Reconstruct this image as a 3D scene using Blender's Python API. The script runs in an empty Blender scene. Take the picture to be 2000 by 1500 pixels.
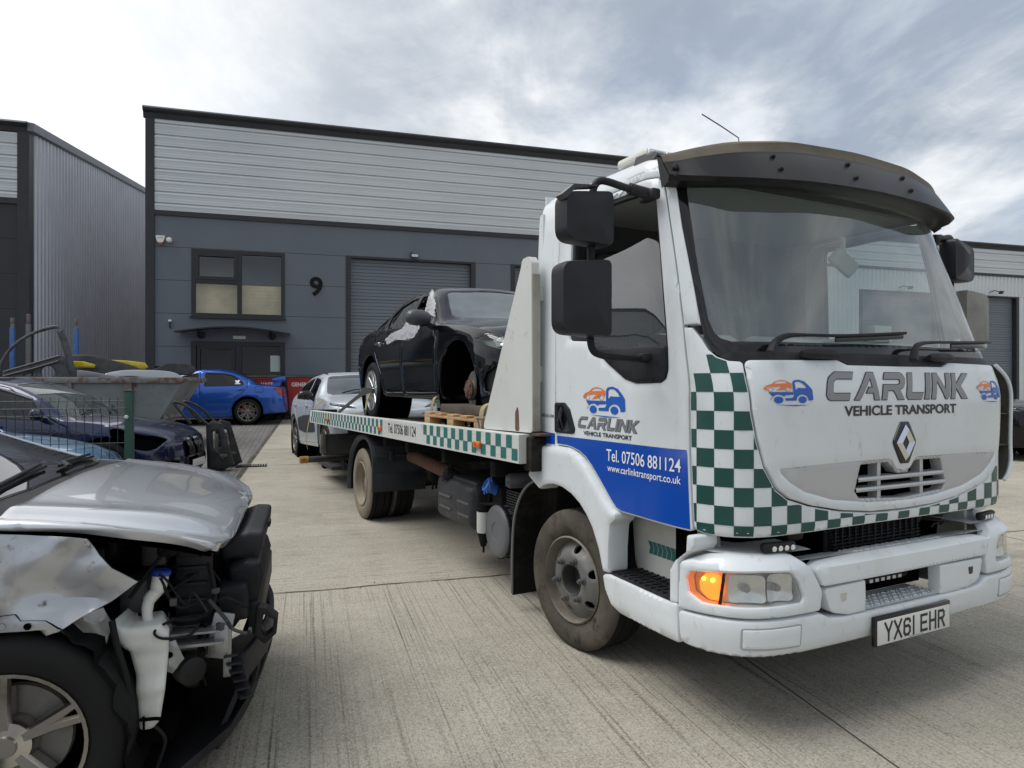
import bpy, bmesh, math, random, bisect
import numpy as np
from mathutils import Vector, Matrix
from mathutils.geometry import delaunay_2d_cdt
random.seed(7)
R = math.radians
scene = bpy.context.scene
COL = scene.collection

# ------------------------------------------------------------------ camera, sky, sun
cam = bpy.data.cameras.new('camera')
cam.sensor_width = 36.0
cam.lens = 36.0 * 1326.0 / 2000.0
cam.shift_y = 0.0005
cam.clip_start = 0.05
cam.clip_end = 3000
camo = bpy.data.objects.new('camera', cam)
camo.location = (0, 0, 1.46)
camo.rotation_euler = (R(90), 0, 0)
COL.objects.link(camo)
scene.camera = camo
scene.view_settings.view_transform = 'Standard'
scene.view_settings.look = 'None'
scene.view_settings.exposure = 0.74
scene.view_settings.gamma = 1.0
SUN_EL, SUN_AZ = R(60), R(-98)          # azimuth measured from +Y towards +X

def nd(t, typ, **kw):
    n = t.nodes.new(typ)
    for k, v in kw.items():
        if k.startswith('i_'):
            n.inputs[k[2:].replace('_', ' ')].default_value = v
        else:
            setattr(n, k, v)
    return n

def make_world():
    w = bpy.data.worlds.new('World')
    scene.world = w
    w.use_nodes = True
    t = w.node_tree
    t.nodes.clear()
    L = t.links.new
    out = nd(t, 'ShaderNodeOutputWorld')
    bg = nd(t, 'ShaderNodeBackground')
    bg.inputs['Strength'].default_value = 0.074
    L(bg.outputs[0], out.inputs[0])
    sky = nd(t, 'ShaderNodeTexSky', sky_type='NISHITA', sun_disc=False, sun_elevation=SUN_EL,
             sun_rotation=SUN_AZ, air_density=1.0, dust_density=2.0)
    tc = nd(t, 'ShaderNodeTexCoord')
    sep = nd(t, 'ShaderNodeSeparateXYZ')
    L(tc.outputs['Generated'], sep.inputs[0])
    def math_(op, a, b=None):
        n = nd(t, 'ShaderNodeMath', operation=op)
        for i, v in enumerate((a, b)):
            if v is None: continue
            if isinstance(v, (int, float)): n.inputs[i].default_value = v
            else: L(v, n.inputs[i])
        return n.outputs[0]
    zc = math_('MAXIMUM', sep.outputs['Z'], 0.0)
    den = math_('ADD', zc, 0.16)
    px = math_('DIVIDE', sep.outputs['X'], den)
    py = math_('DIVIDE', sep.outputs['Y'], den)
    cmb = nd(t, 'ShaderNodeCombineXYZ')
    L(px, cmb.inputs[0]); L(py, cmb.inputs[1])
    def noise(scale, det, rough, off, stretch=(1, 1, 1), dist=0.0):
        mp = nd(t, 'ShaderNodeMapping')
        mp.inputs['Location'].default_value = off
        mp.inputs['Scale'].default_value = stretch
        mp.inputs['Rotation'].default_value = (0, 0, R(25))
        L(cmb.outputs[0], mp.inputs[0])
        n = nd(t, 'ShaderNodeTexNoise')
        n.inputs['Scale'].default_value = scale
        n.inputs['Detail'].default_value = det
        n.inputs['Roughness'].default_value = rough
        n.inputs['Distortion'].default_value = dist
        L(mp.outputs[0], n.inputs['Vector'])
        return n.outputs['Fac']
    def ramp(fac, stops):
        r = nd(t, 'ShaderNodeValToRGB')
        e = r.color_ramp.elements
        e[0].position, e[0].color = stops[0][0], (*stops[0][1], 1)
        e[1].position, e[1].color = stops[-1][0], (*stops[-1][1], 1)
        for p, c in stops[1:-1]:
            x = e.new(p); x.color = (*c, 1)
        L(fac, r.inputs[0])
        return r.outputs['Color']
    def mixc(f, a, b, typ='MIX'):
        n = nd(t, 'ShaderNodeMix', data_type='RGBA', blend_type=typ)
        if isinstance(f, (int, float)): n.inputs[0].default_value = f
        else: L(f, n.inputs[0])
        for k, v in ((6, a), (7, b)):
            if isinstance(v, tuple): n.inputs[k].default_value = (*v, 1)
            else: L(v, n.inputs[k])
        return n.outputs[2]
    n1 = noise(1.05, 10, 0.60, (2.3, 1.1, 0), (1.0, 0.62, 1), 0.35)
    n2 = noise(3.2, 8, 0.60, (5.0, 7.0, 3.0), (1.0, 0.6, 1), 0.5)
    dens = math_('ADD', math_('MULTIPLY', n1, 0.72), math_('MULTIPLY', n2, 0.28))
    # thick cloud shading: grey-blue undersides to bright white tops
    cl = ramp(dens, [(0.38, (9.2, 9.3, 9.4)), (0.445, (7.4, 7.6, 7.8)), (0.50, (5.0, 5.4, 5.9)), (0.56, (3.4, 3.9, 4.6)), (0.68, (2.7, 3.1, 3.75))])
    # thin places let some of the blue through
    hole = ramp(noise(1.3, 6, 0.55, (9.0, 2.0, 1.0), (1, 0.6, 1)), [(0.5, (0, 0, 0)), (0.68, (0.55, 0.55, 0.55))])
    cl = mixc(hole, cl, mixc(0.5, sky.outputs[0], (4.2, 5.2, 6.6)))
    # brighter towards the hidden sun (left), greyer on the right, pale at the horizon
    sx, sy, sz = math.sin(R(-52)) * math.cos(R(24)), math.cos(R(-52)) * math.cos(R(24)), math.sin(R(24))
    dot = nd(t, 'ShaderNodeVectorMath', operation='DOT_PRODUCT')
    L(tc.outputs['Generated'], dot.inputs[0]); dot.inputs[1].default_value = (sx, sy, sz)
    glow = ramp(dot.outputs['Value'], [(0.55, (0, 0, 0)), (0.82, (0.22, 0.22, 0.22)), (0.95, (0.72, 0.72, 0.72)), (1.0, (0.95, 0.95, 0.95))])
    cl = mixc(glow, cl, (10.2, 10.2, 10.1))
    hor = ramp(sep.outputs['Z'], [(0.0, (1, 1, 1)), (0.30, (0, 0, 0))])
    hm = math_('MULTIPLY', hor, 0.55)
    cl = mixc(hm, cl, mixc(glow, (5.9, 6.5, 7.1), (9.6, 9.7, 9.8)))
    col = mixc(0.92, sky.outputs[0], cl)
    L(col, bg.inputs['Color'])
make_world()

sun = bpy.data.lights.new('sun', 'SUN')
sun.energy = 1.5
sun.angle = R(40)
sun.color = (1.0, 0.985, 0.96)
suno = bpy.data.objects.new('sun', sun)
sd = Vector((math.sin(SUN_AZ) * math.cos(SUN_EL), math.cos(SUN_AZ) * math.cos(SUN_EL), math.sin(SUN_EL)))
suno.rotation_euler = sd.to_track_quat('Z', 'Y').to_euler()
suno.location = sd * 60
COL.objects.link(suno)

# ------------------------------------------------------------------ materials
MATS = {}
def mat(name, base=(0.5, 0.5, 0.5), rough=0.5, metal=0.0, coat=0.0, var=None, bump=None, spec=0.5, emit=None, coords='Object', ior=None, flake=None):
    """var: list of (scale, colour, lo, hi, stretch) layers mixed over the base by noise; bump: (scale, strength, stretch)"""
    if name in MATS: return MATS[name]
    m = bpy.data.materials.new(name); m.use_nodes = True
    t = m.node_tree; L = t.links.new
    b = t.nodes['Principled BSDF']
    b.inputs['Base Color'].default_value = (*base, 1)
    b.inputs['Roughness'].default_value = rough
    b.inputs['Metallic'].default_value = metal
    b.inputs['Specular IOR Level'].default_value = spec
    if ior: b.inputs['IOR'].default_value = ior
    b.inputs['Coat Weight'].default_value = coat
    b.inputs['Coat Roughness'].default_value = 0.04
    tc = nd(t, 'ShaderNodeTexCoord')
    def noise(scale, stretch, det=5, off=0):
        mp = nd(t, 'ShaderNodeMapping'); mp.inputs['Scale'].default_value = stretch
        mp.inputs['Location'].default_value = (off, off * 1.7, off * 0.6)
        L(tc.outputs[coords], mp.inputs[0])
        n = nd(t, 'ShaderNodeTexNoise'); n.inputs['Scale'].default_value = scale
        n.inputs['Detail'].default_value = det; n.inputs['Roughness'].default_value = 0.62
        L(mp.outputs[0], n.inputs['Vector'])
        return n.outputs['Fac']
    if var:
        cur = None
        for k, (scale, colr, lo, hi, *rest) in enumerate(var):
            stretch = rest[0] if rest else (1, 1, 1)
            f = noise(scale, stretch, 6, 3.1 * k + 0.7)
            mr = nd(t, 'ShaderNodeMapRange'); mr.inputs['From Min'].default_value = lo; mr.inputs['From Max'].default_value = hi
            if len(rest) > 1: mr.inputs['To Max'].default_value = rest[1]
            L(f, mr.inputs[0])
            mx = nd(t, 'ShaderNodeMix', data_type='RGBA')
            L(mr.outputs[0], mx.inputs[0])
            if cur is None: mx.inputs[6].default_value = (*base, 1)
            else: L(cur, mx.inputs[6])
            mx.inputs[7].default_value = (*colr, 1)
            cur = mx.outputs[2]
        L(cur, b.inputs['Base Color'])
    if bump:
        f = noise(bump[0], bump[2] if len(bump) > 2 else (1, 1, 1), 4)
        bp = nd(t, 'ShaderNodeBump'); bp.inputs['Strength'].default_value = bump[1]; bp.inputs['Distance'].default_value = bump[3] if len(bump) > 3 else 0.01
        L(f, bp.inputs['Height']); L(bp.outputs[0], b.inputs['Normal'])
    if emit:
        b.inputs['Emission Color'].default_value = (*emit[0], 1); b.inputs['Emission Strength'].default_value = emit[1]
    MATS[name] = m
    return m

def glass(name, tint=(0.75, 0.8, 0.8), ior=1.5, film=None, rough=0.0):
    if name in MATS: return MATS[name]
    m = bpy.data.materials.new(name); m.use_nodes = True
    t = m.node_tree; L = t.links.new; t.nodes.clear()
    out = nd(t, 'ShaderNodeOutputMaterial')
    tr = nd(t, 'ShaderNodeBsdfTransparent'); tr.inputs[0].default_value = (*tint, 1)
    gl = nd(t, 'ShaderNodeBsdfGlossy'); gl.inputs[0].default_value = (1, 1, 1, 1); gl.inputs['Roughness'].default_value = rough
    fr = nd(t, 'ShaderNodeFresnel'); ge = nd(t, 'ShaderNodeNewGeometry'); ma = nd(t, 'ShaderNodeMath', operation='MULTIPLY_ADD')
    L(ge.outputs['Backfacing'], ma.inputs[0]); ma.inputs[1].default_value = 1.0 / ior - ior; ma.inputs[2].default_value = ior; L(ma.outputs[0], fr.inputs[0])   # same pane from both sides
    mx = nd(t, 'ShaderNodeMixShader')
    L(fr.outputs[0], mx.inputs[0]); L(tr.outputs[0], mx.inputs[1]); L(gl.outputs[0], mx.inputs[2])
    last = mx.outputs[0]
    if film:      # pale film over the glass; on windscreens it paints in hazy sky reflection
        df = nd(t, 'ShaderNodeBsdfDiffuse'); df.inputs[0].default_value = (*film[0], 1)
        m2 = nd(t, 'ShaderNodeMixShader')
        tc = nd(t, 'ShaderNodeTexCoord'); n = nd(t, 'ShaderNodeTexNoise'); n.inputs['Scale'].default_value = 2.2; n.inputs['Detail'].default_value = 4
        L(tc.outputs['Object'], n.inputs['Vector'])
        mr = nd(t, 'ShaderNodeMapRange'); mr.inputs['From Min'].default_value = 0.3; mr.inputs['From Max'].default_value = 0.75
        mr.inputs['To Min'].default_value = film[1] * 0.55; mr.inputs['To Max'].default_value = film[1] * 1.4
        L(n.outputs['Fac'], mr.inputs[0]); L(mr.outputs[0], m2.inputs[0])
        L(last, m2.inputs[1]); L(df.outputs[0], m2.inputs[2]); last = m2.outputs[0]
    L(last, out.inputs[0])
    MATS[name] = m
    return m

# ------------------------------------------------------------------ object helpers
def tag(o, label=None, cat=None, group=None, kind=None):
    if label: o['label'] = label
    if cat: o['category'] = cat
    if group: o['group'] = group
    if kind: o['kind'] = kind
    return o

def thing(name, label, cat, loc=(0, 0, 0), rotz=0.0, group=None, rot=None):
    o = bpy.data.objects.new(name, None); COL.objects.link(o)
    o.empty_display_size = 0.1
    o.location = loc; o.rotation_euler = rot if rot else (0, 0, rotz)
    return tag(o, label, cat, group)

def copy_tree(o, parent=None):
    c = o.copy(); COL.objects.link(c)
    if parent is not None: c.parent = parent
    for ch in list(o.children): copy_tree(ch, c)
    return c

class MB:
    """collects shapes, then links them as ONE mesh object"""
    def __init__(s): s.v = []; s.f = []; s.m = []
    def add(s, vs, fs, mi=0):
        b = len(s.v); s.v.extend([tuple(p) for p in vs])
        s.f.extend([tuple(i + b for i in f) for f in fs]); s.m.extend([mi] * len(fs)); return s
    def box(s, c, d, bev=0.0, rot=None, mi=0, seg=1):
        bm = bmesh.new(); bmesh.ops.create_cube(bm, size=1.0)
        bmesh.ops.scale(bm, vec=Vector(d), verts=bm.verts)
        if bev > 0: bmesh.ops.bevel(bm, geom=list(bm.edges), offset=min(bev, min(d) * 0.45), segments=seg + 1, affect='EDGES', profile=0.5)
        M = Matrix.Translation(Vector(c))
        if rot is not None: M = M @ (rot.to_4x4() if isinstance(rot, Matrix) else Matrix.Rotation(rot, 4, 'Z'))
        bm.transform(M); bm.verts.ensure_lookup_table()
        s.add([v.co[:] for v in bm.verts], [[v.index for v in f.verts] for f in bm.faces], mi); bm.free(); return s
    def box2(s, a, b, bev=0.0, mi=0):
        return s.box([(a[i] + b[i]) / 2 for i in range(3)], [abs(b[i] - a[i]) for i in range(3)], bev, None, mi)
    def tube(s, pts, r, n=10, caps=True, mi=0, flat=None):
        P = [Vector(p) for p in pts]; N = len(P)
        rs = r if isinstance(r, (list, tuple)) else [r] * N
        T = []
        for i in range(N):
            a = P[max(i - 1, 0)]; b = P[min(i + 1, N - 1)]; d = b - a
            T.append(d.normalized() if d.length > 1e-9 else Vector((0, 0, 1)))
        up = Vector((0, 0, 1)) if abs(T[0].z) < 0.9 else Vector((1, 0, 0))
        x = T[0].cross(up).normalized(); vs = []; fs = []
        for i in range(N):
            x = (x - T[i] * x.dot(T[i])).normalized(); y = T[i].cross(x)
            for k in range(n):
                a = 2 * math.pi * k / n
                ca, sa = math.cos(a), math.sin(a)
                if flat: vs.append(P[i] + x * ca * rs[i] * flat[0] + y * sa * rs[i] * flat[1])
                else: vs.append(P[i] + x * ca * rs[i] + y * sa * rs[i])
        for i in range(N - 1):
            for k in range(n):
                k2 = (k + 1) % n
                fs.append((i * n + k, i * n + k2, (i + 1) * n + k2, (i + 1) * n + k))
        if caps: fs.append(tuple(range(n - 1, -1, -1))); fs.append(tuple((N - 1) * n + k for k in range(n)))
        return s.add(vs, fs, mi)
    def lathe(s, prof, o=(0, 0, 0), axis=(0, 0, 1), n=40, mi=0, a0=0.0, a1=2 * math.pi):
        """prof: (radius, distance along axis)"""
        ax = Vector(axis).normalized(); ref = Vector((0, 0, 1)) if abs(ax.z) < 0.9 else Vector((0, 1, 0))
        x = ref.cross(ax).normalized(); y = ax.cross(x); o = Vector(o); vs = []; fs = []
        full = abs(a1 - a0 - 2 * math.pi) < 1e-6; m = n if full else n + 1; K = len(prof)
        for k in range(m):
            a = a0 + (a1 - a0) * k / n; d = x * math.cos(a) + y * math.sin(a)
            for (r, h) in prof: vs.append(o + d * r + ax * h)
        for k in range(n):
            k2 = (k + 1) % m
            for i in range(K - 1):
                fs.append((k * K + i, k2 * K + i, k2 * K + i + 1, k * K + i + 1))
        return s.add(vs, fs, mi)
    def prism(s, poly, fn, w0, w1, mi=0):
        """extrude a 2-D polygon: fn(a, b, w) -> point"""
        n = len(poly)
        vs = [fn(a, b, w0) for a, b in poly] + [fn(a, b, w1) for a, b in poly]
        fs = [tuple(range(n - 1, -1, -1)), tuple(range(n, 2 * n))] + [(i, (i + 1) % n, n + (i + 1) % n, n + i) for i in range(n)]
        return s.add(vs, fs, mi)
    def grid(s, fn, us, vs_, mi=0, closeu=False):
        nu, nv = len(us), len(vs_)
        V = [fn(u, v) for u in us for v in vs_]; F = []
        for i in range(nu if closeu else nu - 1):
            for j in range(nv - 1):
                i2 = (i + 1) % nu
                F.append((i * nv + j, i2 * nv + j, i2 * nv + j + 1, i * nv + j + 1))
        return s.add(V, F, mi)
    def build(s, name, mats, parent=None, angle=32, flip=False, weld=True):
        me = bpy.data.meshes.new(name)
        me.from_pydata(s.v, [], s.f)
        if not isinstance(mats, (list, tuple)): mats = [mats]
        for m in mats: me.materials.append(m)
        if len(mats) > 1:
            me.polygons.foreach_set('material_index', s.m)
        bm = bmesh.new(); bm.from_mesh(me)
        bmesh.ops.remove_doubles(bm, verts=bm.verts, dist=1e-5)
        if weld: bmesh.ops.recalc_face_normals(bm, faces=bm.faces)      # lettering keeps its own winding
        bm.to_mesh(me); bm.free()
        me.shade_smooth(); me.set_sharp_from_angle(angle=R(angle)); me.validate(); me.update()
        o = bpy.data.objects.new(name, me); COL.objects.link(o)
        if parent is not None: o.parent = parent
        return o

# ------------------------------------------------------------------ 2-D outlines
def lin(a, b, n): return [a + (b - a) * i / (n - 1) for i in range(n)]
def mir(poly): return [(-a, b) for a, b in reversed(poly)]
def resamp(poly, h, closed=True):
    out = []; n = len(poly)
    for i in range(n if closed else n - 1):
        a = poly[i]; b = poly[(i + 1) % n]; d = math.hypot(b[0] - a[0], b[1] - a[1]); k = max(1, int(math.ceil(d / h)))
        for j in range(k): out.append((a[0] + (b[0] - a[0]) * j / k, a[1] + (b[1] - a[1]) * j / k))
    if not closed: out.append(poly[-1])
    return out
def rpoly(pts, r, n=5):
    """closed polygon with rounded corners; r is one radius or one per corner"""
    out = []; N = len(pts)
    for i in range(N):
        p = Vector(pts[i]); a = Vector(pts[i - 1]) - p; b = Vector(pts[(i + 1) % N]) - p
        rr = r[i] if isinstance(r, (list, tuple)) else r
        la, lb = a.length, b.length
        if rr <= 0 or la < 1e-6 or lb < 1e-6: out.append(tuple(p)); continue
        a /= la; b /= lb; ang = a.angle(b)
        if ang > math.pi - 0.05: out.append(tuple(p)); continue
        t = min(rr / math.tan(ang / 2), la * 0.48, lb * 0.48)
        A = p + a * t; Bq = p + b * t
        for k in range(n + 1):
            s = k / n; out.append(tuple(A * (1 - s) ** 2 + p * 2 * s * (1 - s) + Bq * s * s))
    return out
def crom(pts, n=6, closed=True):
    out = []; N = len(pts)
    for i in range(N if closed else N - 1):
        g = lambda k: pts[k % N] if closed else pts[min(max(k, 0), N - 1)]
        p0, p1, p2, p3 = g(i - 1), g(i), g(i + 1), g(i + 2)
        for j in range(n):
            t = j / n; q = []
            for c in range(len(p1)):
                q.append(0.5 * (2 * p1[c] + (p2[c] - p0[c]) * t + (2 * p0[c] - 5 * p1[c] + 4 * p2[c] - p3[c]) * t * t + (3 * p1[c] - p0[c] - 3 * p2[c] + p3[c]) * t ** 3))
            out.append(tuple(q))
    if not closed: out.append(tuple(pts[-1]))
    return out
def circ(cx, cy, r, n=28, ry=None): return [(cx + r * math.cos(2 * math.pi * k / n), cy + (ry or r) * math.sin(2 * math.pi * k / n)) for k in range(n)]
def inpoly(P, poly):
    P = np.asarray(P, float); q = np.asarray(poly, float); x, y = P[:, 0], P[:, 1]; ins = np.zeros(len(P), bool)
    x1, y1 = q[:, 0], q[:, 1]; x2, y2 = np.roll(x1, -1), np.roll(y1, -1)
    for a, b, c, d in zip(x1, y1, x2, y2):
        if b == d: continue
        k = ((b > y) != (d > y)); ins ^= k & (x < (c - a) * (y - b) / (d - b) + a)
    return ins
def distpoly(P, poly):
    P = np.asarray(P, float); q = np.asarray(poly, float); best = np.full(len(P), 1e9)
    for i in range(len(q)):
        a = q[i]; b = q[(i + 1) % len(q)]; d = b - a; l = d @ d
        t = np.clip(((P - a) @ d) / (l if l > 1e-14 else 1), 0, 1); best = np.minimum(best, np.hypot(*(P - (a + t[:, None] * d)).T))
    return best
def cdt(outs, holes, h, edge=0.0, clip=None, hb=None):
    """triangulate the inside of outs minus holes with a lattice of step h; returns verts, tris, distance to edge"""
    polys = [resamp(p, hb or h) for p in outs + holes]
    if clip: polys.append(resamp(clip, hb or h))
    pts = []; edges = []
    for p in polys:
        b = len(pts); pts += p; edges += [(b + i, b + (i + 1) % len(p)) for i in range(len(p))]
    A = np.array(pts); lo, hi = A.min(0), A.max(0)
    gx = np.arange(lo[0] + h / 2, hi[0], h); gy = np.arange(lo[1] + h / 2, hi[1], h)
    extra = []
    if len(gx) and len(gy):
        G = np.array([(a, b) for a in gx for b in gy])
        ok = np.full(len(G), 1e9)
        for p in polys: ok = np.minimum(ok, distpoly(G, p))
        extra += [tuple(g) for g in G[ok > max(0.35 * h, edge * 1.3)]]
    if edge > 0:
        ring = []
        for p in polys[:len(outs) + len(holes)]:
            q = np.array(p); tn = np.roll(q, -1, 0) - np.roll(q, 1, 0); ln = np.hypot(*tn.T); ln[ln < 1e-9] = 1; tn /= ln[:, None]
            nn = np.stack([-tn[:, 1], tn[:, 0]], 1)
            for fr in (0.3, 1.0): 
                for sgn in (1, -1): ring += [tuple(r_) + (fr,) for r_ in (q + nn * edge * fr * sgn)]
        rr = np.array(ring); dd = np.full(len(rr), 1e9)
        for p in polys: dd = np.minimum(dd, distpoly(rr[:, :2], p))
        extra += [tuple(r_[:2]) for r_, d_ in zip(rr, dd) if d_ > edge * r_[2] * 0.8]
    allp = [Vector(p) for p in pts + extra]
    V, E_, F, *_ = delaunay_2d_cdt(allp, edges, [], 0, 1e-6)
    V = np.array([v[:] for v in V]); F = [f for f in F if len(f) == 3]
    Fc = np.array([V[list(f)].mean(0) for f in F])
    ins = np.zeros(len(F), bool)
    for p in outs: ins |= inpoly(Fc, p)
    for p in holes: ins &= ~inpoly(Fc, p)
    if clip: ins &= inpoly(Fc, clip)
    F = [f for f, k in zip(F, ins) if k]
    used = sorted({i for f in F for i in f}); mp = {o: i for i, o in enumerate(used)}
    V = V[used]; F = [tuple(mp[i] for i in f) for f in F]
    dist = None
    if edge > 0:
        dist = np.full(len(V), 1e9)
        for p in outs + holes: dist = np.minimum(dist, distpoly(V, p))
    return V, F, dist
def panel(mb, S, outs, holes=(), off=0.0, thick=0.0, h=0.06, edge=0.0, mi=0, clip=None, hb=None, inner=False):
    """a skin laid on surface S(u, v): rounded edge, turned-in rim of depth thick"""
    if outs and isinstance(outs[0][0], (int, float)): outs = [outs]
    V, F, D = cdt([list(o) for o in outs], [list(o) for o in holes], h, edge, clip, hb)
    P = []; N = []
    for i, (u, v) in enumerate(V):
        p = S(u, v); n = Snrm(S, u, v); o = off(u, v) if callable(off) else off
        if D is not None:
            t = min(D[i] / edge, 1.0); o -= edge * (1 - math.sqrt(max(0.0, 1 - (1 - t) ** 2)))
        P.append((p[0] + n[0] * o, p[1] + n[1] * o, p[2] + n[2] * o)); N.append(n)
    fs = list(F)
    if thick:
        cnt = {}
        for f in F:
            for k in range(3):
                a, b = f[k], f[(k + 1) % 3]; cnt[(a, b)] = cnt.get((a, b), 0) + 1
        be = [(a, b) for (a, b) in cnt if (b, a) not in cnt]
        ring = sorted({i for e in be for i in e}); base = len(P); mp = {}
        for k, i in enumerate(ring):
            mp[i] = base + k; P.append(tuple(P[i][c] - N[i][c] * thick for c in range(3)))
        fs += [(b, a, mp[a], mp[b]) for a, b in be]
    mb.add(P, fs, mi); return mb
def text2d(s, bold=0.0, shear=0.0):
    c = bpy.data.curves.new('txt', 'FONT'); c.body = s; c.size = 1.0; c.offset = bold; c.shear = shear; c.resolution_u = 5
    o = bpy.data.objects.new('txt', c); COL.objects.link(o)
    dg = bpy.context.evaluated_depsgraph_get(); ev = o.evaluated_get(dg); me = ev.to_mesh()
    V = np.array([v.co[:2] for v in me.vertices]); F = [tuple(p.vertices) for p in me.polygons]
    ev.to_mesh_clear(); bpy.data.objects.remove(o); bpy.data.curves.remove(c)
    return V, F
def put_text(mb, s, fn, x0, x1, y0, y1, bold=0.0, shear=0.0, mi=0, caps_ref=None):
    """stretch the words s into the box x0..x1, y0..y1 (caps height) and lay them out through fn(a, b) -> point"""
    V, F = text2d(s, bold, shear)
    if caps_ref is None: caps_ref = s
    R_, _ = (V, 0) if caps_ref == s else text2d(caps_ref, bold, 0)
    lo, hi = V.min(0), V.max(0); ylo, yhi = R_[:, 1].min(), R_[:, 1].max()
    P = [fn(x0 + (a - lo[0]) / (hi[0] - lo[0]) * (x1 - x0), y0 + (b - ylo) / (yhi - ylo) * (y1 - y0)) for a, b in V]
    mb.add(P, F, mi); return mb
def on(S, o):
    g = off_surf(S, o)
    return lambda a, b: g(a, b)
# ---- cab surface: u = distance round the cab plan (0 = middle of the front), z = height ----
def _plan_table():
    T=[];p,q=11.0,2.2
    px_=py_=None;L=0.0
    N=1200
    for i in range(N+1):
        t=math.pi/2*i/N
        x=1.05*math.sin(t)**(2/p) if i else 0.0
        c=max(0.0,math.cos(t))
        y=-0.62-0.467*c**(2/q)+0.015*(x/0.8)**2
        if i: L+=math.hypot(x-px_,y-py_)
        T.append((L,x,y));px_,py_=x,y
    T.append((L+2.2,1.05,py_+2.2))
    return T
_PT=_plan_table();_PL=[a[0] for a in _PT]
def plan(u):
    s=-1.0 if u<0 else 1.0
    a=abs(u);i=bisect.bisect_right(_PL,a)
    i=min(max(i,1),len(_PT)-1)
    l0,x0,y0=_PT[i-1];l1,x1,y1=_PT[i]
    t=(a-l0)/(l1-l0) if l1>l0 else 0
    return s*(x0+(x1-x0)*t),y0+(y1-y0)*t
YC=-0.35
def kz(z):
    if z<1.38:return 1.0
    if z<1.50:
        t=(z-1.38)/0.12
        return 1.0-0.5*t*t*0.12*0.5682/1.0
    return 1.0-0.5*0.12*0.5682-(z-1.50)*0.5682
def S0(u,z):
    x,y=plan(u)
    if y<YC and z>1.38:
        t=z-1.38
        r=t*t/0.24 if t<0.12 else t-0.06          # windscreen leans back, more at the pillars than in the middle
        y+=r*(0.255+0.125*min(1.0,(x/0.95)**2))*min(1.0,(YC-y)/0.66)
    e=max(0.0,(z-1.3)/1.2)
    x*=1-0.03*e*e
    return (x,y,z)
def Snrm(S,u,z,h=0.004):
    a=S(u+h,z);b=S(u-h,z);c=S(u,z+h);d=S(u,z-h)
    ux,uy,uz=a[0]-b[0],a[1]-b[1],a[2]-b[2]
    vx,vy,vz=c[0]-d[0],c[1]-d[1],c[2]-d[2]
    n=(uy*vz-uz*vy,uz*vx-ux*vz,ux*vy-uy*vx)
    l=math.sqrt(n[0]**2+n[1]**2+n[2]**2) or 1.0
    return (n[0]/l,n[1]/l,n[2]/l)
def off_surf(S,o):
    def f(u,z):
        p=S(u,z)
        oo=o(u,z) if callable(o) else o
        if oo==0:return p
        n=Snrm(S,u,z)
        return (p[0]+n[0]*oo,p[1]+n[1]*oo,p[2]+n[2]*oo)
    return f
SB=off_surf(S0,lambda u,z:0.03+0.012*math.sin(max(0,min(1,(z-0.2)/0.5))*math.pi))
# ------------------------------------------------------------------ places
YB, YT = R(16.75), R(27.0)
def bw(e, d, z=0.0):                        # building frame -> world
    return (e * math.cos(YB) - d * math.sin(YB), e * math.sin(YB) + d * math.cos(YB), z)
def gz(d):                                  # yard is level, then rises to the units
    t = d - 10.4
    return 0.048 * t if t > 1 else (0.012 * (t + 1) ** 2 if t > -1 else 0.0)
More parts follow.
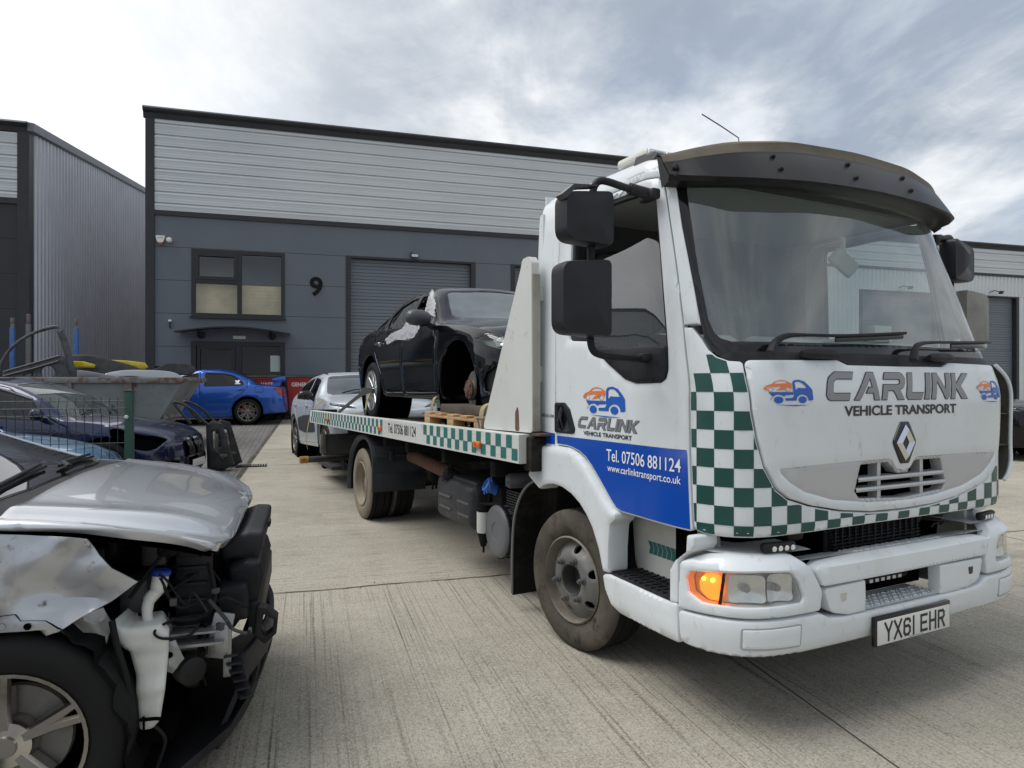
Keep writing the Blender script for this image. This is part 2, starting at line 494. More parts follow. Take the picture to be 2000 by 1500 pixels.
# ------------------------------------------------------------------ ground
def concrete_mat():
    m = bpy.data.materials.new('brushed_concrete'); m.use_nodes = True
    t = m.node_tree; L = t.links.new; b = t.nodes['Principled BSDF']
    b.inputs['Roughness'].default_value = 0.88; b.inputs['Specular IOR Level'].default_value = 0.25
    tc = nd(t, 'ShaderNodeTexCoord'); sep = nd(t, 'ShaderNodeSeparateXYZ'); L(tc.outputs['Object'], sep.inputs[0])
    def noise(scale, st, det=6, off=0, rough=0.6):
        mp = nd(t, 'ShaderNodeMapping'); mp.inputs['Scale'].default_value = st; mp.inputs['Location'].default_value = (off, off, 0)
        L(tc.outputs['Object'], mp.inputs[0]); n = nd(t, 'ShaderNodeTexNoise'); n.inputs['Scale'].default_value = scale
        n.inputs['Detail'].default_value = det; n.inputs['Roughness'].default_value = rough; L(mp.outputs[0], n.inputs['Vector']); return n.outputs['Fac']
    def mr(f, a, b_, c=0.0, d=1.0):
        n = nd(t, 'ShaderNodeMapRange'); n.inputs[1].default_value = a; n.inputs[2].default_value = b_; n.inputs[3].default_value = c; n.inputs[4].default_value = d
        L(f, n.inputs[0]); return n.outputs[0]
    def mth(op, a, b_=None):
        n = nd(t, 'ShaderNodeMath', operation=op)
        for i, v in enumerate((a, b_)):
            if v is None: continue
            if isinstance(v, (int, float)): n.inputs[i].default_value = v
            else: L(v, n.inputs[i])
        return n.outputs[0]
    def mix(f, a, c):
        n = nd(t, 'ShaderNodeMix', data_type='RGBA'); L(f, n.inputs[0])
        for k, v in ((6, a), (7, c)):
            if isinstance(v, tuple): n.inputs[k].default_value = (*v, 1)
            else: L(v, n.inputs[k])
        return n.outputs[2]
    far = mth('GREATER_THAN', sep.outputs['Y'], 5.0)          # beyond the cross joint the brushing turns
    along = noise(9.0, (8.5, 0.07, 1), 3, 0.3, 0.55); across = noise(9.0, (0.16, 4.5, 1), 6, 2.0, 0.68); band = noise(3.0, (1.6, 0.06, 1), 3, 6.0)
    nm = nd(t, 'ShaderNodeMix', data_type='FLOAT'); L(far, nm.inputs[0]); L(along, nm.inputs[2]); L(across, nm.inputs[3]); brush = nm.outputs[0]
    big = noise(0.55, (1, 1, 1), 5, 5.0); mid = noise(3.0, (1, 1, 1), 6, 9.0); fine = noise(120.0, (1, 1, 1), 3, 1.0); speck = noise(46.0, (1, 1, 1), 2, 4.0)
    c = mix(mr(big, 0.35, 0.68), (0.385, 0.352, 0.288), (0.28, 0.256, 0.208))
    c = mix(mr(mid, 0.42, 0.75, 0, 0.6), c, (0.42, 0.39, 0.325))
    c = mix(mth('MULTIPLY', mr(brush, 0.52, 0.66, 0.0, 0.85), mr(band, 0.36, 0.62, 0.25, 1.0)), c, (0.135, 0.12, 0.098))
    c = mix(mth('MULTIPLY', mr(brush, 0.62, 0.70, 0.0, 0.7), mr(band, 0.48, 0.62)), c, (0.07, 0.062, 0.05))
    c = mix(mr(fine, 0.50, 0.72, 0, 0.75), c, (0.50, 0.465, 0.39))
    c = mix(mr(fine, 0.46, 0.28, 0, 0.75), c, (0.10, 0.088, 0.07))
    c = mix(mr(speck, 0.70, 0.74, 0, 0.7), c, (0.07, 0.06, 0.05))
    stain = noise(1.1, (0.25, 1.3, 1), 5, 12.0); c = mix(mr(stain, 0.58, 0.72, 0, 0.42), c, (0.12, 0.11, 0.095))
    spot = noise(2.3, (1, 1, 1), 3, 21.0); c = mix(mr(spot, 0.70, 0.76, 0, 0.55), c, (0.085, 0.078, 0.066))
    tyre = noise(1.0, (3.2, 0.05, 1), 3, 31.0); c = mix(mth('MULTIPLY', mr(tyre, 0.60, 0.70, 0, 0.30), mr(mid, 0.35, 0.6)), c, (0.13, 0.12, 0.10))
    wob = noise(1.6, (1, 1, 1), 4, 3.0)
    def seam(co, pos, half, wv):
        d = mth('ABSOLUTE', mth('SUBTRACT', mth('ADD', co, mth('MULTIPLY', mth('SUBTRACT', wob, 0.5), wv)), pos)); return mr(d, half, half * 0.45)
    c = mix(mth('MULTIPLY', seam(sep.outputs['Y'], 5.0, 0.022, 0.10), mr(mid, 0.3, 0.5)), c, (0.075, 0.065, 0.055))
    ex = mth('SUBTRACT', sep.outputs['X'], mth('MULTIPLY', sep.outputs['Y'], 0.075))
    c = mix(mth('MULTIPLY', seam(ex, 1.996, 0.007, 0.012), mth('LESS_THAN', sep.outputs['Y'], 5.0)), c, (0.05, 0.045, 0.04))
    c = mix(seam(sep.outputs['Y'], 12.2, 0.02, 0.04), c, (0.09, 0.08, 0.07))
    c = mix(seam(sep.outputs['X'], 6.4, 0.012, 0.03), c, (0.08, 0.07, 0.06))
    L(c, b.inputs['Base Color'])
    bp = nd(t, 'ShaderNodeBump'); bp.inputs['Strength'].default_value = 0.55; bp.inputs['Distance'].default_value = 0.006
    L(mth('ADD', mth('MULTIPLY', brush, 1.0), mth('MULTIPLY', fine, 0.5)), bp.inputs['Height']); L(bp.outputs[0], b.inputs['Normal'])
    return m
def paving_mat():
    m = bpy.data.materials.new('block_paving'); m.use_nodes = True
    t = m.node_tree; L = t.links.new; b = t.nodes['Principled BSDF']; b.inputs['Roughness'].default_value = 0.85
    tc = nd(t, 'ShaderNodeTexCoord'); br = nd(t, 'ShaderNodeTexBrick')
    mp = nd(t, 'ShaderNodeMapping'); mp.inputs['Rotation'].default_value = (0, 0, R(90)); L(tc.outputs['Object'], mp.inputs[0]); L(mp.outputs[0], br.inputs[0])
    br.inputs['Scale'].default_value = 1.0; br.inputs['Brick Width'].default_value = 0.2; br.inputs['Row Height'].default_value = 0.1
    br.inputs['Mortar Size'].default_value = 0.006; br.inputs['Color1'].default_value = (0.135, 0.128, 0.118, 1); br.inputs['Color2'].default_value = (0.185, 0.175, 0.16, 1)
    br.inputs['Mortar'].default_value = (0.06, 0.055, 0.045, 1)
    n = nd(t, 'ShaderNodeTexNoise'); n.inputs['Scale'].default_value = 1.3; n.inputs['Detail'].default_value = 6; L(tc.outputs['Object'], n.inputs['Vector'])
    mr = nd(t, 'ShaderNodeMapRange'); mr.inputs[1].default_value = 0.4; mr.inputs[2].default_value = 0.7; mr.inputs[4].default_value = 0.65; L(n.outputs['Fac'], mr.inputs[0])
    mx = nd(t, 'ShaderNodeMix', data_type='RGBA'); L(mr.outputs[0], mx.inputs[0]); L(br.outputs['Color'], mx.inputs[6]); mx.inputs[7].default_value = (0.10, 0.096, 0.088, 1)
    L(mx.outputs[2], b.inputs['Base Color'])
    bp = nd(t, 'ShaderNodeBump'); bp.inputs['Strength'].default_value = 0.5; bp.inputs['Distance'].default_value = 0.006; L(br.outputs['Fac'], bp.inputs['Height']); bp.invert = True; L(bp.outputs[0], b.inputs['Normal'])
    return m
def sheet(name, e0, e1, d0, d1, m, lift, kerb=None):
    ds = sorted(set([d0, d1] + [d for d in np.arange(8.9, 12.6, 0.3) if d0 < d < d1] + [d for d in np.arange(14, 40, 4.0) if d0 < d < d1]))
    mb = MB()
    mb.grid(lambda k, d: ((e0 if k == 0 else e1) if not kerb else kerb(k, d), d, gz(min(d, 60)) + lift), [0, 1], ds)
    o = mb.build(name, m); o.rotation_euler = (0, 0, YB); tag(o, kind='structure'); return o
KERB = lambda d: -1.06 + 0.034 * max(0, d - 9.5)
g_asph = mat('yard_far', (0.13, 0.125, 0.115), 0.9, var=[(0.4, (0.17, 0.16, 0.15), 0.4, 0.7)])
def ring():      # everything beyond the yard, out to the horizon
    mb = MB(); mb.grid(lambda k, a: (k * math.cos(a), k * math.sin(a), -0.02 if k < 130 else -1.5), [0.0, 60, 900.0], lin(0, 2 * math.pi, 49)); o = mb.build('ground', g_asph); tag(o, kind='structure')
ring()
M_conc = concrete_mat()
sheet('concrete_yard', None, 46, -22, 40, M_conc, 0.004, lambda k, d: KERB(d) if k == 0 else 46.0)
sheet('paving', -34, None, -22, 40, paving_mat(), 0.002, lambda k, d: -34.0 if k == 0 else KERB(d))
mb = MB()
mb.grid(lambda k, d: (KERB(d) + (-0.045 if k == 0 else 0.03), d, gz(d) + 0.008), [0, 1], [-22, 5, 9, 9.6, 10.2, 10.8, 11.4, 12, 16, 21])
o = mb.build('kerb_joint', mat('joint_dirt', (0.085, 0.078, 0.062), 0.95, var=[(6, (0.03, 0.028, 0.022), 0.45, 0.6), (3, (0.05, 0.07, 0.03), 0.6, 0.75)])); o.rotation_euler = (0, 0, YB); tag(o, kind='structure')

# ------------------------------------------------------------------ units
M_black = mat('black_trim', (0.016, 0.017, 0.020), 0.45, var=[(3, (0.024, 0.025, 0.028), 0.4, 0.7)])
M_wall = mat('grey_wall_panel', (0.125, 0.143, 0.162), 0.5, var=[(0.8, (0.112, 0.129, 0.147), 0.35, 0.7), (9, (0.14, 0.157, 0.172), 0.55, 0.8, (1, 1, 0.15), 0.5)])
M_clad = mat('silver_cladding', (0.60, 0.62, 0.62), 0.42, metal=0.2, var=[(1.2, (0.54, 0.56, 0.565), 0.4, 0.7, (0.3, 1, 2.0))])
M_corr = mat('silver_corrugated', (0.46, 0.47, 0.50), 0.36, metal=0.4, var=[(1.0, (0.40, 0.41, 0.44), 0.4, 0.7)])
M_dark = mat('dark_cladding', (0.022, 0.024, 0.028), 0.55)
M_roller = mat('roller_slats', (0.155, 0.175, 0.197), 0.5)
M_frame = mat('window_frame', (0.012, 0.013, 0.015), 0.4)
M_pane = glass('unit_pane', (0.86, 0.88, 0.88), 1.7)
M_blind = mat('cream_blind', (0.74, 0.60, 0.36), 0.8, var=[(2, (0.52, 0.44, 0.28), 0.4, 0.7)])
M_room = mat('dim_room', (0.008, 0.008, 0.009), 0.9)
M_roof = mat('roof_sheet', (0.30, 0.31, 0.33), 0.5)
M_whitepl = mat('white_plastic', (0.75, 0.74, 0.70), 0.5)
FY = 21.09
S_f = lambda u, z: (u, 0.0, z)
def seams_x(root, e0, e1, zs, holes, m, name='wall_panel'):
    mb = MB()
    for za, zb in zip(zs[:-1], zs[1:]):
        rect = [(e0, za + 0.006), (e1, za + 0.006), (e1, zb - 0.006), (e0, zb - 0.006)]
        hs = [h for h in holes if min(p[1] for p in h) < zb and max(p[1] for p in h) > za]
        cuts = []
        for h in hs:
            a, b = min(p[0] for p in h), max(p[0] for p in h); c, d = max(za + 0.006, min(p[1] for p in h)), min(zb - 0.006, max(p[1] for p in h))
            cuts.append((a, b, c, d))
        xs = sorted({e0, e1} | {a for a, *_ in cuts} | {b for _, b, *_ in cuts}); ys = sorted({za + 0.006, zb - 0.006} | {c for _, _, c, _ in cuts} | {d for *_, d in cuts})
        for xa, xb in zip(xs[:-1], xs[1:]):
            for ya, yb in zip(ys[:-1], ys[1:]):
                cx, cy = (xa + xb) / 2, (ya + yb) / 2
                if any(a < cx < b and c < cy < d for a, b, c, d in cuts) or yb - ya < 0.004: continue
                mb.add([(xa, 0, ya), (xb, 0, ya), (xb, 0, yb), (xa, 0, yb), (xa, 0.06, ya), (xb, 0.06, ya), (xb, 0.06, yb), (xa, 0.06, yb)],
                       [(0, 1, 2, 3), (0, 4, 5, 1), (3, 2, 6, 7), (0, 3, 7, 4), (1, 5, 6, 2)])
    for z in zs[1:-1]:
        xs = sorted({e0, e1} | {p for h in holes if min(q[1] for q in h) < z < max(q[1] for q in h) for p in (min(q[0] for q in h), max(q[0] for q in h))})
        for a, b in zip(xs[:-1], xs[1:]):
            if any(min(q[0] for q in h) < (a + b) / 2 < max(q[0] for q in h) and min(q[1] for q in h) < z < max(q[1] for q in h) for h in holes): continue
            mb.add([(a, 0.012, z - 0.01), (b, 0.012, z - 0.01), (b, 0.012, z + 0.01), (a, 0.012, z + 0.01)], [(0, 1, 2, 3)], 1)
    return mb.build(name, [m, M_black], root)
def cladding(root, e0, e1, z0, z1, pitch, top, m, name='cladding'):
    """horizontal profiled sheets: broad flats, each closed by a groove and a raised swage"""
    prof = []; z = z1 - top
    prof.append((z1, -0.03)); prof.append((z + 0.02, -0.03))
    while z > z0:
        for dz, y in ((0.02, -0.03), (0.0, 0.012), (-0.016, 0.012), (-0.03, -0.034), (-0.075, -0.042), (-0.12, -0.03), (-0.165, -0.030), (-0.17, -0.026), (-0.185, -0.026), (-0.19, -0.030), (-0.24, -0.030), (-0.245, -0.026), (-0.26, -0.026), (-0.265, -0.030)):
            if z + dz > z0: prof.append((z + dz, y))
        z -= pitch
    prof.append((z0, -0.03))
    mb = MB(); mb.grid(lambda k, i: ((e0, e1)[k], prof[i][1], prof[i][0]), [0, 1], range(len(prof))); return mb.build(name, m, root, angle=15)
def corrug(root, p0, p1, zb, zt, pitch, depth, m, name, nrm):
    """vertical trapezoid sheeting from p0 to p1; zb, zt give the bottom and top at t in 0..1"""
    L_ = math.dist(p0, p1); n = int(L_ / pitch); P = []
    for i in range(n):
        for q, dd in ((0.0, 0), (0.32, 0), (0.44, 1), (0.82, 1), (0.94, 0)): P.append(((i + q) / n, dd * depth))
    P.append((1.0, 0)); mb = MB()
    def fn(i, k):
        t, d = P[i]; x = p0[0] + (p1[0] - p0[0]) * t + nrm[0] * d; y = p0[1] + (p1[1] - p0[1]) * t + nrm[1] * d
        return (x, y, (zb, zt)[k](t))
    mb.grid(fn, range(len(P)), [0, 1]); return mb.build(name, m, root, angle=15)
def fascia(root, e0, e1, z0, z1, name='fascia'):
    prof = [(0.02, z0), (-0.06, z0), (-0.07, z0 + 0.04), (-0.09, z0 + (z1 - z0) * 0.45), (-0.17, z0 + (z1 - z0) * 0.62), (-0.19, z1 - 0.05), (-0.16, z1), (0.3, z1 + 0.02)]
    mb = MB(); mb.grid(lambda k, i: ((e0, e1)[k], prof[i][0], prof[i][1]), [0, 1], range(len(prof)))
    for k, e in enumerate((e0, e1)): mb.add([(e, *p) for p in prof], [tuple(range(len(prof)))])
    return mb.build(name, M_black, root, angle=40)
def roller(root, e0, e1, z0, z1, depth=0.22, slat=0.1):
    o = MB()
    o.box2((e0 - 0.15, -0.012, z0), (e0, depth, z1 + 0.06)).box2((e1, -0.012, z0), (e1 + 0.15, depth, z1 + 0.06)).box2((e0, -0.012, z1), (e1, depth, z1 + 0.06))
    d = o.build('roller_door', M_black, root)
    mb = MB(); n = int((z1 - z0) / slat); prof = []
    for i in range(n):
        z = z0 + (z1 - z0) * i / n; h = (z1 - z0) / n
        big = (i % 5 == 0)
        prof += [(depth - 0.035, z + (0.03 if big else 0.006)), (depth - 0.035, z + h - 0.012), (depth - (0.0 if big else 0.018), z + h - 0.004)]
    mb.grid(lambda k, i: ((e0, e1)[k], prof[i][0], prof[i][1]), [0, 1], range(len(prof))); mb.build('slats', M_roller, d, angle=15); return d
def rect(a, b, c, d): return [(a, c), (b, c), (b, d), (a, d)]
def bars(mb, e0, e1, z0, z1, y0, y1, w): return mb.box2((e0, y0, z0), (e0 + w, y1, z1)).box2((e1 - w, y0, z0), (e1, y1, z1)).box2((e0 + w, y0, z1 - w), (e1 - w, y1, z1)).box2((e0 + w, y0, z0), (e1 - w, y1, z0 + w))

# --- main unit, number 9
U9 = thing('industrial_unit', 'grey and silver industrial unit numbered 9 behind the recovery truck', 'building', bw(0, FY), YB, 'units of the trading estate')
DOOR = rect(-3.17, -0.64, 0.4, 2.70); WIN = rect(-3.16, -0.65, 3.40, 5.32); RL1 = rect(1.10, 5.13, 0.4, 5.36); RL2 = rect(6.30, 10.3, 0.4, 5.36)
seams_x(U9, -4.12, 15.0, [0.45, 1.60, 2.535, 3.47, 4.405, 5.34, 6.22], [DOOR, WIN, RL1, RL2], M_wall)
cladding(U9, -4.13, 15.0, 6.34, 8.92, 0.319, 0.13, M_clad)
MB().box2((-4.13, -0.05, 6.215), (15.0, 0.05, 6.35)).build('band', M_black, U9)
fascia(U9, -4.38, 15.1, 8.9, 9.2)
MB().box2((-4.33, -0.055, 0.4), (-4.10, 0.2, 8.93)).build('corner_trim', M_black, U9)
mb = MB(); mb.add([(-4.30, 0.2, 0.3), (-4.30, 40, 0.3), (-4.30, 40, 10), (-4.30, 20, 12.0), (-4.30, 0.2, 8.95)], [(0, 1, 2, 3, 4)]); mb.add([(15, 0.2, 0.3), (15, 40, 0.3), (15, 40, 10), (15, 20, 12.0), (15, 0.2, 8.95)], [(0, 1, 2, 3, 4)])
mb.build('side_wall', M_corr, U9)
mb = MB(); mb.add([(-4.32, 0.2, 9.0), (15, 0.2, 9.0), (15, 20, 12.05), (-4.32, 20, 12.05)], [(0, 1, 2, 3)]).add([(-4.32, 40, 10), (15, 40, 10), (15, 20, 12.05), (-4.32, 20, 12.05)], [(0, 1, 2, 3)]); mb.build('roof', M_roof, U9)
w = bars(MB(), -3.16, -0.65, 3.40, 5.32, -0.03, 0.14, 0.10).box2((-1.95, -0.028, 3.5), (-1.83, 0.13, 5.22)).box2((-3.06, -0.026, 4.36), (-1.95, 0.128, 4.46))
w = bars(w, -3.06, -1.95, 4.46, 5.22, -0.045, 0.10, 0.09).build('window', M_frame, U9)
MB().box2((-3.20, -0.09, 3.35), (-0.61, -0.03, 3.40)).build('sill', M_frame, w)
for a, b, c, d in ((-2.97, -2.04, 4.55, 5.13), (-3.06, -1.95, 3.5, 4.36), (-1.83, -0.75, 3.5, 5.22)):
    MB().add([(a, 0.05, c), (b, 0.05, c), (b, 0.05, d), (a, 0.05, d)], [(0, 1, 2, 3)]).build('pane', M_pane, w)
mb = MB(); mb.grid(lambda x, z: (x, 0.22 + 0.0015 * math.sin(z * 62), z), lin(-3.1, -0.70, 2), lin(3.45, 4.36, 60)); mb.build('blind', M_blind, w, angle=60)
mb = MB(); mb.box2((-3.15, 0.8, 3.4), (-0.66, 2.5, 5.32)); mb.build('interior', mat('office_room', (0.16, 0.17, 0.20), 0.9), w)
d = bars(MB(), -3.17, -0.64, 0.4, 2.70, -0.03, 0.16, 0.13).box2((-1.99, -0.028, 0.5), (-1.83, 0.15, 2.58))
d = bars(d, -3.02, -2.0, 0.5, 2.57, -0.01, 0.12, 0.09).box2((-2.9, -0.01, 1.2), (-2.05, 0.1, 1.3)).build('entrance_door', M_frame, U9)
for a, b in ((-2.93, -2.08), (-1.83, -0.77)): MB().add([(a, 0.06, 0.5), (b, 0.06, 0.5), (b, 0.06, 2.57), (a, 0.06, 2.57)], [(0, 1, 2, 3)]).build('pane', glass('door_pane', (0.85, 0.87, 0.88), 1.42), d)
MB().box2((-1.05, 0.045, 1.84), (-0.78, 0.05, 2.31)).build('notice', mat('paper', (0.55, 0.62, 0.58), 0.8), d)
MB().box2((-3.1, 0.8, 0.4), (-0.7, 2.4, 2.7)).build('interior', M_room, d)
mb = MB(); arc = [(-3.46 + (2.98) * i / 16, 2.905 + 0.165 * math.sin(math.pi * i / 16)) for i in range(17)]
for i in range(16):
    a, b = arc[i], arc[i + 1]; mb.add([(a[0], -0.95, a[1]), (b[0], -0.95, b[1]), (b[0], -0.02, b[1] + 0.05), (a[0], -0.02, a[1] + 0.05), (a[0], -0.95, a[1] - 0.035), (b[0], -0.95, b[1] - 0.035), (b[0], -0.02, b[1] + 0.01), (a[0], -0.02, a[1] + 0.01)], [(0, 1, 2, 3), (4, 5, 6, 7), (0, 1, 5, 4)])
c = mb.build('door_canopy', M_frame, U9)
for e in (-2.9, -1.0): MB().tube([(e, -0.02, 2.80), (e, -0.35, 2.82), (e, -0.8, 2.98)], 0.03, 8).lathe([(0, -0.05), (0.11, -0.05), (0.11, 0.0), (0, 0.0)], (e, -0.02, 2.86), (0, 1, 0), 16).build('bracket', M_frame, c)
MB().box2((-2.06, -0.07, 2.775), (-1.72, -0.005, 2.87), 0.01).build('bulkhead_light', mat('pale_diffuser', (0.72, 0.76, 0.62), 0.4), U9)
roller(U9, 1.25, 4.98, 0.4, 5.30); roller(U9, 6.45, 10.15, 0.4, 5.30)
mb = MB(); put_text(mb, '9', lambda a, b: (a, -0.035, b), 0.06, 0.43, 4.10, 4.67, bold=0.022); V9 = mb.v; F9 = list(mb.f); n9 = len(V9)
mb.add([(x, 0.0, z) for x, _, z in V9], [f[::-1] for f in F9]); cnt = {}
for f in F9:
    for k in range(len(f)): cnt[(f[k], f[(k + 1) % len(f)])] = 1
mb.f += [(b_, a_, a_ + n9, b_ + n9) for (a_, b_) in cnt if (b_, a_) not in cnt]; mb.m = [0] * len(mb.f)
mb.build('unit_number', mat('number_black', (0.006, 0.006, 0.007), 0.7, spec=0.2), U9)
mb = MB().prism(rpoly([(-4.07, 5.63), (-3.83, 5.63), (-3.86, 5.50), (-3.91, 5.40), (-3.99, 5.40), (-4.04, 5.50)], 0.02), lambda a, b, w_: (a, w_, b), -0.09, -0.001)
al = mb.build('alarm_box', M_whitepl, U9); MB().prism([(-4.03, 5.44), (-3.87, 5.44), (-3.92, 5.375), (-3.98, 5.375)], lambda a, b, w_: (a, w_, b), -0.095, -0.002).build('strobe', mat('amber_strobe', (0.30, 0.10, 0.02), 0.3), al)
mb = MB(); put_text(mb, 'ALARM', lambda a, b: (a, -0.092, b), -4.02, -3.88, 5.55, 5.585); mb.build('wording', mat('red_print', (0.35, 0.05, 0.04), 0.6), al)
MB().lathe([(0, -0.02), (0.075, -0.02), (0.08, 0.03), (0.06, 0.09), (0, 0.11)], (-3.73, -0.02, 5.52), (0, -1, 0), 18).build('dome_camera', M_whitepl, U9)
c = MB().box2((-3.74, -0.12, 3.22), (-3.66, -0.02, 3.28), 0.015).build('wall_camera', M_whitepl, U9); MB().tube([(-3.70, -0.01, 3.06), (-3.70, -0.09, 3.08), (-3.70, -0.09, 3.22)], 0.022, 8).build('bracket', M_frame, c)
fl = MB().box2((3.05, -0.17, 5.38), (3.29, -0.08, 5.50), 0.01).box2((3.06, -0.08, 5.42), (3.10, 0, 5.56)).build('floodlight', M_frame, U9); MB().box2((3.07, -0.175, 5.40), (3.27, -0.17, 5.48)).build('lens', mat('lamp_lens', (0.62, 0.60, 0.52), 0.3), fl)

# --- left unit
UL = thing('industrial_unit', 'industrial unit at the far left with a tall corrugated silver side wall', 'building', bw(0, FY), YB, 'units of the trading estate')
cladding(UL, -15, -7.37, 6.40, 8.2, 0.319, 0.02, M_clad)
MB().box2((-15, -0.05, 6.26), (-7.37, 0.05, 6.41)).build('band', M_black, UL)
seams_x(UL, -15, -7.37, [0.4, 1.6, 2.535, 3.47, 4.405, 5.34, 6.27], [rect(-13.2, -9.0, 0.3, 5.2)], M_dark)
fascia(UL, -15.1, -7.13, 8.17, 8.44)
MB().box2((-7.38, -0.06, 0.3), (-7.105, 0.25, 8.2)).build('corner_trim', M_black, UL)
corrug(UL, (-7.11, 0.25), (-7.11, 30.0), lambda t: 0.3, lambda t: 8.18 + (t * 29.75 + 0.25) * 0.146, 0.27, 0.04, M_corr, 'side_wall', (1, 0))
mb = MB(); mb.add([(-7.13, -0.1, 8.2), (-6.98, -0.1, 8.2), (-6.98, -0.1, 8.42), (-7.13, -0.1, 8.44), (-7.13, 30, 12.58), (-6.98, 30, 12.58), (-6.98, 30, 12.80), (-7.13, 30, 12.82)], [(0, 1, 2, 3), (1, 5, 6, 2), (3, 2, 6, 7), (0, 4, 5, 1)]); mb.build('verge_trim', mat('grey_trim', (0.16, 0.165, 0.18), 0.45), UL)
mb = MB(); mb.add([(-15, 0.0, 8.42), (-7.1, 0.0, 8.42), (-7.1, 30, 12.8), (-15, 30, 12.8)], [(0, 1, 2, 3)]); mb.build('roof', M_roof, UL)
roller(UL, -13.05, -9.15, 0.4, 5.15)
mb = MB(); mb.add([(-15, 0.1, 0.2), (-15, 30, 0.2), (-15, 30, 12.7), (-15, 0.1, 8.4)], [(0, 1, 2, 3)]); mb.build('end_wall', M_corr, UL)
# --- unit across the yard to the left: the cab window mirrors it
UF = thing('industrial_unit', 'pale industrial unit across the yard, seen only as a reflection in the cab window', 'building', (-41.0, 24.0, 0), R(64), 'units of the trading estate')
cladding(UF, -18, 18, 6.0, 8.0, 0.319, 0.13, M_clad)
MB().box2((-18, -0.05, 5.85), (18, 0.05, 6.0)).build('band', M_black, UF)
fascia(UF, -18.1, 18.1, 7.98, 8.25)
for a, b in ((-18, -10.16), (-5.84, -0.16), (4.16, 18)): corrug(UF, (a, 0.0), (b, 0.0), lambda t: -0.2, lambda t: 5.86, 0.25, 0.03, M_clad, 'corrugated_wall', (0, -1))
for a in (-10.0, 0.0): roller(UF, a, a + 4.0, -0.2, 4.9); corrug(UF, (a - 0.16, 0.0), (a + 4.16, 0.0), lambda t: 4.95, lambda t: 5.86, 0.25, 0.03, M_clad, 'corrugated_wall', (0, -1))

# --- right unit
UR = thing('industrial_unit', 'lower silver industrial unit beyond the truck cab at the right', 'building', bw(0, FY), YB, 'units of the trading estate')
cladding(UR, 17.0, 44, 6.02, 7.04, 0.30, 0.18, M_clad)
MB().box2((17.0, -0.05, 5.92), (44, 0.05, 6.03)).build('band', M_black, UR)
corrug(UR, (17.0, 0.0), (44.0, 0.0), lambda t: 5.12, lambda t: 5.925, 0.2, 0.03, M_clad, 'corrugated_band', (0, -1))
fascia(UR, 16.9, 44, 7.02, 7.25)
def rl_pier(a, b): seams_x(UR, a, b, [0.3, 2.5, 5.12], [], M_wall)
prev = 17.0
for a, b in ((20.40, 24.0), (24.75, 28.35), (29.6, 33.2), (34.6, 38.2)):
    corrug(UR, (prev, 0.0), (a - 0.16, 0.0), lambda t: 0.3, lambda t: 5.13, 0.2, 0.03, M_clad, 'pier', (0, -1)); roller(UR, a, b, 0.3, 5.06); prev = b + 0.16
corrug(UR, (prev, 0.0), (44.0, 0.0), lambda t: 0.3, lambda t: 5.13, 0.2, 0.03, M_clad, 'pier', (0, -1))
for e in (22.3, 27.0):
    f_ = MB().box((e + 0.12, -0.30, 5.22), (0.22, 0.03, 0.14), 0.01, Matrix.Rotation(R(35), 3, 'X')).tube([(e - 0.15, -0.02, 5.25), (e - 0.1, -0.2, 5.3), (e + 0.1, -0.28, 5.24)], 0.018, 6).build('floodlight', M_frame, UR)
mb = MB(); mb.add([(17, 0.1, 0.2), (17, 30, 0.2), (17, 30, 11), (17, 0.1, 7.1)], [(0, 1, 2, 3)]); mb.build('side_wall', M_corr, UR)
mb = MB(); mb.add([(17, 0.1, 7.2), (44, 0.1, 7.2), (44, 30, 11), (17, 30, 11)], [(0, 1, 2, 3)]); mb.build('roof', M_roof, UR)
# ------------------------------------------------------------------ recovery truck
M_white = mat('truck_white', (0.66, 0.695, 0.705), 0.34, coat=0.35, var=[(1.6, (0.60, 0.63, 0.635), 0.42, 0.72), (5, (0.46, 0.445, 0.385), 0.56, 0.80, (1, 1, 0.30), 0.6), (26, (0.40, 0.385, 0.34), 0.62, 0.72, (1, 1, 0.5), 0.5), (60, (0.30, 0.27, 0.22), 0.72, 0.78, (1, 1, 1), 0.6)])
M_whited = mat('truck_white_dirty', (0.60, 0.60, 0.56), 0.5, var=[(2.2, (0.44, 0.42, 0.35), 0.42, 0.68), (5, (0.24, 0.21, 0.16), 0.55, 0.78, (1, 1, 0.4), 0.8), (40, (0.2, 0.17, 0.13), 0.66, 0.74)])
M_plast = mat('black_plastic', (0.011, 0.0112, 0.013), 0.5, spec=0.25, var=[(3, (0.038, 0.038, 0.040), 0.45, 0.75)], bump=(180, 0.15))
M_plastg = mat('grey_plastic', (0.075, 0.078, 0.083), 0.5, var=[(4, (0.11, 0.108, 0.10), 0.45, 0.75)])
M_blackg = mat('black_gloss', (0.008, 0.008, 0.009), 0.12)
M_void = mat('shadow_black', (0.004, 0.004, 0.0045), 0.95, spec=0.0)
M_green = mat('green_film', (0.006, 0.058, 0.048), 0.35, var=[(5, (0.009, 0.07, 0.06), 0.45, 0.75)])
M_teal = mat('faded_green_film', (0.022, 0.135, 0.12), 0.5, var=[(6, (0.04, 0.17, 0.15), 0.5, 0.8)])
M_blue = mat('blue_film', (0.006, 0.058, 0.36), 0.22, coat=0.3, var=[(1.5, (0.007, 0.07, 0.40), 0.4, 0.7)])
M_logob = mat('logo_blue', (0.01, 0.09, 0.42), 0.4)
M_logoo = mat('logo_orange', (0.72, 0.17, 0.03), 0.4)
M_silverp = mat('silver_paint', (0.47, 0.475, 0.475), 0.4, metal=0.35)
M_greyl = mat('letter_grey', (0.23, 0.235, 0.24), 0.4, metal=0.3)
M_printk = mat('print_black', (0.012, 0.012, 0.013), 0.4)
M_printw = mat('print_white', (0.78, 0.79, 0.80), 0.5)
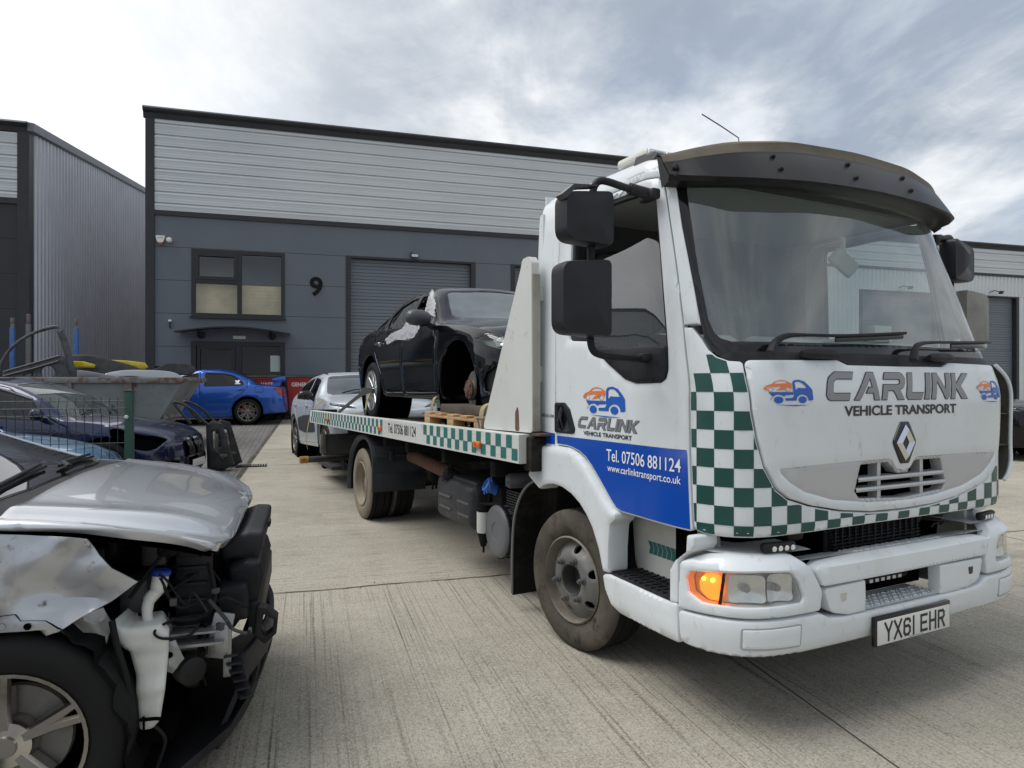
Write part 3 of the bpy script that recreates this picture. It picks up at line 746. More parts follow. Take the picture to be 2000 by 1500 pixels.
M_chrome = mat('chrome', (0.72, 0.73, 0.74), 0.12, metal=1.0)
M_glassT = glass('cab_glass', (0.80, 0.88, 0.86), 2.1, film=((0.46, 0.53, 0.52), 0.11))
M_glassS = glass('side_glass', (0.82, 0.87, 0.86), 2.3, film=((0.40, 0.44, 0.43), 0.06))
M_lens = glass('clear_lens', (0.86, 0.87, 0.85), 1.5, film=((0.65, 0.63, 0.56), 0.10))
M_refl = mat('reflector', (0.80, 0.81, 0.82), 0.2, metal=0.75)
M_amber = mat('amber_plastic', (0.62, 0.17, 0.02), 0.3)
M_rubber = mat('tyre_rubber', (0.013, 0.0128, 0.0125), 0.75, spec=0.2, bump=(60, 0.25))
M_tyred = mat('dusty_tyre', (0.066, 0.059, 0.049), 0.85, spec=0.15, var=[(3, (0.125, 0.108, 0.083), 0.42, 0.68), (14, (0.035, 0.032, 0.028), 0.52, 0.72)], bump=(50, 0.3))
M_tread = mat('tyre_tread', (0.016, 0.0155, 0.015), 0.85, spec=0.15, bump=(40, 0.4))
M_rimd = mat('dusty_rim', (0.20, 0.175, 0.14), 0.55, metal=0.25, var=[(3.5, (0.10, 0.085, 0.065), 0.42, 0.64), (7, (0.30, 0.27, 0.225), 0.55, 0.72), (20, (0.045, 0.035, 0.028), 0.62, 0.75)])
M_rims = mat('steel_rim_face', (0.19, 0.19, 0.185), 0.5, metal=0.4, var=[(3, (0.12, 0.105, 0.08), 0.45, 0.66), (9, (0.25, 0.245, 0.23), 0.6, 0.75)])
M_beige = mat('beige_rim', (0.26, 0.22, 0.155), 0.7, var=[(3, (0.17, 0.14, 0.10), 0.4, 0.7)])
M_tyreb = mat('clay_tyre', (0.20, 0.17, 0.125), 0.9, var=[(3, (0.13, 0.11, 0.085), 0.4, 0.7)])
M_chas = mat('chassis_dirt', (0.014, 0.0135, 0.013), 0.85, spec=0.1, var=[(5, (0.05, 0.044, 0.036), 0.5, 0.75)], bump=(25, 0.3))
M_rust = mat('rusty_steel', (0.13, 0.062, 0.035), 0.85, var=[(6, (0.07, 0.05, 0.04), 0.4, 0.65), (14, (0.20, 0.09, 0.045), 0.55, 0.7)])
M_steel = mat('worn_steel', (0.20, 0.19, 0.175), 0.55, metal=0.5, var=[(5, (0.10, 0.085, 0.07), 0.45, 0.7)])
M_cabin = mat('cab_trim', (0.055, 0.057, 0.06), 0.85)
M_cabl = mat('cab_trim_light', (0.36, 0.365, 0.35), 0.85)
TRK = thing('recovery_truck', 'white flatbed recovery truck with green checks, blue door band and flashing indicator', 'truck', (1.3036, 4.1001, 0), YT)
def S_at(x):                                 # side planes facing the left; u = -y, v = z
    return lambda u, v: (x, -u, v)
def syz(poly): return [(-y, z) for y, z in poly]
DECAL = ('green_checks', 'wording', 'lettering', 'lettering_edge', 'phone_number', 'logo_lorry', 'logo_car', 'registration', 'model_script', 'blue_band', 'maker_print')
def T_(mb, name, m, parent=TRK, angle=32): return mb.build(name, m, parent, angle, False, name not in DECAL)

DOORO = [(-2.234, 1.118), (-2.246, 1.366), (-2.250, 1.69), (-2.245, 2.03), (-2.225, 2.37), (-2.17, 2.413), (-1.9, 2.42), (-1.30, 2.422), (-1.12, 2.416), (-1.080, 2.385), (-1.090, 2.245), (-1.108, 1.966), (-1.133, 1.716), (-1.147, 1.595), (-1.162, 1.389), (-1.159, 1.163), (-1.151, 0.983), (-1.143, 0.832), (-1.345, 0.836), (-1.61, 0.838), (-1.66, 0.848), (-1.704, 0.883), (-1.80, 0.97), (-1.873, 1.033), (-1.93, 1.073), (-1.995, 1.099), (-2.06, 1.112), (-2.113, 1.118)]
WINO = rpoly([(-2.105, 1.70), (-2.105, 2.385), (-1.73, 2.392), (-1.33, 2.378), (-1.215, 2.365), (-1.178, 2.308), (-1.222, 1.89), (-1.246, 1.629), (-1.263, 1.525), (-1.283, 1.486), (-1.322, 1.469), (-1.498, 1.466), (-1.586, 1.486), (-1.725, 1.561), (-1.929, 1.687)], [0.03, 0.05, 0, 0.03, 0.05, 0.03, 0, 0, 0.03, 0.03, 0.03, 0.04, 0.05, 0.05, 0.03])
TRIMO = rpoly([(-1.925, 1.692), (-1.775, 1.643), (-1.245, 1.632), (-1.264, 1.525), (-1.284, 1.486), (-1.322, 1.470), (-1.498, 1.467), (-1.586, 1.487), (-1.725, 1.562)], [0, 0, 0.01, 0.03, 0.02, 0.02, 0.04, 0.05, 0.02])
FRAME_L = [(-0.99, 2.47), (-1.0, 2.339), (-1.018, 2.169), (-1.03, 1.876), (-1.040, 1.72), (-1.040, 1.66), (-1.022, 1.615), (-1.0, 1.588), (-0.966, 1.568)]
GLASS_L = [(-0.93, 2.44), (-0.948, 2.294), (-0.984, 1.958), (-0.996, 1.743), (-0.985, 1.685), (-0.962, 1.658), (-0.92, 1.645)]
PANEL_L = [(-0.895, 1.560), (-0.900, 1.48), (-0.892, 1.356), (-0.868, 1.23), (-0.838, 1.125), (-0.783, 1.031), (-0.72, 0.987), (-0.603, 0.951), (-0.418, 0.915), (-0.232, 0.895)]

def shrink(poly, d):        # move every vertex of a dense outline inwards by d
    q = np.array(poly); A = 0.5 * np.sum(q[:, 0] * np.roll(q[:, 1], -1) - np.roll(q[:, 0], -1) * q[:, 1]); sg = 1 if A > 0 else -1
    out = []
    for i in range(len(q)):
        e1 = q[i] - q[i - 1]; e2 = q[(i + 1) % len(q)] - q[i]; n1 = np.array([-e1[1], e1[0]]) * sg; n2 = np.array([-e2[1], e2[0]]) * sg
        n1 /= (np.hypot(*n1) or 1); n2 /= (np.hypot(*n2) or 1); m = n1 + n2; l = np.hypot(*m)
        m = m / l if l > 1e-6 else n1; k = max(0.5, float(m @ n1)); out.append(tuple(q[i] + m * d / k))
    return out
DOORS_ = rpoly(DOORO, 0.02)
for sd_ in (-1, 1):
    fl = (lambda p: p) if sd_ < 0 else mir
    # shell round the door, A-pillar, rear quarter
    shell = [(-2.485, 1.10), (-2.485, 2.47)] + FRAME_L[:5] + [(-1.052, 1.722), (-1.10, 1.722), (-1.28, 1.722), (-1.28, 1.10)]
    mb = panel(MB(), S0, fl(shell), [fl(shrink(DOORS_, -0.005))], 0.0, 0.03, 0.07, 0.006); cab_shell = T_(mb, 'cab_side', M_white)
    mb = panel(MB(), S0, fl(DOORS_), [fl(WINO)], 0.002, 0.035, 0.06, 0.008)
    door = T_(mb, 'door', M_white)
    mb = panel(MB(), S0, fl(shrink(WINO, -0.004)), [fl(shrink(WINO, 0.022))], -0.012, 0.02, 0.06, 0.004); T_(mb, 'window_seal', M_plast, door)
    mb = panel(MB(), S0, fl(TRIMO), [], 0.014, 0.03, 0.05, 0.012); T_(mb, 'mirror_base', M_plast, door)
    # window, wound half down
    g = [(-2.10, 1.66), (-2.10, 2.08), (-1.60, 2.125), (-1.35, 2.148), (-1.235, 2.12), (-1.205, 2.02), (-1.24, 1.60)]
    if sd_ > 0: g = [(-2.10, 1.66), (-2.10, 2.38), (-1.33, 2.375), (-1.19, 2.30), (-1.24, 1.60)]
    mb = panel(MB(), S0, fl(rpoly(g, 0.05)), [], -0.02, 0.004, 0.08); T_(mb, 'side_window', M_glassS, door)
    hd = rpoly([(-2.243, 1.358), (-2.136, 1.360), (-2.085, 1.325), (-2.033, 1.222), (-2.037, 1.198), (-2.069, 1.190), (-2.243, 1.188)], 0.018)
    mb = panel(MB(), S0, fl(hd), [fl(rpoly([(-2.205, 1.335), (-2.15, 1.335), (-2.085, 1.225), (-2.09, 1.21), (-2.19, 1.21)], 0.015))], 0.012, 0.03, 0.04, 0.008)
    h_ = T_(mb, 'door_handle', M_plast, door)
    mb = panel(MB(), S0, fl(rpoly([(-2.21, 1.34), (-2.145, 1.34), (-2.08, 1.225), (-2.085, 1.205), (-2.20, 1.205)], 0.01)), [], 0.004, 0, 0.04); mb.tube([S0(sd_ * 2.175, 1.33), off_surf(S0, 0.022)(sd_ * 2.165, 1.27), S0(sd_ * 2.165, 1.21)], 0.014, 8)
    T_(mb, 'grip', M_blackg, h_)
    if sd_ < 0: door_l = door
    else: door_r = door
# blue band
bl = shrink(rpoly([(-2.232, 1.181), (-1.1635, 1.188)] + DOORO[15:] + [(-2.228, 1.119)], 0.012), 0.009)
T_(panel(MB(), S0, bl, [], 0.0035, 0, 0.05), 'blue_band', M_blue, door_l)
T_(panel(MB(), S0, [(-2.474, 1.187), (-2.25, 1.182), (-2.25, 1.12), (-2.39, 1.115), (-2.43, 1.148)], [], 0.0015, 0, 0.05), 'blue_band', M_blue)
# lower corners and the chequered apron under the bonnet panel
cornL = [(-1.130, 1.709), (-1.085, 1.705), (-1.050, 1.655), (-1.030, 1.608), (-1.0, 1.578), (-0.955, 1.560), (-0.901, 1.556)] + [(a - 0.006, b - 0.004) for a, b in PANEL_L[1:]] + [(-0.1, 0.884)]
low = [(-1.141, 1.595), (-1.157, 1.389), (-1.153, 1.163), (-1.145, 0.983), (-1.138, 0.860), (-1.125, 0.838), (-1.09, 0.829), (-1.007, 0.828), (-0.76, 0.831), (-0.486, 0.834), (-0.173, 0.836)]
APRON = cornL + mir(cornL) + [(-a, b) for a, b in low] + list(reversed(low))
VENT = rpoly([(0.965, 1.50), (1.03, 1.46), (1.085, 1.39), (1.09, 1.10), (1.03, 1.0), (0.985, 1.02), (0.955, 1.20)], 0.03)
apr = T_(panel(MB(), S0, APRON, [VENT], lambda u, v: 0.002 - 0.012 * max(0, (0.87 - v) / 0.045) ** 2 if v < 0.87 else 0.002, 0.04, 0.045, 0.008), 'front_corner_panel', M_white)
mb = panel(MB(), S0, shrink(VENT, -0.01), [], -0.06, 0, 0.05); T_(mb, 'air_vent', M_void, apr)
mb = MB()
for z in (1.16, 1.33): mb.grid(lambda u, d: off_surf(S0, d)(u, z), lin(0.96, 1.09, 6), [-0.06, 0.0]); mb.grid(lambda u, d: off_surf(S0, d)(u, z + 0.012), lin(0.96, 1.09, 6), [-0.06, 0.0])
T_(mb, 'vent_slat', M_plastg, apr)
LIP = crom([(1.565, 0.955, -0.985), (1.50, 1.03, -1.0), (1.42, 1.085, -0.995), (1.30, 1.105, -0.985), (1.15, 1.10, -0.985), (1.05, 1.075, -1.0), (0.985, 1.02, -1.015), (0.95, 0.97, -1.02)], 5, False)
scp = T_(MB().grid(lambda i, k: [(LIP[i][1], LIP[i][2], LIP[i][0]), (LIP[i][1] + 0.006, LIP[i][2] + 0.05, LIP[i][0]), (1.058 * 0.5 + LIP[i][1] * 0.5, -0.80, LIP[i][0]), (1.045, -0.62, LIP[i][0])][k], range(len(LIP)), range(4)).tube([(p[1], p[2], p[0]) for p in LIP], 0.010, 8), 'air_scoop', M_white, TRK, 60)
T_(MB().grid(lambda i, k: [(LIP[i][1] - 0.006, LIP[i][2] + 0.01, LIP[i][0]), (LIP[i][1] - 0.03, -0.88, LIP[i][0]), (0.94, -0.90, LIP[i][0]), (0.885, -0.985, LIP[i][0])][k], range(len(LIP)), range(4)), 'scoop_lining', mat('grimy_lining', (0.055, 0.05, 0.038), 0.8, var=[(5, (0.12, 0.11, 0.085), 0.5, 0.75)]), scp, 60)
for z in (1.13, 1.30): T_(MB().add([(0.89, -0.985, z), (1.095, -0.985, z), (1.075, -0.89, z + 0.012), (0.93, -0.90, z + 0.012)], [(0, 1, 2, 3)]), 'scoop_slat', mat('grimy_slat', (0.16, 0.15, 0.12), 0.7), scp)
# chequers: 78 mm squares, alternate ones green
clipA = shrink(APRON, 0.007)
mb = MB(); cs = 0.0785
for i in range(-15, 16):
    for j in range(0, 10):
        if (i + j) % 2: continue
        u0, v0 = i * cs - 0.0236 - cs * 0.0, 0.8795 + (j - 1) * cs
        if j == 9 and i not in (-13, 13): continue
        if j == 8 and abs(i + 0.5) > 14 : continue
        if i >= 12 and j >= 2: continue
        if j >= 2 and i > 10: continue
        cell = resamp(rect(u0, u0 + cs, v0, v0 + cs), 0.02)
        if not inpoly([(u0 + cs / 2, v0 + cs / 2)] + cell, clipA).any(): continue
        if j >= 2 and u0 + cs < -1.137: continue
        try: panel(mb, S0, [cell], [], lambda u, v: 0.0032 - (0.012 * max(0, (0.87 - v) / 0.045) ** 2 if v < 0.87 else 0), 0, 0.027, 0, clip=clipA)
        except Exception as e_: pass
T_(mb, 'green_checks', M_green, apr)

# bonnet panel
PAN = PANEL_L + [(0, 0.890)] + [(-a, b) for a, b in reversed(PANEL_L)] + [(0.404, 1.566), (0.346, 1.545), (0, 1.543), (-0.346, 1.545), (-0.404, 1.566)]
PAN = rpoly(PAN, [0.03] + [0.05] * 9 + [0.1] + [0.05] * 9 + [0.03] + [0.03] * 5)
GRL = [(-0.78, 1.116), (-0.591, 1.122), (-0.34, 1.126), (-0.106, 1.128), (-0.078, 1.118), (-0.048, 1.080), (0, 1.071)]
GRD = [(0, 0.925), (-0.232, 0.932), (-0.472, 0.960), (-0.641, 1.006), (-0.726, 1.052), (-0.77, 1.09)]
GRIL = rpoly(GRL + [(-a, b) for a, b in reversed(GRL[:-1])] + [(-a, b) for a, b in reversed(GRD[1:])] + GRD, 0.02)
GOP = rpoly([(-0.291, 1.106), (-0.10, 1.108), (-0.07, 1.085), (-0.036, 1.054), (0.036, 1.054), (0.07, 1.085), (0.10, 1.108), (0.291, 1.106), (0.33, 0.99), (0.30, 0.957), (0, 0.941), (-0.30, 0.957), (-0.33, 0.99)], 0.012)
bon = T_(panel(MB(), S0, PAN, [shrink(GRIL, 0.006)], 0.012, 0.04, 0.05, 0.010), 'bonnet_panel', M_white)
gr = T_(panel(MB(), S0, GRIL, [GOP], 0.006, 0.05, 0.04, 0.006), 'grille_trim', M_silverp)
T_(panel(MB(), S0, shrink(GOP, -0.03), [], -0.10, 0, 0.05), 'grille_shade', M_void, gr)  # plain black sheet stands in for the dark behind the grille openings
mb = MB()
for z0, z1 in ((1.030, 1.048), (0.985, 1.003)):
    ww = 0.31 if z0 > 1.0 else 0.325
    mb.grid(lambda u, i: off_surf(S0, (-0.05, 0.006, 0.010, 0.006, -0.05)[i])(u, (z1, z1, (z0 + z1) / 2, z0, z0)[i]), lin(-ww, ww, 15), range(5))
for u0 in (-0.155, 0.155):
    mb.grid(lambda v, i: off_surf(S0, (-0.05, -0.004, -0.004, -0.05)[i])(u0 + (-0.012, -0.012, 0.012, 0.012)[i], v), lin(0.94, 1.112, 6), range(4))
T_(mb, 'slat', M_silverp, gr)
# lozenge badge on its black shield
dia = lambda w, h: [(0, 1.196 + h), (w, 1.196 + h * 0.28), (w, 1.196 - h * 0.28), (0, 1.196 - h), (-w, 1.196 - h * 0.28), (-w, 1.196 + h * 0.28)]
em = T_(panel(MB(), S0, rpoly([(0.03, 1.29), (0.082, 1.205), (0.082, 1.19), (0.03, 1.098), (-0.03, 1.098), (-0.082, 1.19), (-0.082, 1.205), (-0.03, 1.29)], 0.015), [], 0.018, 0.012, 0.03, 0.004), 'badge', M_blackg, bon)
mb = MB(); e_s = off_surf(S0, 0.02); e_t = off_surf(S0, 0.036)
OUT = [(0, 0.083), (0.064, 0.0), (0, -0.083), (-0.064, 0)]; INN = [(0, 0.040), (0.026, 0.0), (0, -0.040), (-0.026, 0)]
for k in range(4):
    a, b = OUT[k], OUT[(k + 1) % 4]; c, d = INN[(k + 1) % 4], INN[k]; mid = lambda p, q: ((p[0] + q[0]) / 2, (p[1] + q[1]) / 2)
    g_ = lambda s, p: s(p[0], 1.194 + p[1])
    m1, m2 = mid(a, d), mid(b, c)
    mb.add([g_(e_s, a), g_(e_s, b), g_(e_t, m2), g_(e_t, m1)], [(0, 1, 2, 3)]).add([g_(e_t, m1), g_(e_t, m2), g_(e_s, c), g_(e_s, d)], [(0, 1, 2, 3)])
T_(mb, 'lozenge', M_chrome, em, 10)

# --- lettering
def carlink(mb, fn, x0, x1, y0, y1, slant=0.22, mi=0, grow=0.0):
    """CARLINK in wide cut letters; every glyph drawn in a unit box"""
    t = 0.235
    G = {'C': (1.32, [[(1.28, 1.0), (0.34, 1.0), (0.06, 0.80), (0, 0.62), (0, 0.18), (0.12, 0.04), (0.26, 0), (1.18, 0), (1.18, t), (0.36, t), (0.29, 0.30), (0.29, 0.66), (0.42, 1 - t), (1.22, 1 - t)]]),
         'A': (1.36, [[(0.0, 0), (0.55, 1.0), (0.92, 1.0), (1.36, 0), (1.08, 0), (0.98, 0.25), (0.60, 0.25), (0.70, 0.45), (0.90, 0.45), (0.735, 0.80), (0.28, 0)]]),
         'R': (1.26, [[(0.0, 0.0), (0.28, 0.0), (0.28, 0.34), (0.60, 0.34), (0.92, 0), (1.26, 0), (0.94, 0.36), (1.14, 0.46), (1.22, 0.62), (1.22, 0.80), (1.10, 0.94), (0.94, 1.0), (0.06, 1.0), (0.0, 1 - t), (0.86, 1 - t), (0.94, 0.70), (0.94, 0.63), (0.86, 0.55), (0.0, 0.55)]]),
         'L': (1.0, [[(0, 0.12), (0, 1), (0.29, 1), (0.29, t), (1.0, t), (0.92, 0), (0.12, 0)]]),
         'I': (0.30, [[(0, 0), (0, 1), (0.30, 1), (0.30, 0)]]),
         'N': (1.14, [[(0, 0), (0, 1), (0.30, 1), (0.86, 0.36), (0.86, 1), (1.14, 1), (1.14, 0.10), (1.04, 0), (0.92, 0), (0.28, 0.70), (0.28, 0)]]),
         'K': (1.16, [[(0, 0), (0, 1), (0.28, 1), (0.28, 0.58), (0.76, 1), (1.16, 1), (0.58, 0.52), (1.14, 0), (0.74, 0), (0.28, 0.42), (0.28, 0)]])}
    tot = sum(G[c][0] for c in 'CARLINK') + 6 * 0.13; pos = 0; sc = (x1 - x0 - slant * (y1 - y0)) / tot
    for c in 'CARLINK':
        w, polys = G[c]
        for pl in polys:
            q = [(x0 + (pos + a) * sc + slant * b * (y1 - y0), y0 + b * (y1 - y0)) for a, b in pl]
            if grow: q = shrink(q, -grow)
            V, F, _ = cdt([q], [], 0.05); mb.add([fn(*v) for v in V], F, mi)
        pos += w + 0.13
def truck_logo(mb_b, mb_o, fb, fo, x0, x1, y0, y1):
    """small breakdown lorry with a car on its back, drawn in a 100 x 66 box"""
    X = lambda p: (x0 + p[0] / 100 * (x1 - x0), y0 + p[1] / 66 * (y1 - y0))
    wl = [circ(26, 14, 11), circ(76, 14, 11)]
    def put(mb, f, outs, holes=()):
        V, F, _ = cdt([[X(p) for p in o] for o in outs], [[X(p) for p in h] for h in holes], (x1 - x0) / 14); mb.add([f(*v) for v in V], F)
    body = [(57, 30), (57, 58), (61, 64), (72, 66), (84, 61), (94, 48), (99, 40), (100, 14), (96, 12), (60, 12), (36, 12), (36, 18), (54, 19), (58, 24)]
    put(mb_b, fb, [body], [[(62, 38), (62, 58), (67, 61), (75, 60), (84, 52), (88, 44), (76, 44), (68, 45)], circ(76, 14, 13.5), circ(26, 14, 13.5)])
    put(mb_b, fb, [[(8, 34), (56, 34), (56, 27), (40, 26), (36, 22), (14, 22), (10, 14), (18, 20), (12, 27)]], [circ(26, 14, 13.5)])
    put(mb_b, fb, [circ(26, 14, 8.8)]); put(mb_b, fb, [circ(76, 14, 8.8)]); put(mb_b, fb, [[(18, 1.5), (92, 0), (60, -2.5)]])
    car = [(0, 43), (5, 50), (16, 55), (24, 62), (34, 65), (44, 63), (55, 56), (54, 44), (52, 38), (48, 46), (42, 47), (38, 40), (22, 37), (36, 49), (22, 48), (14, 47), (10, 38), (2, 39)]
    put(mb_o, fo, [car], [[(20, 55), (26, 60.5), (34, 62.5), (43, 61), (49, 56), (38, 56)], circ(12, 41, 7.5), circ(46, 41, 7.5)])
    put(mb_o, fo, [circ(12, 41, 6)], [circ(12.5, 41, 4.6)]); put(mb_o, fo, [circ(46, 41, 6)], [circ(46.5, 41, 4.6)])
o1 = off_surf(S0, 0.0145)
mb, mo = MB(), MB()
for x0, x1, y0, y1 in ((-0.848, -0.596, 1.374, 1.477), (0.596, 0.848, 1.374, 1.477)):
    mb, mo = MB(), MB(); truck_logo(mb, mo, o1, o1, x0, x1, y0, y1); T_(mb, 'logo_lorry', M_logob, bon); T_(mo, 'logo_car', M_logoo, bon)
mb = MB(); carlink(mb, off_surf(S0, 0.0138), -0.522, 0.540, 1.392, 1.510, 0.28, 0, 0.0035); T_(mb, 'lettering_edge', M_printk, bon)
mb = MB(); carlink(mb, off_surf(S0, 0.0152), -0.522, 0.540, 1.392, 1.510, 0.28); T_(mb, 'lettering', M_greyl, bon)
mb = MB(); put_text(mb, 'VEHICLE TRANSPORT', off_surf(S0, 0.0145), -0.407, 0.406, 1.322, 1.367, bold=0.026); T_(mb, 'wording', M_printk, bon)
o2 = off_surf(S0, 0.0045)
mb, mo = MB(), MB(); truck_logo(mb, mo, o2, o2, -1.955, -1.583, 1.300, 1.450); T_(mb, 'logo_lorry', M_logob, door_l); T_(mo, 'logo_car', M_logoo, door_l)
mb = MB(); carlink(mb, off_surf(S0, 0.0038), -2.008, -1.472, 1.2305, 1.289, 0.34, 0, 0.002); T_(mb, 'lettering_edge', M_printk, door_l)
mb = MB(); carlink(mb, off_surf(S0, 0.0048), -2.008, -1.472, 1.2305, 1.289, 0.34); T_(mb, 'lettering', M_greyl, door_l)
mb = MB(); put_text(mb, 'VEHICLE TRANSPORT', o2, -1.95, -1.53, 1.194, 1.216, bold=0.022); T_(mb, 'wording', M_printk, door_l)
mb = MB(); put_text(mb, 'Tel. 07506 881124', off_surf(S0, 0.0052), -1.737, -1.201, 1.079, 1.137, bold=0.004, caps_ref='T'); put_text(mb, 'www.carlinktransport.co.uk', off_surf(S0, 0.0052), -1.729, -1.201, 1.028, 1.062, bold=0.004, caps_ref='l')
T_(mb, 'phone_number', M_printw, door_l)
mb = MB(); put_text(mb, 'MIDLUM', off_surf(S0, 0.004), -2.40, -2.262, 1.272, 1.290, bold=0.02); T_(mb, 'model_script', M_greyl)

# windscreen, its black band, scuttle and wipers
FR = FRAME_L + [(-0.6, 1.552)] + [(-a, b) for a, b in reversed(FRAME_L + [(-0.6, 1.552)])]
GL = GLASS_L + [(0, 1.648)] + [(-a, b) for a, b in reversed(GLASS_L)]
GL = rpoly(GL, 0.03)
wf = T_(panel(MB(), S0, FR, [GL], -0.008, 0.03, 0.05, 0.004), 'windscreen_surround', M_blackg)
T_(panel(MB(), S0, shrink(GL, -0.012), [], -0.014, 0, 0.06), 'windscreen', M_glassT)
mb = panel(MB(), S0, [(-0.96, 1.50), (-0.985, 1.580), (-0.93, 1.600), (0, 1.602), (0.93, 1.600), (0.985, 1.580), (0.96, 1.50)], [], -0.004, 0.05, 0.05, 0.004)
for a, b in ((-0.62, -0.40), (0.24, 0.44)): mb.tube([off_surf(S0, 0.02)(a + (b - a) * k / 6, 1.585) for k in range(7)], [0.012, 0.02, 0.022, 0.022, 0.022, 0.02, 0.012], 10)
T_(mb, 'scuttle', M_plast)
for pts in ([(-0.80, 1.575), (-0.76, 1.625), (-0.70, 1.650), (-0.615, 1.657), (-0.349, 1.664), (0.062, 1.690)], [(0.07, 1.560), (0.10, 1.610), (0.14, 1.637), (0.246, 1.650), (0.50, 1.657), (0.86, 1.668)]):
    f_ = off_surf(S0, 0.045); mb = MB(); P = crom(pts, 6, False)
    mb.tube([f_(*p) for p in P], [0.020 - 0.013 * min(1, k / (len(P) * 0.62)) for k in range(len(P))], 8)
    wp = T_(mb, 'wiper', M_plast); e = pts[-1]; s_ = pts[-2]
    f2 = off_surf(S0, 0.022); mb = MB(); B0 = (s_[0] - 0.05, s_[1] - 0.012); B1 = (e[0] + 0.01, e[1] - 0.008)
    mb.tube([f2(B0[0] + (B1[0] - B0[0]) * k / 8, B0[1] + (B1[1] - B0[1]) * k / 8) for k in range(9)], 0.009, 6, flat=(0.5, 1.6)); T_(mb, 'blade', M_blackg, wp)

# roof
def roof_pt(u, t):
    p = Vector(S0(u, 2.462)); n = Vector(Snrm(S0, u, 2.46)); n.z = 0; n.normalize()
    d = 0.17 * (1 - math.cos(t * math.pi / 2)); z = 2.462 + 0.10 * math.sin(t * math.pi / 2) + 0.035 * (p.y + 0.6) * math.sin(t * math.pi / 2)
    q = p - n * d; return (q.x, min(q.y, 0.468), z)
us = lin(-2.485, 2.485, 90); mb = MB(); mb.grid(roof_pt, us, lin(0, 1, 7)); top = [roof_pt(u, 1) for u in us]
half = len(top) // 2
mb.grid(lambda i, k: tuple(Vector(top[i]).lerp(Vector(top[-1 - i]), k)) if True else None, range(half), [0, 0.25, 0.5, 0.75, 1]); mb.box2((-1.0, 0.455, 2.44), (1.0, 0.468, 2.58))
T_(mb, 'roof', M_white)
T_(MB().box2((-1.03, 0.44, 0.95), (1.03, 0.47, 2.47)), 'cab_back', M_white)
# visor
VST = [(0.0, (-0.60, 2.572), (-0.84, 2.570), (-0.885, 2.55), (-0.90, 2.50), (-0.915, 2.482), (-0.965, 2.40), (-1.00, 2.337), (-0.975, 2.325), (-0.80, 2.345)),
       (0.42, (-0.60, 2.57), (-0.825, 2.566), (-0.868, 2.546), (-0.885, 2.495), (-0.90, 2.478), (-0.95, 2.40), (-0.985, 2.335), (-0.96, 2.324), (-0.785, 2.342)),
       (0.74, (-0.60, 2.555), (-0.765, 2.546), (-0.81, 2.525), (-0.83, 2.48), (-0.845, 2.465), (-0.895, 2.395), (-0.935, 2.337), (-0.91, 2.327), (-0.74, 2.342)),
       (0.90, (-0.60, 2.535), (-0.69, 2.522), (-0.725, 2.505), (-0.745, 2.470), (-0.76, 2.455), (-0.80, 2.405), (-0.845, 2.358), (-0.82, 2.343), (-0.68, 2.345)),
       (0.985, (-0.59, 2.515), (-0.62, 2.507), (-0.64, 2.495), (-0.66, 2.465), (-0.675, 2.450), (-0.705, 2.420), (-0.735, 2.39), (-0.72, 2.368), (-0.64, 2.350)),
       (1.015, (-0.58, 2.495), (-0.59, 2.49), (-0.60, 2.48), (-0.61, 2.455), (-0.62, 2.440), (-0.63, 2.425), (-0.64, 2.405), (-0.635, 2.375), (-0.61, 2.352))]
def vst(x):
    a = abs(x)
    for i in range(len(VST) - 1):
        if a <= VST[i + 1][0] + 1e-9:
            t = (a - VST[i][0]) / (VST[i + 1][0] - VST[i][0]); 
            p0 = VST[max(i - 1, 0)]; p1 = VST[i]; p2 = VST[i + 1]
            return [(p1[k][0] + (p2[k][0] - p1[k][0]) * t, p1[k][1] + (p2[k][1] - p1[k][1]) * t) for k in range(1, 10)]
xs = sorted(set([round(v, 4) for v in lin(-1.015, 1.015, 60)] + [s * v[0] for v in VST for s in (-1, 1)]))
def smooth_st(x):
    acc = np.zeros((9, 2)); W = 0
    for d in lin(-0.07, 0.07, 7):
        xx = max(-1.015, min(1.015, x + d)); acc += np.array(vst(xx)); W += 1
    A = acc / W; w = max(0.0, 1 - (abs(x) / 1.02) ** 4)
    for r_ in A:
        if r_[0] < -0.60: r_[1] += 0.012 * w * min(1.0, (-0.60 - r_[0]) / 0.3); r_[0] = -0.60 + (r_[0] + 0.60) * (0.80 + 0.12 * w)
    return A
mb = MB(); ST = [smooth_st(x) for x in xs]
ZL = lambda x: 0.008 + 0.026 * max(0.0, 1 - (x / 0.95) ** 2)
mb.grid(lambda i, j: (xs[i], ST[i][j % 9][0], ST[i][j % 9][1] + ZL(xs[i])), range(len(xs)), range(10))
M_vis = mat('visor_plastic', (0.010, 0.0095, 0.010), 0.36, spec=0.3, var=[(2.0, (0.016, 0.015, 0.0155), 0.4, 0.7)])
M_visd = mat('visor_dusty', (0.105, 0.085, 0.055), 0.7, var=[(4, (0.05, 0.042, 0.032), 0.45, 0.7)])
for i, e in ((0, -1), (-1, 1)): mb.add([(xs[i], *p) for p in ST[i]], [tuple(range(9))])
NV = len(mb.f)
for k, f in enumerate(mb.f[:(len(xs) - 1) * 9]):
    if k % 9 in (0, 1, 2): mb.m[k] = 1
vis = T_(mb, 'sun_visor', [M_vis, M_visd], TRK, 40)
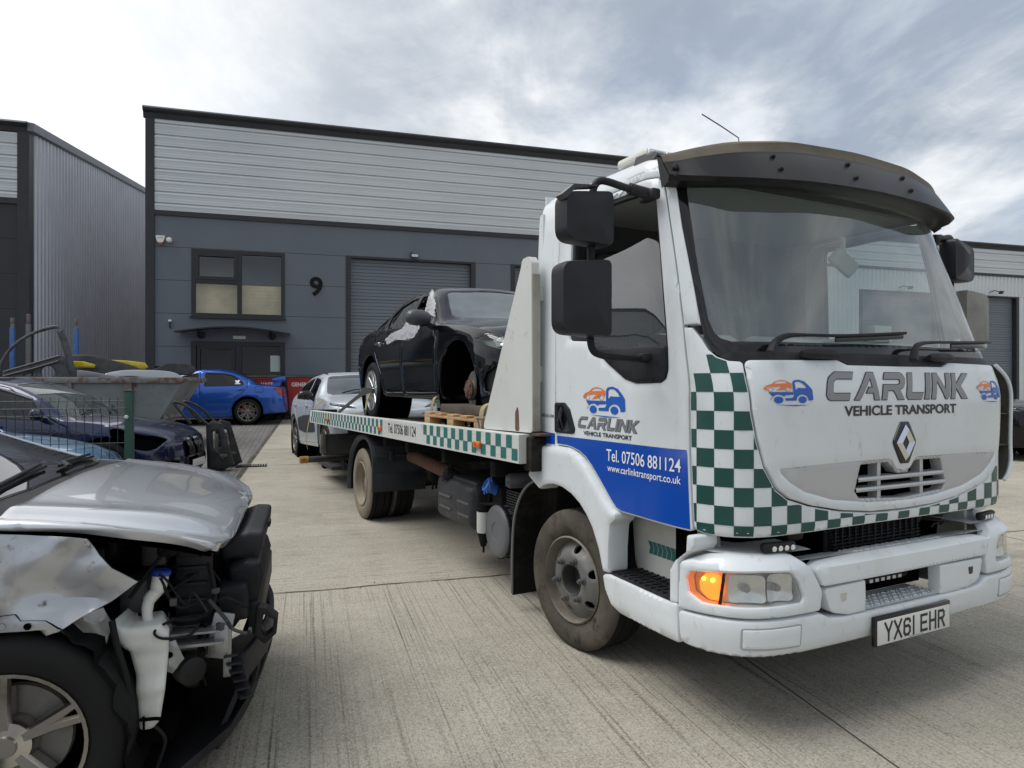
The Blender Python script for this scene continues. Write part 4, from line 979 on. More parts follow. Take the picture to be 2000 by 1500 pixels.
for x, r_ in [(-0.574, 0), (-0.116, 0), (0.31, 0)]:
    for lowr in (0, 1):
        s_ = smooth_st(x); a, b = (s_[4], s_[5]) if not lowr else (s_[5], s_[6]); y = a[0] + (b[0] - a[0]) * (0.18 if not lowr else 0.12); z = a[1] + (b[1] - a[1]) * (0.18 if not lowr else 0.12) + ZL(x)
        T_(MB().lathe([(0, 0.014), (0.009, 0.012), (0.0125, 0.004), (0.0125, -0.01)], (x + (0.0 if not lowr else 0.005), y, z), (0, -0.85, 0.5), 12), 'visor_bolt', M_plast, vis)
for z in (2.435, 2.40): T_(MB().lathe([(0, 0.02), (0.012, 0.016), (0.016, 0.005), (0.016, -0.01)], (-0.985, -0.678, z), (-0.6, -0.78, 0.15), 12), 'visor_bolt', M_plast, vis)
# roof lamp, light bar, aerial
mb = MB().prism(rpoly([(-0.37, 2.525), (-0.39, 2.565), (-0.52, 2.558), (-0.555, 2.538), (-0.53, 2.520), (-0.46, 2.508)], 0.012), lambda a, b, w: (w, a, b), -0.985, -0.92); ml = T_(mb, 'marker_lamp', M_plastg)
T_(MB().box((-0.955, -0.50, 2.548), (0.07, 0.06, 0.03), 0.012), 'lens', M_lens, ml)
lb = T_(MB().box((-0.15, -0.17, 2.60), (1.35, 0.28, 0.05), 0.02), 'light_bar', M_plastg)
T_(MB().box((-0.15, -0.17, 2.645), (1.40, 0.26, 0.05), 0.02), 'lens', mat('smoky_lens', (0.62, 0.60, 0.54), 0.25), lb)
mb = MB()
for k in range(12): mb.box((-0.80 + k * 0.118, -0.17, 2.645), (0.075, 0.27, 0.034), 0.004)
T_(mb, 'reflector', M_refl, lb)
T_(MB().tube([(-0.43, -0.45, 2.55), (-0.46, -0.44, 2.72), (-0.66, -0.50, 2.795)] if False else [(-0.412, -0.5, 2.55), (-0.412, -0.5, 2.60)], 0.012, 8).tube([(-0.412, -0.5, 2.60), (-0.42, -0.5, 2.718), (-0.54, -0.5, 2.758), (-0.665, -0.5, 2.795)], 0.003, 6), 'aerial', M_blackg)

# cab interior
T_(MB().box2((-1.0, -0.40, 1.02), (1.0, 0.43, 1.10)), 'cab_floor', M_cabin)
mb = MB(); mb.grid(lambda x, i: (x, (-0.93, -0.86, -0.62, -0.50, -0.48)[i] + 0.10 * (x / 1.0) ** 2, (1.60, 1.665, 1.70, 1.66, 1.2)[i]), lin(-0.98, 0.98, 17), range(5)); T_(mb, 'dashboard', M_cabl)
T_(MB().box2((-1.02, 0.40, 1.1), (1.02, 0.435, 2.45)), 'rear_trim', M_cabin)
T_(MB().box2((-1.0, -0.52, 2.44), (1.0, 0.43, 2.455)), 'headlining', M_cabl)
for cx in (-0.60, 0.35, 0.78):
    mb = MB().box((cx, 0.05, 1.42), (0.50 if cx < 0 else 0.40, 0.50, 0.16), 0.06, None, 0, 2).box((cx, 0.30, 1.78), (0.48 if cx < 0 else 0.38, 0.14, 0.62), 0.06, Matrix.Rotation(R(-8), 3, 'X'), 0, 2).box((cx, 0.34, 2.16), (0.26, 0.10, 0.18), 0.04, None, 0, 2); T_(mb, 'seat', M_cabin)
mb = MB(); c0 = Vector((-0.60, -0.40, 1.72)); ax = Vector((0, 0.55, 0.85)).normalized(); e1 = Vector((1, 0, 0)); e2 = ax.cross(e1)
P = [c0 + (e1 * math.cos(a) + e2 * math.sin(a)) * 0.225 for a in lin(0, 2 * math.pi, 33)]; mb.tube(P, 0.014, 8, False)
for a in (0.2, math.pi - 0.2, -math.pi / 2): mb.tube([c0, c0 + (e1 * math.cos(a) + e2 * math.sin(a)) * 0.22], 0.016, 6)
mb.lathe([(0, 0.03), (0.06, 0.025), (0.07, -0.02), (0.04, -0.25)], c0, ax, 14); T_(mb, 'steering_wheel', M_plast)
mb = MB().lathe([(0, 0), (0.06, 0.01), (0.065, 0.05), (0.03, 0.10), (0.032, 0.12), (0.062, 0.16), (0.07, 0.20), (0, 0.21)], (-0.77, -0.83, 1.71), (0.9, 0.1, 0.35), 16); T_(mb, 'drink_cup', M_plast)
mb = MB().box((0.30, -0.56, 2.13), (0.19, 0.045, 0.095), 0.025, Matrix.Rotation(R(28), 3, 'Y') @ Matrix.Rotation(R(25), 3, 'X'), 0, 2).tube([(0.24, -0.60, 2.26), (0.27, -0.58, 2.17)], 0.014, 8); T_(mb, 'interior_mirror', mat('pale_grey_plastic', (0.42, 0.42, 0.40), 0.5))
T_(MB().box((0.46, -0.66, 1.735), (0.14, 0.05, 0.09), 0.004), 'paper_pad', mat('pad_paper', (0.7, 0.7, 0.66), 0.8))
mb = MB().lathe([(0.085, 0), (0.08, 0.012), (0.02, 0.016), (0, 0.016)], (-0.55, 0.40, 2.20), (0, -1, 0), 20); T_(mb, 'speaker', M_plast)

# door mirrors
def mirror_head(x0, x1, z0, z1, yb, th, m, name, s, parent, tilt=0.0):
    """rounded housing: domed cover to the front, dark glass to the rear"""
    w, h = x1 - x0, z1 - z0; outl = rpoly([(x0, z0 + 0.012), (x0 + 0.0, z1 - 0.03), (x1, z1), (x1, z0)], [0.06, 0.055, 0.03, 0.03], 6)
    cx, cz = (x0 + x1) / 2, (z0 + z1) / 2; mb = MB(); n = len(outl); rings = []
    for sc, yy in ((0.985, yb + th), (1.0, yb + th * 0.7), (1.0, yb + th * 0.35), (0.965, yb + th * 0.12), (0.86, yb + 0.012), (0.6, yb), (0.25, yb - 0.004)):
        rings.append([(s * (cx + (a - cx) * sc), yy + tilt * (a - cx), cz + (b - cz) * sc) for a, b in outl])
    V = [p for r in rings for p in r]; F = []
    for r in range(len(rings) - 1):
        for k in range(n): F.append((r * n + k, r * n + (k + 1) % n, (r + 1) * n + (k + 1) % n, (r + 1) * n + k))
    F.append(tuple((len(rings) - 1) * n + k for k in range(n))); F.append(tuple(range(n)))
    mb.add(V, F); o = mb.build(name, m, parent, 50)
    T_(MB().add([(s * (cx + (a - cx) * 0.9), yb + th + 0.003 + tilt * (a - cx), cz + (b - cz) * 0.9) for a, b in outl], [tuple(range(n))]), 'mirror_glass', M_chrome, o); return o
M_mirr = mat('mirror_cover', (0.010, 0.011, 0.014), 0.48, spec=0.35, var=[(2.5, (0.015, 0.016, 0.020), 0.4, 0.7)], bump=(300, 0.1))
M_mirg = mat('bare_grey_cover', (0.27, 0.26, 0.235), 0.65, var=[(6, (0.20, 0.19, 0.17), 0.45, 0.7)])
for s, hds in ((1, ((-1.518, -1.270, 2.066, 2.312, M_mirr, 0), (-1.536, -1.280, 1.664, 2.014, M_mirr, 0))), (-1, ((-1.505, -1.19, 2.09, 2.345, M_mirr, -0.2), (-1.565, -1.40, 1.66, 2.055, M_mirg, 0.25)))):
    mb = MB(); f_ = lambda x, y, z: (s * x, y, z)
    mb.tube([f_(*p) for p in crom([(-1.335, -0.53, 2.28), (-1.325, -0.54, 2.345), (-1.285, -0.55, 2.368), (-1.17, -0.57, 2.345), (-1.06, -0.58, 2.33)], 5, False)], 0.017, 10)
    mb.tube([f_(-1.16, -0.57, 2.345), f_(-1.03, -0.585, 2.326)], 0.026, 10)
    mb.tube([f_(-1.338, -0.53, 2.30), f_(-1.342, -0.53, 1.70)], 0.018, 10)
    mb.tube([f_(*p) for p in crom([(-1.345, -0.53, 1.72), (-1.342, -0.54, 1.625), (-1.31, -0.56, 1.592), (-1.20, -0.58, 1.580), (-1.03, -0.56, 1.575)], 5, False)], 0.017, 10)
    mb.box(f_(-1.06, -0.58, 1.585), (0.09, 0.05, 0.035), 0.01).box(f_(-1.05, -0.575, 2.325), (0.05, 0.11, 0.05), 0.012)
    arm = T_(mb, 'mirror_arm', M_plast, TRK, 45)
    for k, (a, b, c, d, m_, tl) in enumerate(hds): mirror_head(a, b, c, d, -0.625, 0.11, m_, 'mirror', s, TRK, tl)
mb = MB().prism([(-1.540, 2.262), (-1.48, 2.312), (-1.36, 2.325), (-1.36, 2.318), (-1.47, 2.300), (-1.52, 2.245)], lambda a, b, w: (a, w, b), -0.615, -0.56); T_(mb, 'torn_cover', M_blackg)
# ---- bumper
def SBf(u, z):
    o = 0.032 + 0.014 * math.sin(max(0, min(1, (z - 0.30) / 0.45)) * math.pi)
    p = S0(u, z); n = Snrm(S0, u, z); return (p[0] + n[0] * o, p[1] + n[1] * o, p[2])
LOWB = rpoly([(-1.17, 0.362), (-1.06, 0.352), (0, 0.352), (1.06, 0.352), (1.17, 0.362), (1.177, 0.503), (1.02, 0.506), (0.60, 0.510), (0.54, 0.482), (0.44, 0.474), (0.21, 0.474), (0.0, 0.474), (-0.21, 0.474), (-0.30, 0.474), (-0.44, 0.474), (-0.54, 0.482), (-0.60, 0.510), (-1.02, 0.506), (-1.177, 0.503)], [0.04, 0.1, 0, 0.1, 0.04, 0.02] + [0.03] * 12 + [0.02])
bmp = T_(panel(MB(), SBf, LOWB, [], lambda u, v: 0.012 - 0.018 * max(0, (0.40 - v) / 0.05) ** 2 if v < 0.40 else 0.012, 0.06, 0.04, 0.012), 'bumper', M_white)
for s in (-1, 1):
    rr = rpoly([(-0.946, 0.392), (-0.944, 0.481), (-0.706, 0.485), (-0.708, 0.390)], 0.014)
    rr = rr if s < 0 else mir(rr)
    T_(panel(MB(), SBf, rr, [shrink(rr, 0.008)], 0.0125, 0, 0.03), 'blanking_groove', mat('groove_shade', (0.36, 0.37, 0.36), 0.6), bmp)  # flat grey ring paints the shading of a groove onto the bumper
    T_(panel(MB(), SBf, shrink(rr, 0.007), [], 0.0165, 0.006, 0.03, 0.004), 'blanking_plate', M_white, bmp)
    fl = (lambda p: p) if s < 0 else mir
    # headlamp surround: front face up to the ledge, headlamp opening, flat ledge behind
    HO = rpoly([(-1.142, 0.645), (-1.130, 0.676), (-1.009, 0.692), (-0.876, 0.699), (-0.745, 0.692), (-0.710, 0.648), (-0.688, 0.588), (-0.702, 0.566), (-0.954, 0.560), (-1.075, 0.560), (-1.129, 0.588)], [0.02, 0.02, 0, 0, 0.04, 0.03, 0.02, 0.015, 0, 0.03, 0.02])
    SUR = rpoly([(-1.177, 0.513), (-1.02, 0.516), (-0.60, 0.520), (-0.585, 0.60), (-0.64, 0.70), (-0.70, 0.752), (-0.76, 0.760), (-1.00, 0.762), (-1.10, 0.748), (-1.177, 0.705)], [0.01, 0, 0.02, 0.05, 0.06, 0.04, 0.02, 0, 0.08, 0.03])
    sur = T_(panel(MB(), SBf, fl(SUR), [fl(HO)], lambda u, v: 0.010 - (0.05 * ((v - 0.70) / 0.06) ** 2 if v > 0.70 else 0), 0.05, 0.035, 0.010), 'headlamp_surround', M_white)
    mb = MB(); mb.grid(lambda u, k: (lambda p, n: (p[0] - n[0] * (0.045 + k), p[1] - n[1] * (0.045 + k), 0.760 + 0.02 * k))(SBf(s * u, 0.76), Snrm(S0, s * u, 0.76)), lin(-1.17, -0.58, 16), [0, 0.08, 0.20]); T_(mb, 'ledge', M_white, sur)
    hl = T_(panel(MB(), SBf, fl(shrink(HO, 0.001)), [], -0.055, 0.0, 0.03), 'headlamp', mat('lamp_bowl', (0.58, 0.59, 0.60), 0.3, metal=0.45, bump=(26, 0.35, (1, 1, 0.05), 0.01)))
    INd = [p for p in HO if p[0] < -1.0] ; IND = [(-1.0, 0.560), (-1.009, 0.692)]
    ind = rpoly([(-0.994, 0.561), (-1.009, 0.692), (-1.130, 0.676), (-1.142, 0.645), (-1.129, 0.588), (-1.075, 0.560)], [0.004, 0.004, 0.02, 0.02, 0.02, 0.03])
    lit = s < 0
    T_(panel(MB(), SBf, fl(ind), [], lambda u, v: -0.006, 0.004, 0.02, 0.002), 'indicator', glass('indicator_lens_' + ('lit' if lit else 'off'), (0.98, 0.62, 0.34) if lit else (0.85, 0.75, 0.66), 1.5, film=((0.8, 0.6, 0.4), 0.12)), hl)
    if lit:
        M_glow = mat('indicator_glow', (0.9, 0.25, 0.02), 0.4, emit=((1.0, 0.19, 0.012), 1.9)); M_hot = mat('indicator_filament', (1, 0.6, 0.2), 0.4, emit=((1.0, 0.45, 0.08), 9.0))
        T_(panel(MB(), SBf, [rpoly([(-1.005, 0.57), (-1.015, 0.685), (-1.075, 0.677), (-1.103, 0.64), (-1.098, 0.60), (-1.06, 0.57)], 0.03)], [], -0.03, 0, 0.03), 'indicator_bulb', M_glow, hl)
        mb = MB()
        for u, z, r_ in ((-1.082, 0.652, 0.008), (-1.045, 0.652, 0.009)): mb.lathe([(0, r_), (r_ * 0.7, r_ * 0.7), (r_, 0)], off_surf(SBf, -0.022)(u, z), Snrm(S0, u, z), 10)
        T_(mb, 'indicator_filament', M_hot, hl)
    T_(panel(MB(), SBf, fl(rpoly([(-0.985, 0.563), (-0.999, 0.689), (-0.876, 0.696), (-0.747, 0.690), (-0.713, 0.647), (-0.691, 0.588), (-0.704, 0.568), (-0.954, 0.562)], 0.012)), [], -0.003, 0.004, 0.025, 0.002), 'headlamp_lens', M_lens, hl)
    for u, z, w_, h_ in ((-0.918, 0.628, 0.066, 0.056), (-0.788, 0.628, 0.058, 0.056)):
        ql = rpoly([(s * u - w_, z - h_), (s * u + w_, z - h_), (s * u + w_, z + h_), (s * u - w_, z + h_)], 0.022)
        bo_ = T_(panel(MB(), SBf, ql, [], lambda a_, b_: -0.050 + 0.038 * min(1.0, ((a_ - s * u) / w_) ** 2 * 0.9 + ((b_ - z) / h_) ** 2 * 0.25), 0, 0.012), 'reflector_bowl', M_refl, hl, 60)
        n = Snrm(S0, s * u, z); T_(MB().lathe([(0, 0.012), (0.013, 0.010), (0.016, 0.0), (0.016, -0.03)], off_surf(SBf, -0.035)(s * u, z), n, 14), 'bulb_shield', mat('bulb_grey', (0.30, 0.30, 0.30), 0.3, metal=0.6), bo_)
    mb = MB(); mb.grid(lambda k, v: off_surf(SBf, -0.004)(s * (-0.992 - 0.012 * k + (0.69 - v) * -0.11), v), [0, 1], lin(0.562, 0.69, 4)); T_(mb, 'divider', M_blackg, hl)
    # small LED light on the ledge
    u0 = -0.755; p = off_surf(SBf, -0.055)(s * u0, 0.785); n = Snrm(S0, s * u0, 0.74); rz = Matrix.Rotation(math.atan2(n[0], -n[1]), 3, 'Z')
    led = T_(MB().box(p, (0.17, 0.035, 0.042), 0.014, rz), 'led_light', M_plast); mb = MB()
    for k in range(4): q = Vector(p) + rz @ Vector((-0.045 + 0.032 * k + 0.012, -0.018, -0.004)); mb.lathe([(0, 0.003), (0.011, 0.001), (0.013, -0.004)], q, n, 10)
    T_(mb, 'diode', mat('led_white', (0.72, 0.72, 0.66), 0.25), led)
    # towing eye covers
    tw = fl(rpoly([(-0.575, 0.606), (-0.212, 0.612), (-0.212, 0.476), (-0.43, 0.476), (-0.535, 0.500)], [0.02, 0.01, 0.01, 0.05, 0.06]) if s > 0 else rpoly([(-0.575, 0.606), (-0.316, 0.612), (-0.318, 0.478), (-0.43, 0.478), (-0.535, 0.500)], [0.02, 0.01, 0.01, 0.05, 0.06]))
    tc = T_(panel(MB(), SBf, tw, [], 0.006, 0.05, 0.03, 0.008), 'towing_cover', M_white)
    cx = s * 0.46; T_(panel(MB(), SBf, rpoly([(cx - 0.022, 0.575), (cx + 0.022, 0.575), (cx + 0.015, 0.54), (cx - 0.015, 0.54)], 0.006), [], 0.0065, 0, 0.02), 'finger_notch', M_whited if s < 0 else M_blackg, tc)
# middle beam with the treads
BEAM = rpoly([(-0.585, 0.618), (0.585, 0.618), (0.63, 0.70), (0.56, 0.716), (0.30, 0.728), (-0.30, 0.728), (-0.56, 0.716), (-0.63, 0.70)], [0.02, 0.02, 0.04, 0.03, 0.02, 0.02, 0.03, 0.04])
bm_ = T_(panel(MB(), SBf, BEAM, [], lambda u, v: 0.016 - (0.035 * ((v - 0.69) / 0.03) ** 2 if v > 0.69 else 0), 0.05, 0.03, 0.008), 'step_beam', M_white)
def deck(u0, u1, z, d0, d1, nu=20, rise=0.0):
    mb = MB(); mb.grid(lambda u, k: (lambda p, n: (p[0] - n[0] * (d0 + (d1 - d0) * k), p[1] - n[1] * (d0 + (d1 - d0) * k), z + rise * k))(SBf(u, z), Snrm(S0, u, z)), lin(u0, u1, nu), [0, 0.5, 1]); return mb
T_(deck(-0.68, 0.68, 0.724, 0.03, 0.17, 20, -0.028), 'step_top', M_white, bm_)
mb = MB()
for i in range(17):
    for j in range(4):
        u = -0.30 + i * 0.0375; p = SBf(u, 0.72); mb.box((p[0], p[1] + 0.05 + j * 0.026, 0.721 - j * 0.0052), (0.026, 0.009, 0.008), 0.003, Matrix.Rotation(R(25 if (i + j) % 2 else -25), 3, 'Z'))
T_(mb, 'tread_ribs', M_white, bm_)
T_(deck(-0.32, 0.215, 0.482, 0.0, 0.17, 12), 'lower_step', M_white, bmp); mb = MB()
for i in range(15):
    for j in range(4):
        u = -0.27 + i * 0.034; p = SBf(u, 0.482); mb.box((p[0], p[1] + 0.025 + j * 0.03, 0.485), (0.024, 0.009, 0.007), 0.003, Matrix.Rotation(R(25 if (i + j) % 2 else -25), 3, 'Z'))
T_(mb, 'tread_ribs', M_white, bmp)
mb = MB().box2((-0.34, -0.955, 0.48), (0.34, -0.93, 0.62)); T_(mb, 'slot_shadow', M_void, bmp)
mb = MB().box((-0.02, -0.985, 0.565), (0.40, 0.05, 0.07), 0.025); lbx = T_(mb, 'light_strip', M_plast, bmp); mb = MB()
for k in range(6): mb.box((-0.13 + k * 0.042 + 0.02, -1.012, 0.548), (0.024, 0.006, 0.016), 0.002)
T_(mb, 'diode', MATS['led_white'], lbx)
T_(MB().tube([(0.40, -0.98, 0.745), (0.41, -0.99, 0.765), (0.50, -0.98, 0.765), (0.51, -0.96, 0.745)], 0.006, 6), 'grab_wire', M_blackg)
# dark space under the bonnet with the inner grille
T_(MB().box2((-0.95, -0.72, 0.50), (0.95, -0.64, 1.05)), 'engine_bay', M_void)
mb = MB()
for k in range(9): mb.box((-0.02, -0.985 + 0.004 * k, 0.705 + k * 0.015), (0.64, 0.02, 0.005))
for k in range(14): mb.box((-0.32 + k * 0.046, -0.98, 0.765), (0.006, 0.015, 0.13))
mb.box((-0.02, -0.955, 0.765), (0.68, 0.01, 0.15)); T_(mb, 'inner_grille', M_plast)
for a, b, c in ((0.42, -0.85, 0.79), (0.52, -0.80, 0.80), (0.62, -0.84, 0.78), (-0.45, -0.85, 0.79)): T_(MB().box((a, b, c), (0.09, 0.12, 0.09), 0.03, Matrix.Rotation(a, 3, 'Z')), 'engine_part', mat('oily_metal', (0.05, 0.042, 0.036), 0.5, metal=0.3))
# number plate
pl = T_(MB().box((-0.02, -1.150, 0.386), (0.545, 0.018, 0.128), 0.004), 'number_plate', M_blackg)
T_(MB().box((-0.018, -1.1605, 0.380), (0.520, 0.004, 0.106), 0.0015), 'plate_face', mat('plate_white', (0.66, 0.66, 0.62), 0.35), pl)
def strokes(mb, polys, fn, w):
    """letters from centre lines: each line thickened to a bar, joined flat"""
    outs = []
    for ln in polys:
        for i in range(len(ln) - 1):
            a, b = Vector(ln[i]), Vector(ln[i + 1]); d = (b - a).normalized() * (w / 2); n = Vector((-d.y, d.x)); 
            outs.append([tuple(a - d * 0.9 + n), tuple(a - d * 0.9 - n), tuple(b + d * 0.9 - n), tuple(b + d * 0.9 + n)])
    V, F, _ = cdt(outs, [], 0.05); mb.add([fn(*v) for v in V], F)
G6 = [[(0.8, 0.78), (0.74, 0.9), (0.55, 0.95), (0.25, 0.95), (0.1, 0.8), (0.08, 0.2), (0.2, 0.05), (0.6, 0.05), (0.78, 0.2), (0.78, 0.42), (0.62, 0.55), (0.1, 0.55)]]
PLG = {'Y': [[(0.05, 1), (0.45, 0.45), (0.85, 1)], [(0.45, 0.45), (0.45, 0.0)]], 'X': [[(0.05, 1), (0.85, 0)], [(0.05, 0), (0.85, 1)]], '6': G6, '1': [[(0.12, 0.0), (0.12, 1.0)]],
       'E': [[(0.8, 0.95), (0.08, 0.95), (0.08, 0.05), (0.8, 0.05)], [(0.08, 0.5), (0.72, 0.5)]], 'H': [[(0.08, 0), (0.08, 1)], [(0.8, 0), (0.8, 1)], [(0.08, 0.5), (0.8, 0.5)]],
       'R': [[(0.08, 0), (0.08, 0.95), (0.62, 0.95), (0.78, 0.84), (0.78, 0.62), (0.62, 0.5), (0.08, 0.5)], [(0.45, 0.5), (0.82, 0.0)]]}
mb = MB(); x = -0.232
for ch in 'YX61 EHR':
    if ch == ' ': x += 0.030; continue
    wd = 0.0165 if ch == '1' else 0.0545
    strokes(mb, [[(x + a * 0.058, 0.342 + b * 0.076) for a, b in ln] for ln in PLG[ch]], lambda a, b: (a, -1.1632, b), 0.0125); x += wd + 0.0105
T_(mb, 'registration', M_printk, pl)
mb = MB(); put_text(mb, 'Renault Trucks UK', lambda a, b: (a, -1.1632, b), -0.06, 0.04, 0.331, 0.336); T_(mb, 'maker_print', M_printk, pl)
# ---- side: wing, step, wheel
for s in (-1, 1):
    SX = (lambda x: (lambda u, v: (x, -u, v))) if s < 0 else (lambda x: (lambda u, v: (-x, u, v)))
    fy = (lambda p: [(-a, b) for a, b in p]) if s < 0 else (lambda p: list(p))
    WING = [(0.555, 0.911), (0.455, 1.095), (0.43, 1.108), (0.23, 1.108), (0.10, 1.105), (0.042, 1.096), (-0.02, 1.068), (-0.082, 1.027), (-0.17, 0.950), (-0.254, 0.878), (-0.30, 0.845), (-0.345, 0.832), (-0.345, 0.80), (-0.30, 0.765), (-0.288, 0.65), (-0.285, 0.525), (-0.236, 0.520), (-0.198, 0.625), (-0.141, 0.721), (-0.085, 0.780), (-0.021, 0.828), (0.06, 0.866), (0.151, 0.889), (0.24, 0.895), (0.313, 0.886), (0.37, 0.868), (0.412, 0.845)]
    wing = T_(panel(MB(), SX(-1.062), fy(rpoly(WING, 0.02)), [], lambda u, v: 0.018, 0.10, 0.035, 0.022), 'front_wing', M_white)
    STEPB = [(-0.236, 0.512), (-0.29, 0.520), (-0.735, 0.512), (-0.795, 0.525), (-0.802, 0.362), (-0.785, 0.350), (-0.588, 0.342), (-0.375, 0.350), (-0.310, 0.377), (-0.258, 0.440)]
    stp = T_(panel(MB(), SX(-1.066), fy(rpoly(STEPB, 0.02)), [], lambda u, v: 0.012 - (0.02 * ((0.39 - v) / 0.05) ** 2 if v < 0.39 else 0), 0.20, 0.035, 0.010), 'step_box', M_white)
    mb = MB().box((s * 0.965, -0.53, 0.520), (0.19, 0.50, 0.015), 0.004); 
    for k in range(22): mb.box((s * 0.965, -0.30 - k * 0.021, 0.530), (0.17, 0.007, 0.010), 0.002, R(8 if k % 2 else -8))
    for k in range(3): mb.box((s * (0.905 + k * 0.06), -0.53, 0.529), (0.008, 0.46, 0.008))
    T_(mb, 'step_tread', M_plast, stp)
    rw = T_(MB().add([(s * 0.87, -0.24, 0.52), (s * 0.87, -0.86, 0.52), (s * 0.90, -0.86, 0.86), (s * 0.90, -0.24, 0.88)], [(0, 1, 2, 3)]), 'step_well', M_whited)
    if s < 0:
        mb = MB()
        for k in range(7):
            y = -0.36 - k * 0.033; xx = lambda z: -0.8705 - (z - 0.52) * 0.088 - 0.002
            mb.add([(xx(z), yy, z) for yy, z in ((y, 0.685), (y - 0.027, 0.685), (y - 0.040, 0.655), (y - 0.027, 0.622), (y, 0.622), (y - 0.013, 0.655))], [(0, 1, 2, 5), (5, 2, 3, 4)])
        T_(mb, 'chevrons', M_teal, rw)
    POST = [(-0.850, 0.828), (-0.893, 0.828), (-0.893, 0.79), (-0.875, 0.763), (-0.815, 0.722), (-0.797, 0.695), (-0.795, 0.523), (-0.742, 0.515), (-0.742, 0.655), (-0.777, 0.705), (-0.845, 0.756)]
    T_(panel(MB(), SX(-1.064), fy(rpoly(POST, 0.012)), [], 0.010, 0.12, 0.03, 0.010), 'corner_post', M_white)
    mb = MB(); ARC = [(0.84, 0.115), (0.835, 0.40), (0.80, 0.62), (0.70, 0.78), (0.56, 0.87), (0.412, 0.90), (0.24, 0.915), (0.06, 0.885), (-0.06, 0.82), (-0.16, 0.72), (-0.22, 0.61), (-0.27, 0.48), (-0.33, 0.37)]; A2 = crom(ARC, 5, False)
    mb.grid(lambda x, i: (s * x, A2[i][0], A2[i][1]), [1.03, 0.98, 0.58], range(len(A2))); mb.grid(lambda x, i: (s * x, A2[i][0] + 0.012, A2[i][1] + 0.012), [1.03, 0.58], range(len(A2)))
    lin_ = T_(mb, 'wheel_arch_liner', M_chas, TRK, 60)
    mb = MB(); mb.tube([(s * 1.035, y, z) for y, z in A2[:30]], 0.009, 6, flat=(1, 1)); T_(mb, 'liner_edge', mat('grey_edge', (0.16, 0.16, 0.155), 0.6), lin_)
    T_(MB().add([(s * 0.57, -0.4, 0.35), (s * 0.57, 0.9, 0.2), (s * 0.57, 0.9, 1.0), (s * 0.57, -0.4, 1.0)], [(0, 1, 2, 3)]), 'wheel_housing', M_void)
    T_(MB().box((s * 0.80, 0.845, 0.36), (0.46, 0.012, 0.52), 0.004), 'mud_flap', M_chas)

def tyre_prof(R0, w, rim):   # (radius, distance from the outer sidewall plane, inwards positive)
    return [(rim, 0.012), (rim + 0.012, 0.0), (rim + (R0 - rim) * 0.45, -0.012), (R0 - 0.035, -0.004), (R0 - 0.012, 0.006), (R0 - 0.002, 0.022), (R0, 0.04), (R0, w * 0.30), (R0 - 0.012, w * 0.31), (R0 - 0.012, w * 0.34), (R0, w * 0.35), (R0, w * 0.65), (R0 - 0.012, w * 0.66), (R0 - 0.012, w * 0.69), (R0, w * 0.70), (R0, w - 0.04), (R0 - 0.012, w - 0.006), (R0 - 0.04, w + 0.004), (rim, w - 0.01)]
def truck_wheel(x, y, s, dish, parent, mt, mr_, steer=0.0):
    """s: +1 outer face towards -x"""
    wl = bpy.data.objects.new('wheel', None); COL.objects.link(wl); wl.parent = parent; wl.location = (x, y, 0.3835); wl.rotation_euler = (0, 0, steer + (0 if s > 0 else math.pi))
    AX = (1, 0, 0)
    mb = MB(); pf = tyre_prof(0.3835, 0.225, 0.232); mb.lathe(pf, (0, 0, 0), AX, 56)
    for i, f in enumerate(mb.f):
        if 5 <= i % (len(pf) - 1): mb.m[i] = 1
    mb.build('tyre', [mt, M_tread], wl, 40)
    mb = MB(); mb.lathe([(0.236, 0.012), (0.238, -0.004), (0.230, -0.010), (0.224, 0.002), (0.222, 0.035), (0.212, 0.05), (0.205, 0.06 if dish else 0.05), (0.205, 0.15), (0.19, 0.16)], (0, 0, 0), AX, 56); mb.build('rim', mr_, wl, 40)
    if not dish:
        def hgt(r): return np.interp(r, [0.0, 0.085, 0.10, 0.135, 0.15, 0.18, 0.20, 0.216], [0.0, 0.0, -0.004, -0.004, 0.004, 0.026, 0.042, 0.048])
        SD = lambda u, v: (float(hgt(math.hypot(u, v))), -u, v)
        holes = [circ(0.174 * math.cos(2 * math.pi * k / 6 + 0.35), 0.174 * math.sin(2 * math.pi * k / 6 + 0.35), 0.024, 14, 0.024) for k in range(6)]
        mb = panel(MB(), SD, [circ(0, 0, 0.216, 56)], [circ(0, 0, 0.083, 32)] + holes, 0.0, 0.012, 0.02, 0.003); mb.build('disc', [M_rims if mr_ is M_rimd else mr_], wl, 40)
        mb = MB().lathe([(0.086, -0.004), (0.080, 0.0), (0.078, 0.09), (0.03, 0.10), (0.03, 0.07), (0, 0.065)], (0, 0, 0), AX, 32); mb.build('hub', mat('greasy_hub', (0.075, 0.073, 0.07), 0.5, metal=0.3), wl, 40)
        for k in range(6):
            a = 2 * math.pi * k / 6 + 0.35 + math.pi / 6; c = (-0.002, 0.1135 * math.cos(a), 0.1135 * math.sin(a))
            MB().lathe([(0.021, 0.0), (0.021, 0.008), (0.0155, 0.010), (0.0155, 0.028), (0.010, 0.030), (0.009, 0.042), (0, 0.044)], c, (-1, 0, 0), 6 + 6).build('wheel_nut', M_plastg, wl, 30)
        mb = MB().lathe([(0.2, 0.06), (0.19, 0.10), (0, 0.12)], (0, 0, 0), AX, 24); mb.build('brake_drum', M_void, wl)
    else:
        mb = MB().lathe([(0.205, 0.10), (0.19, 0.135), (0.17, 0.15), (0.13, 0.155), (0.11, 0.14), (0.10, 0.06), (0.07, 0.05), (0, 0.05)], (0, 0, 0), AX, 40); mb.build('disc', mr_, wl, 40)
    return wl
truck_wheel(-1.03, 0.13, 1, False, TRK, M_tyred, M_rimd, R(6))
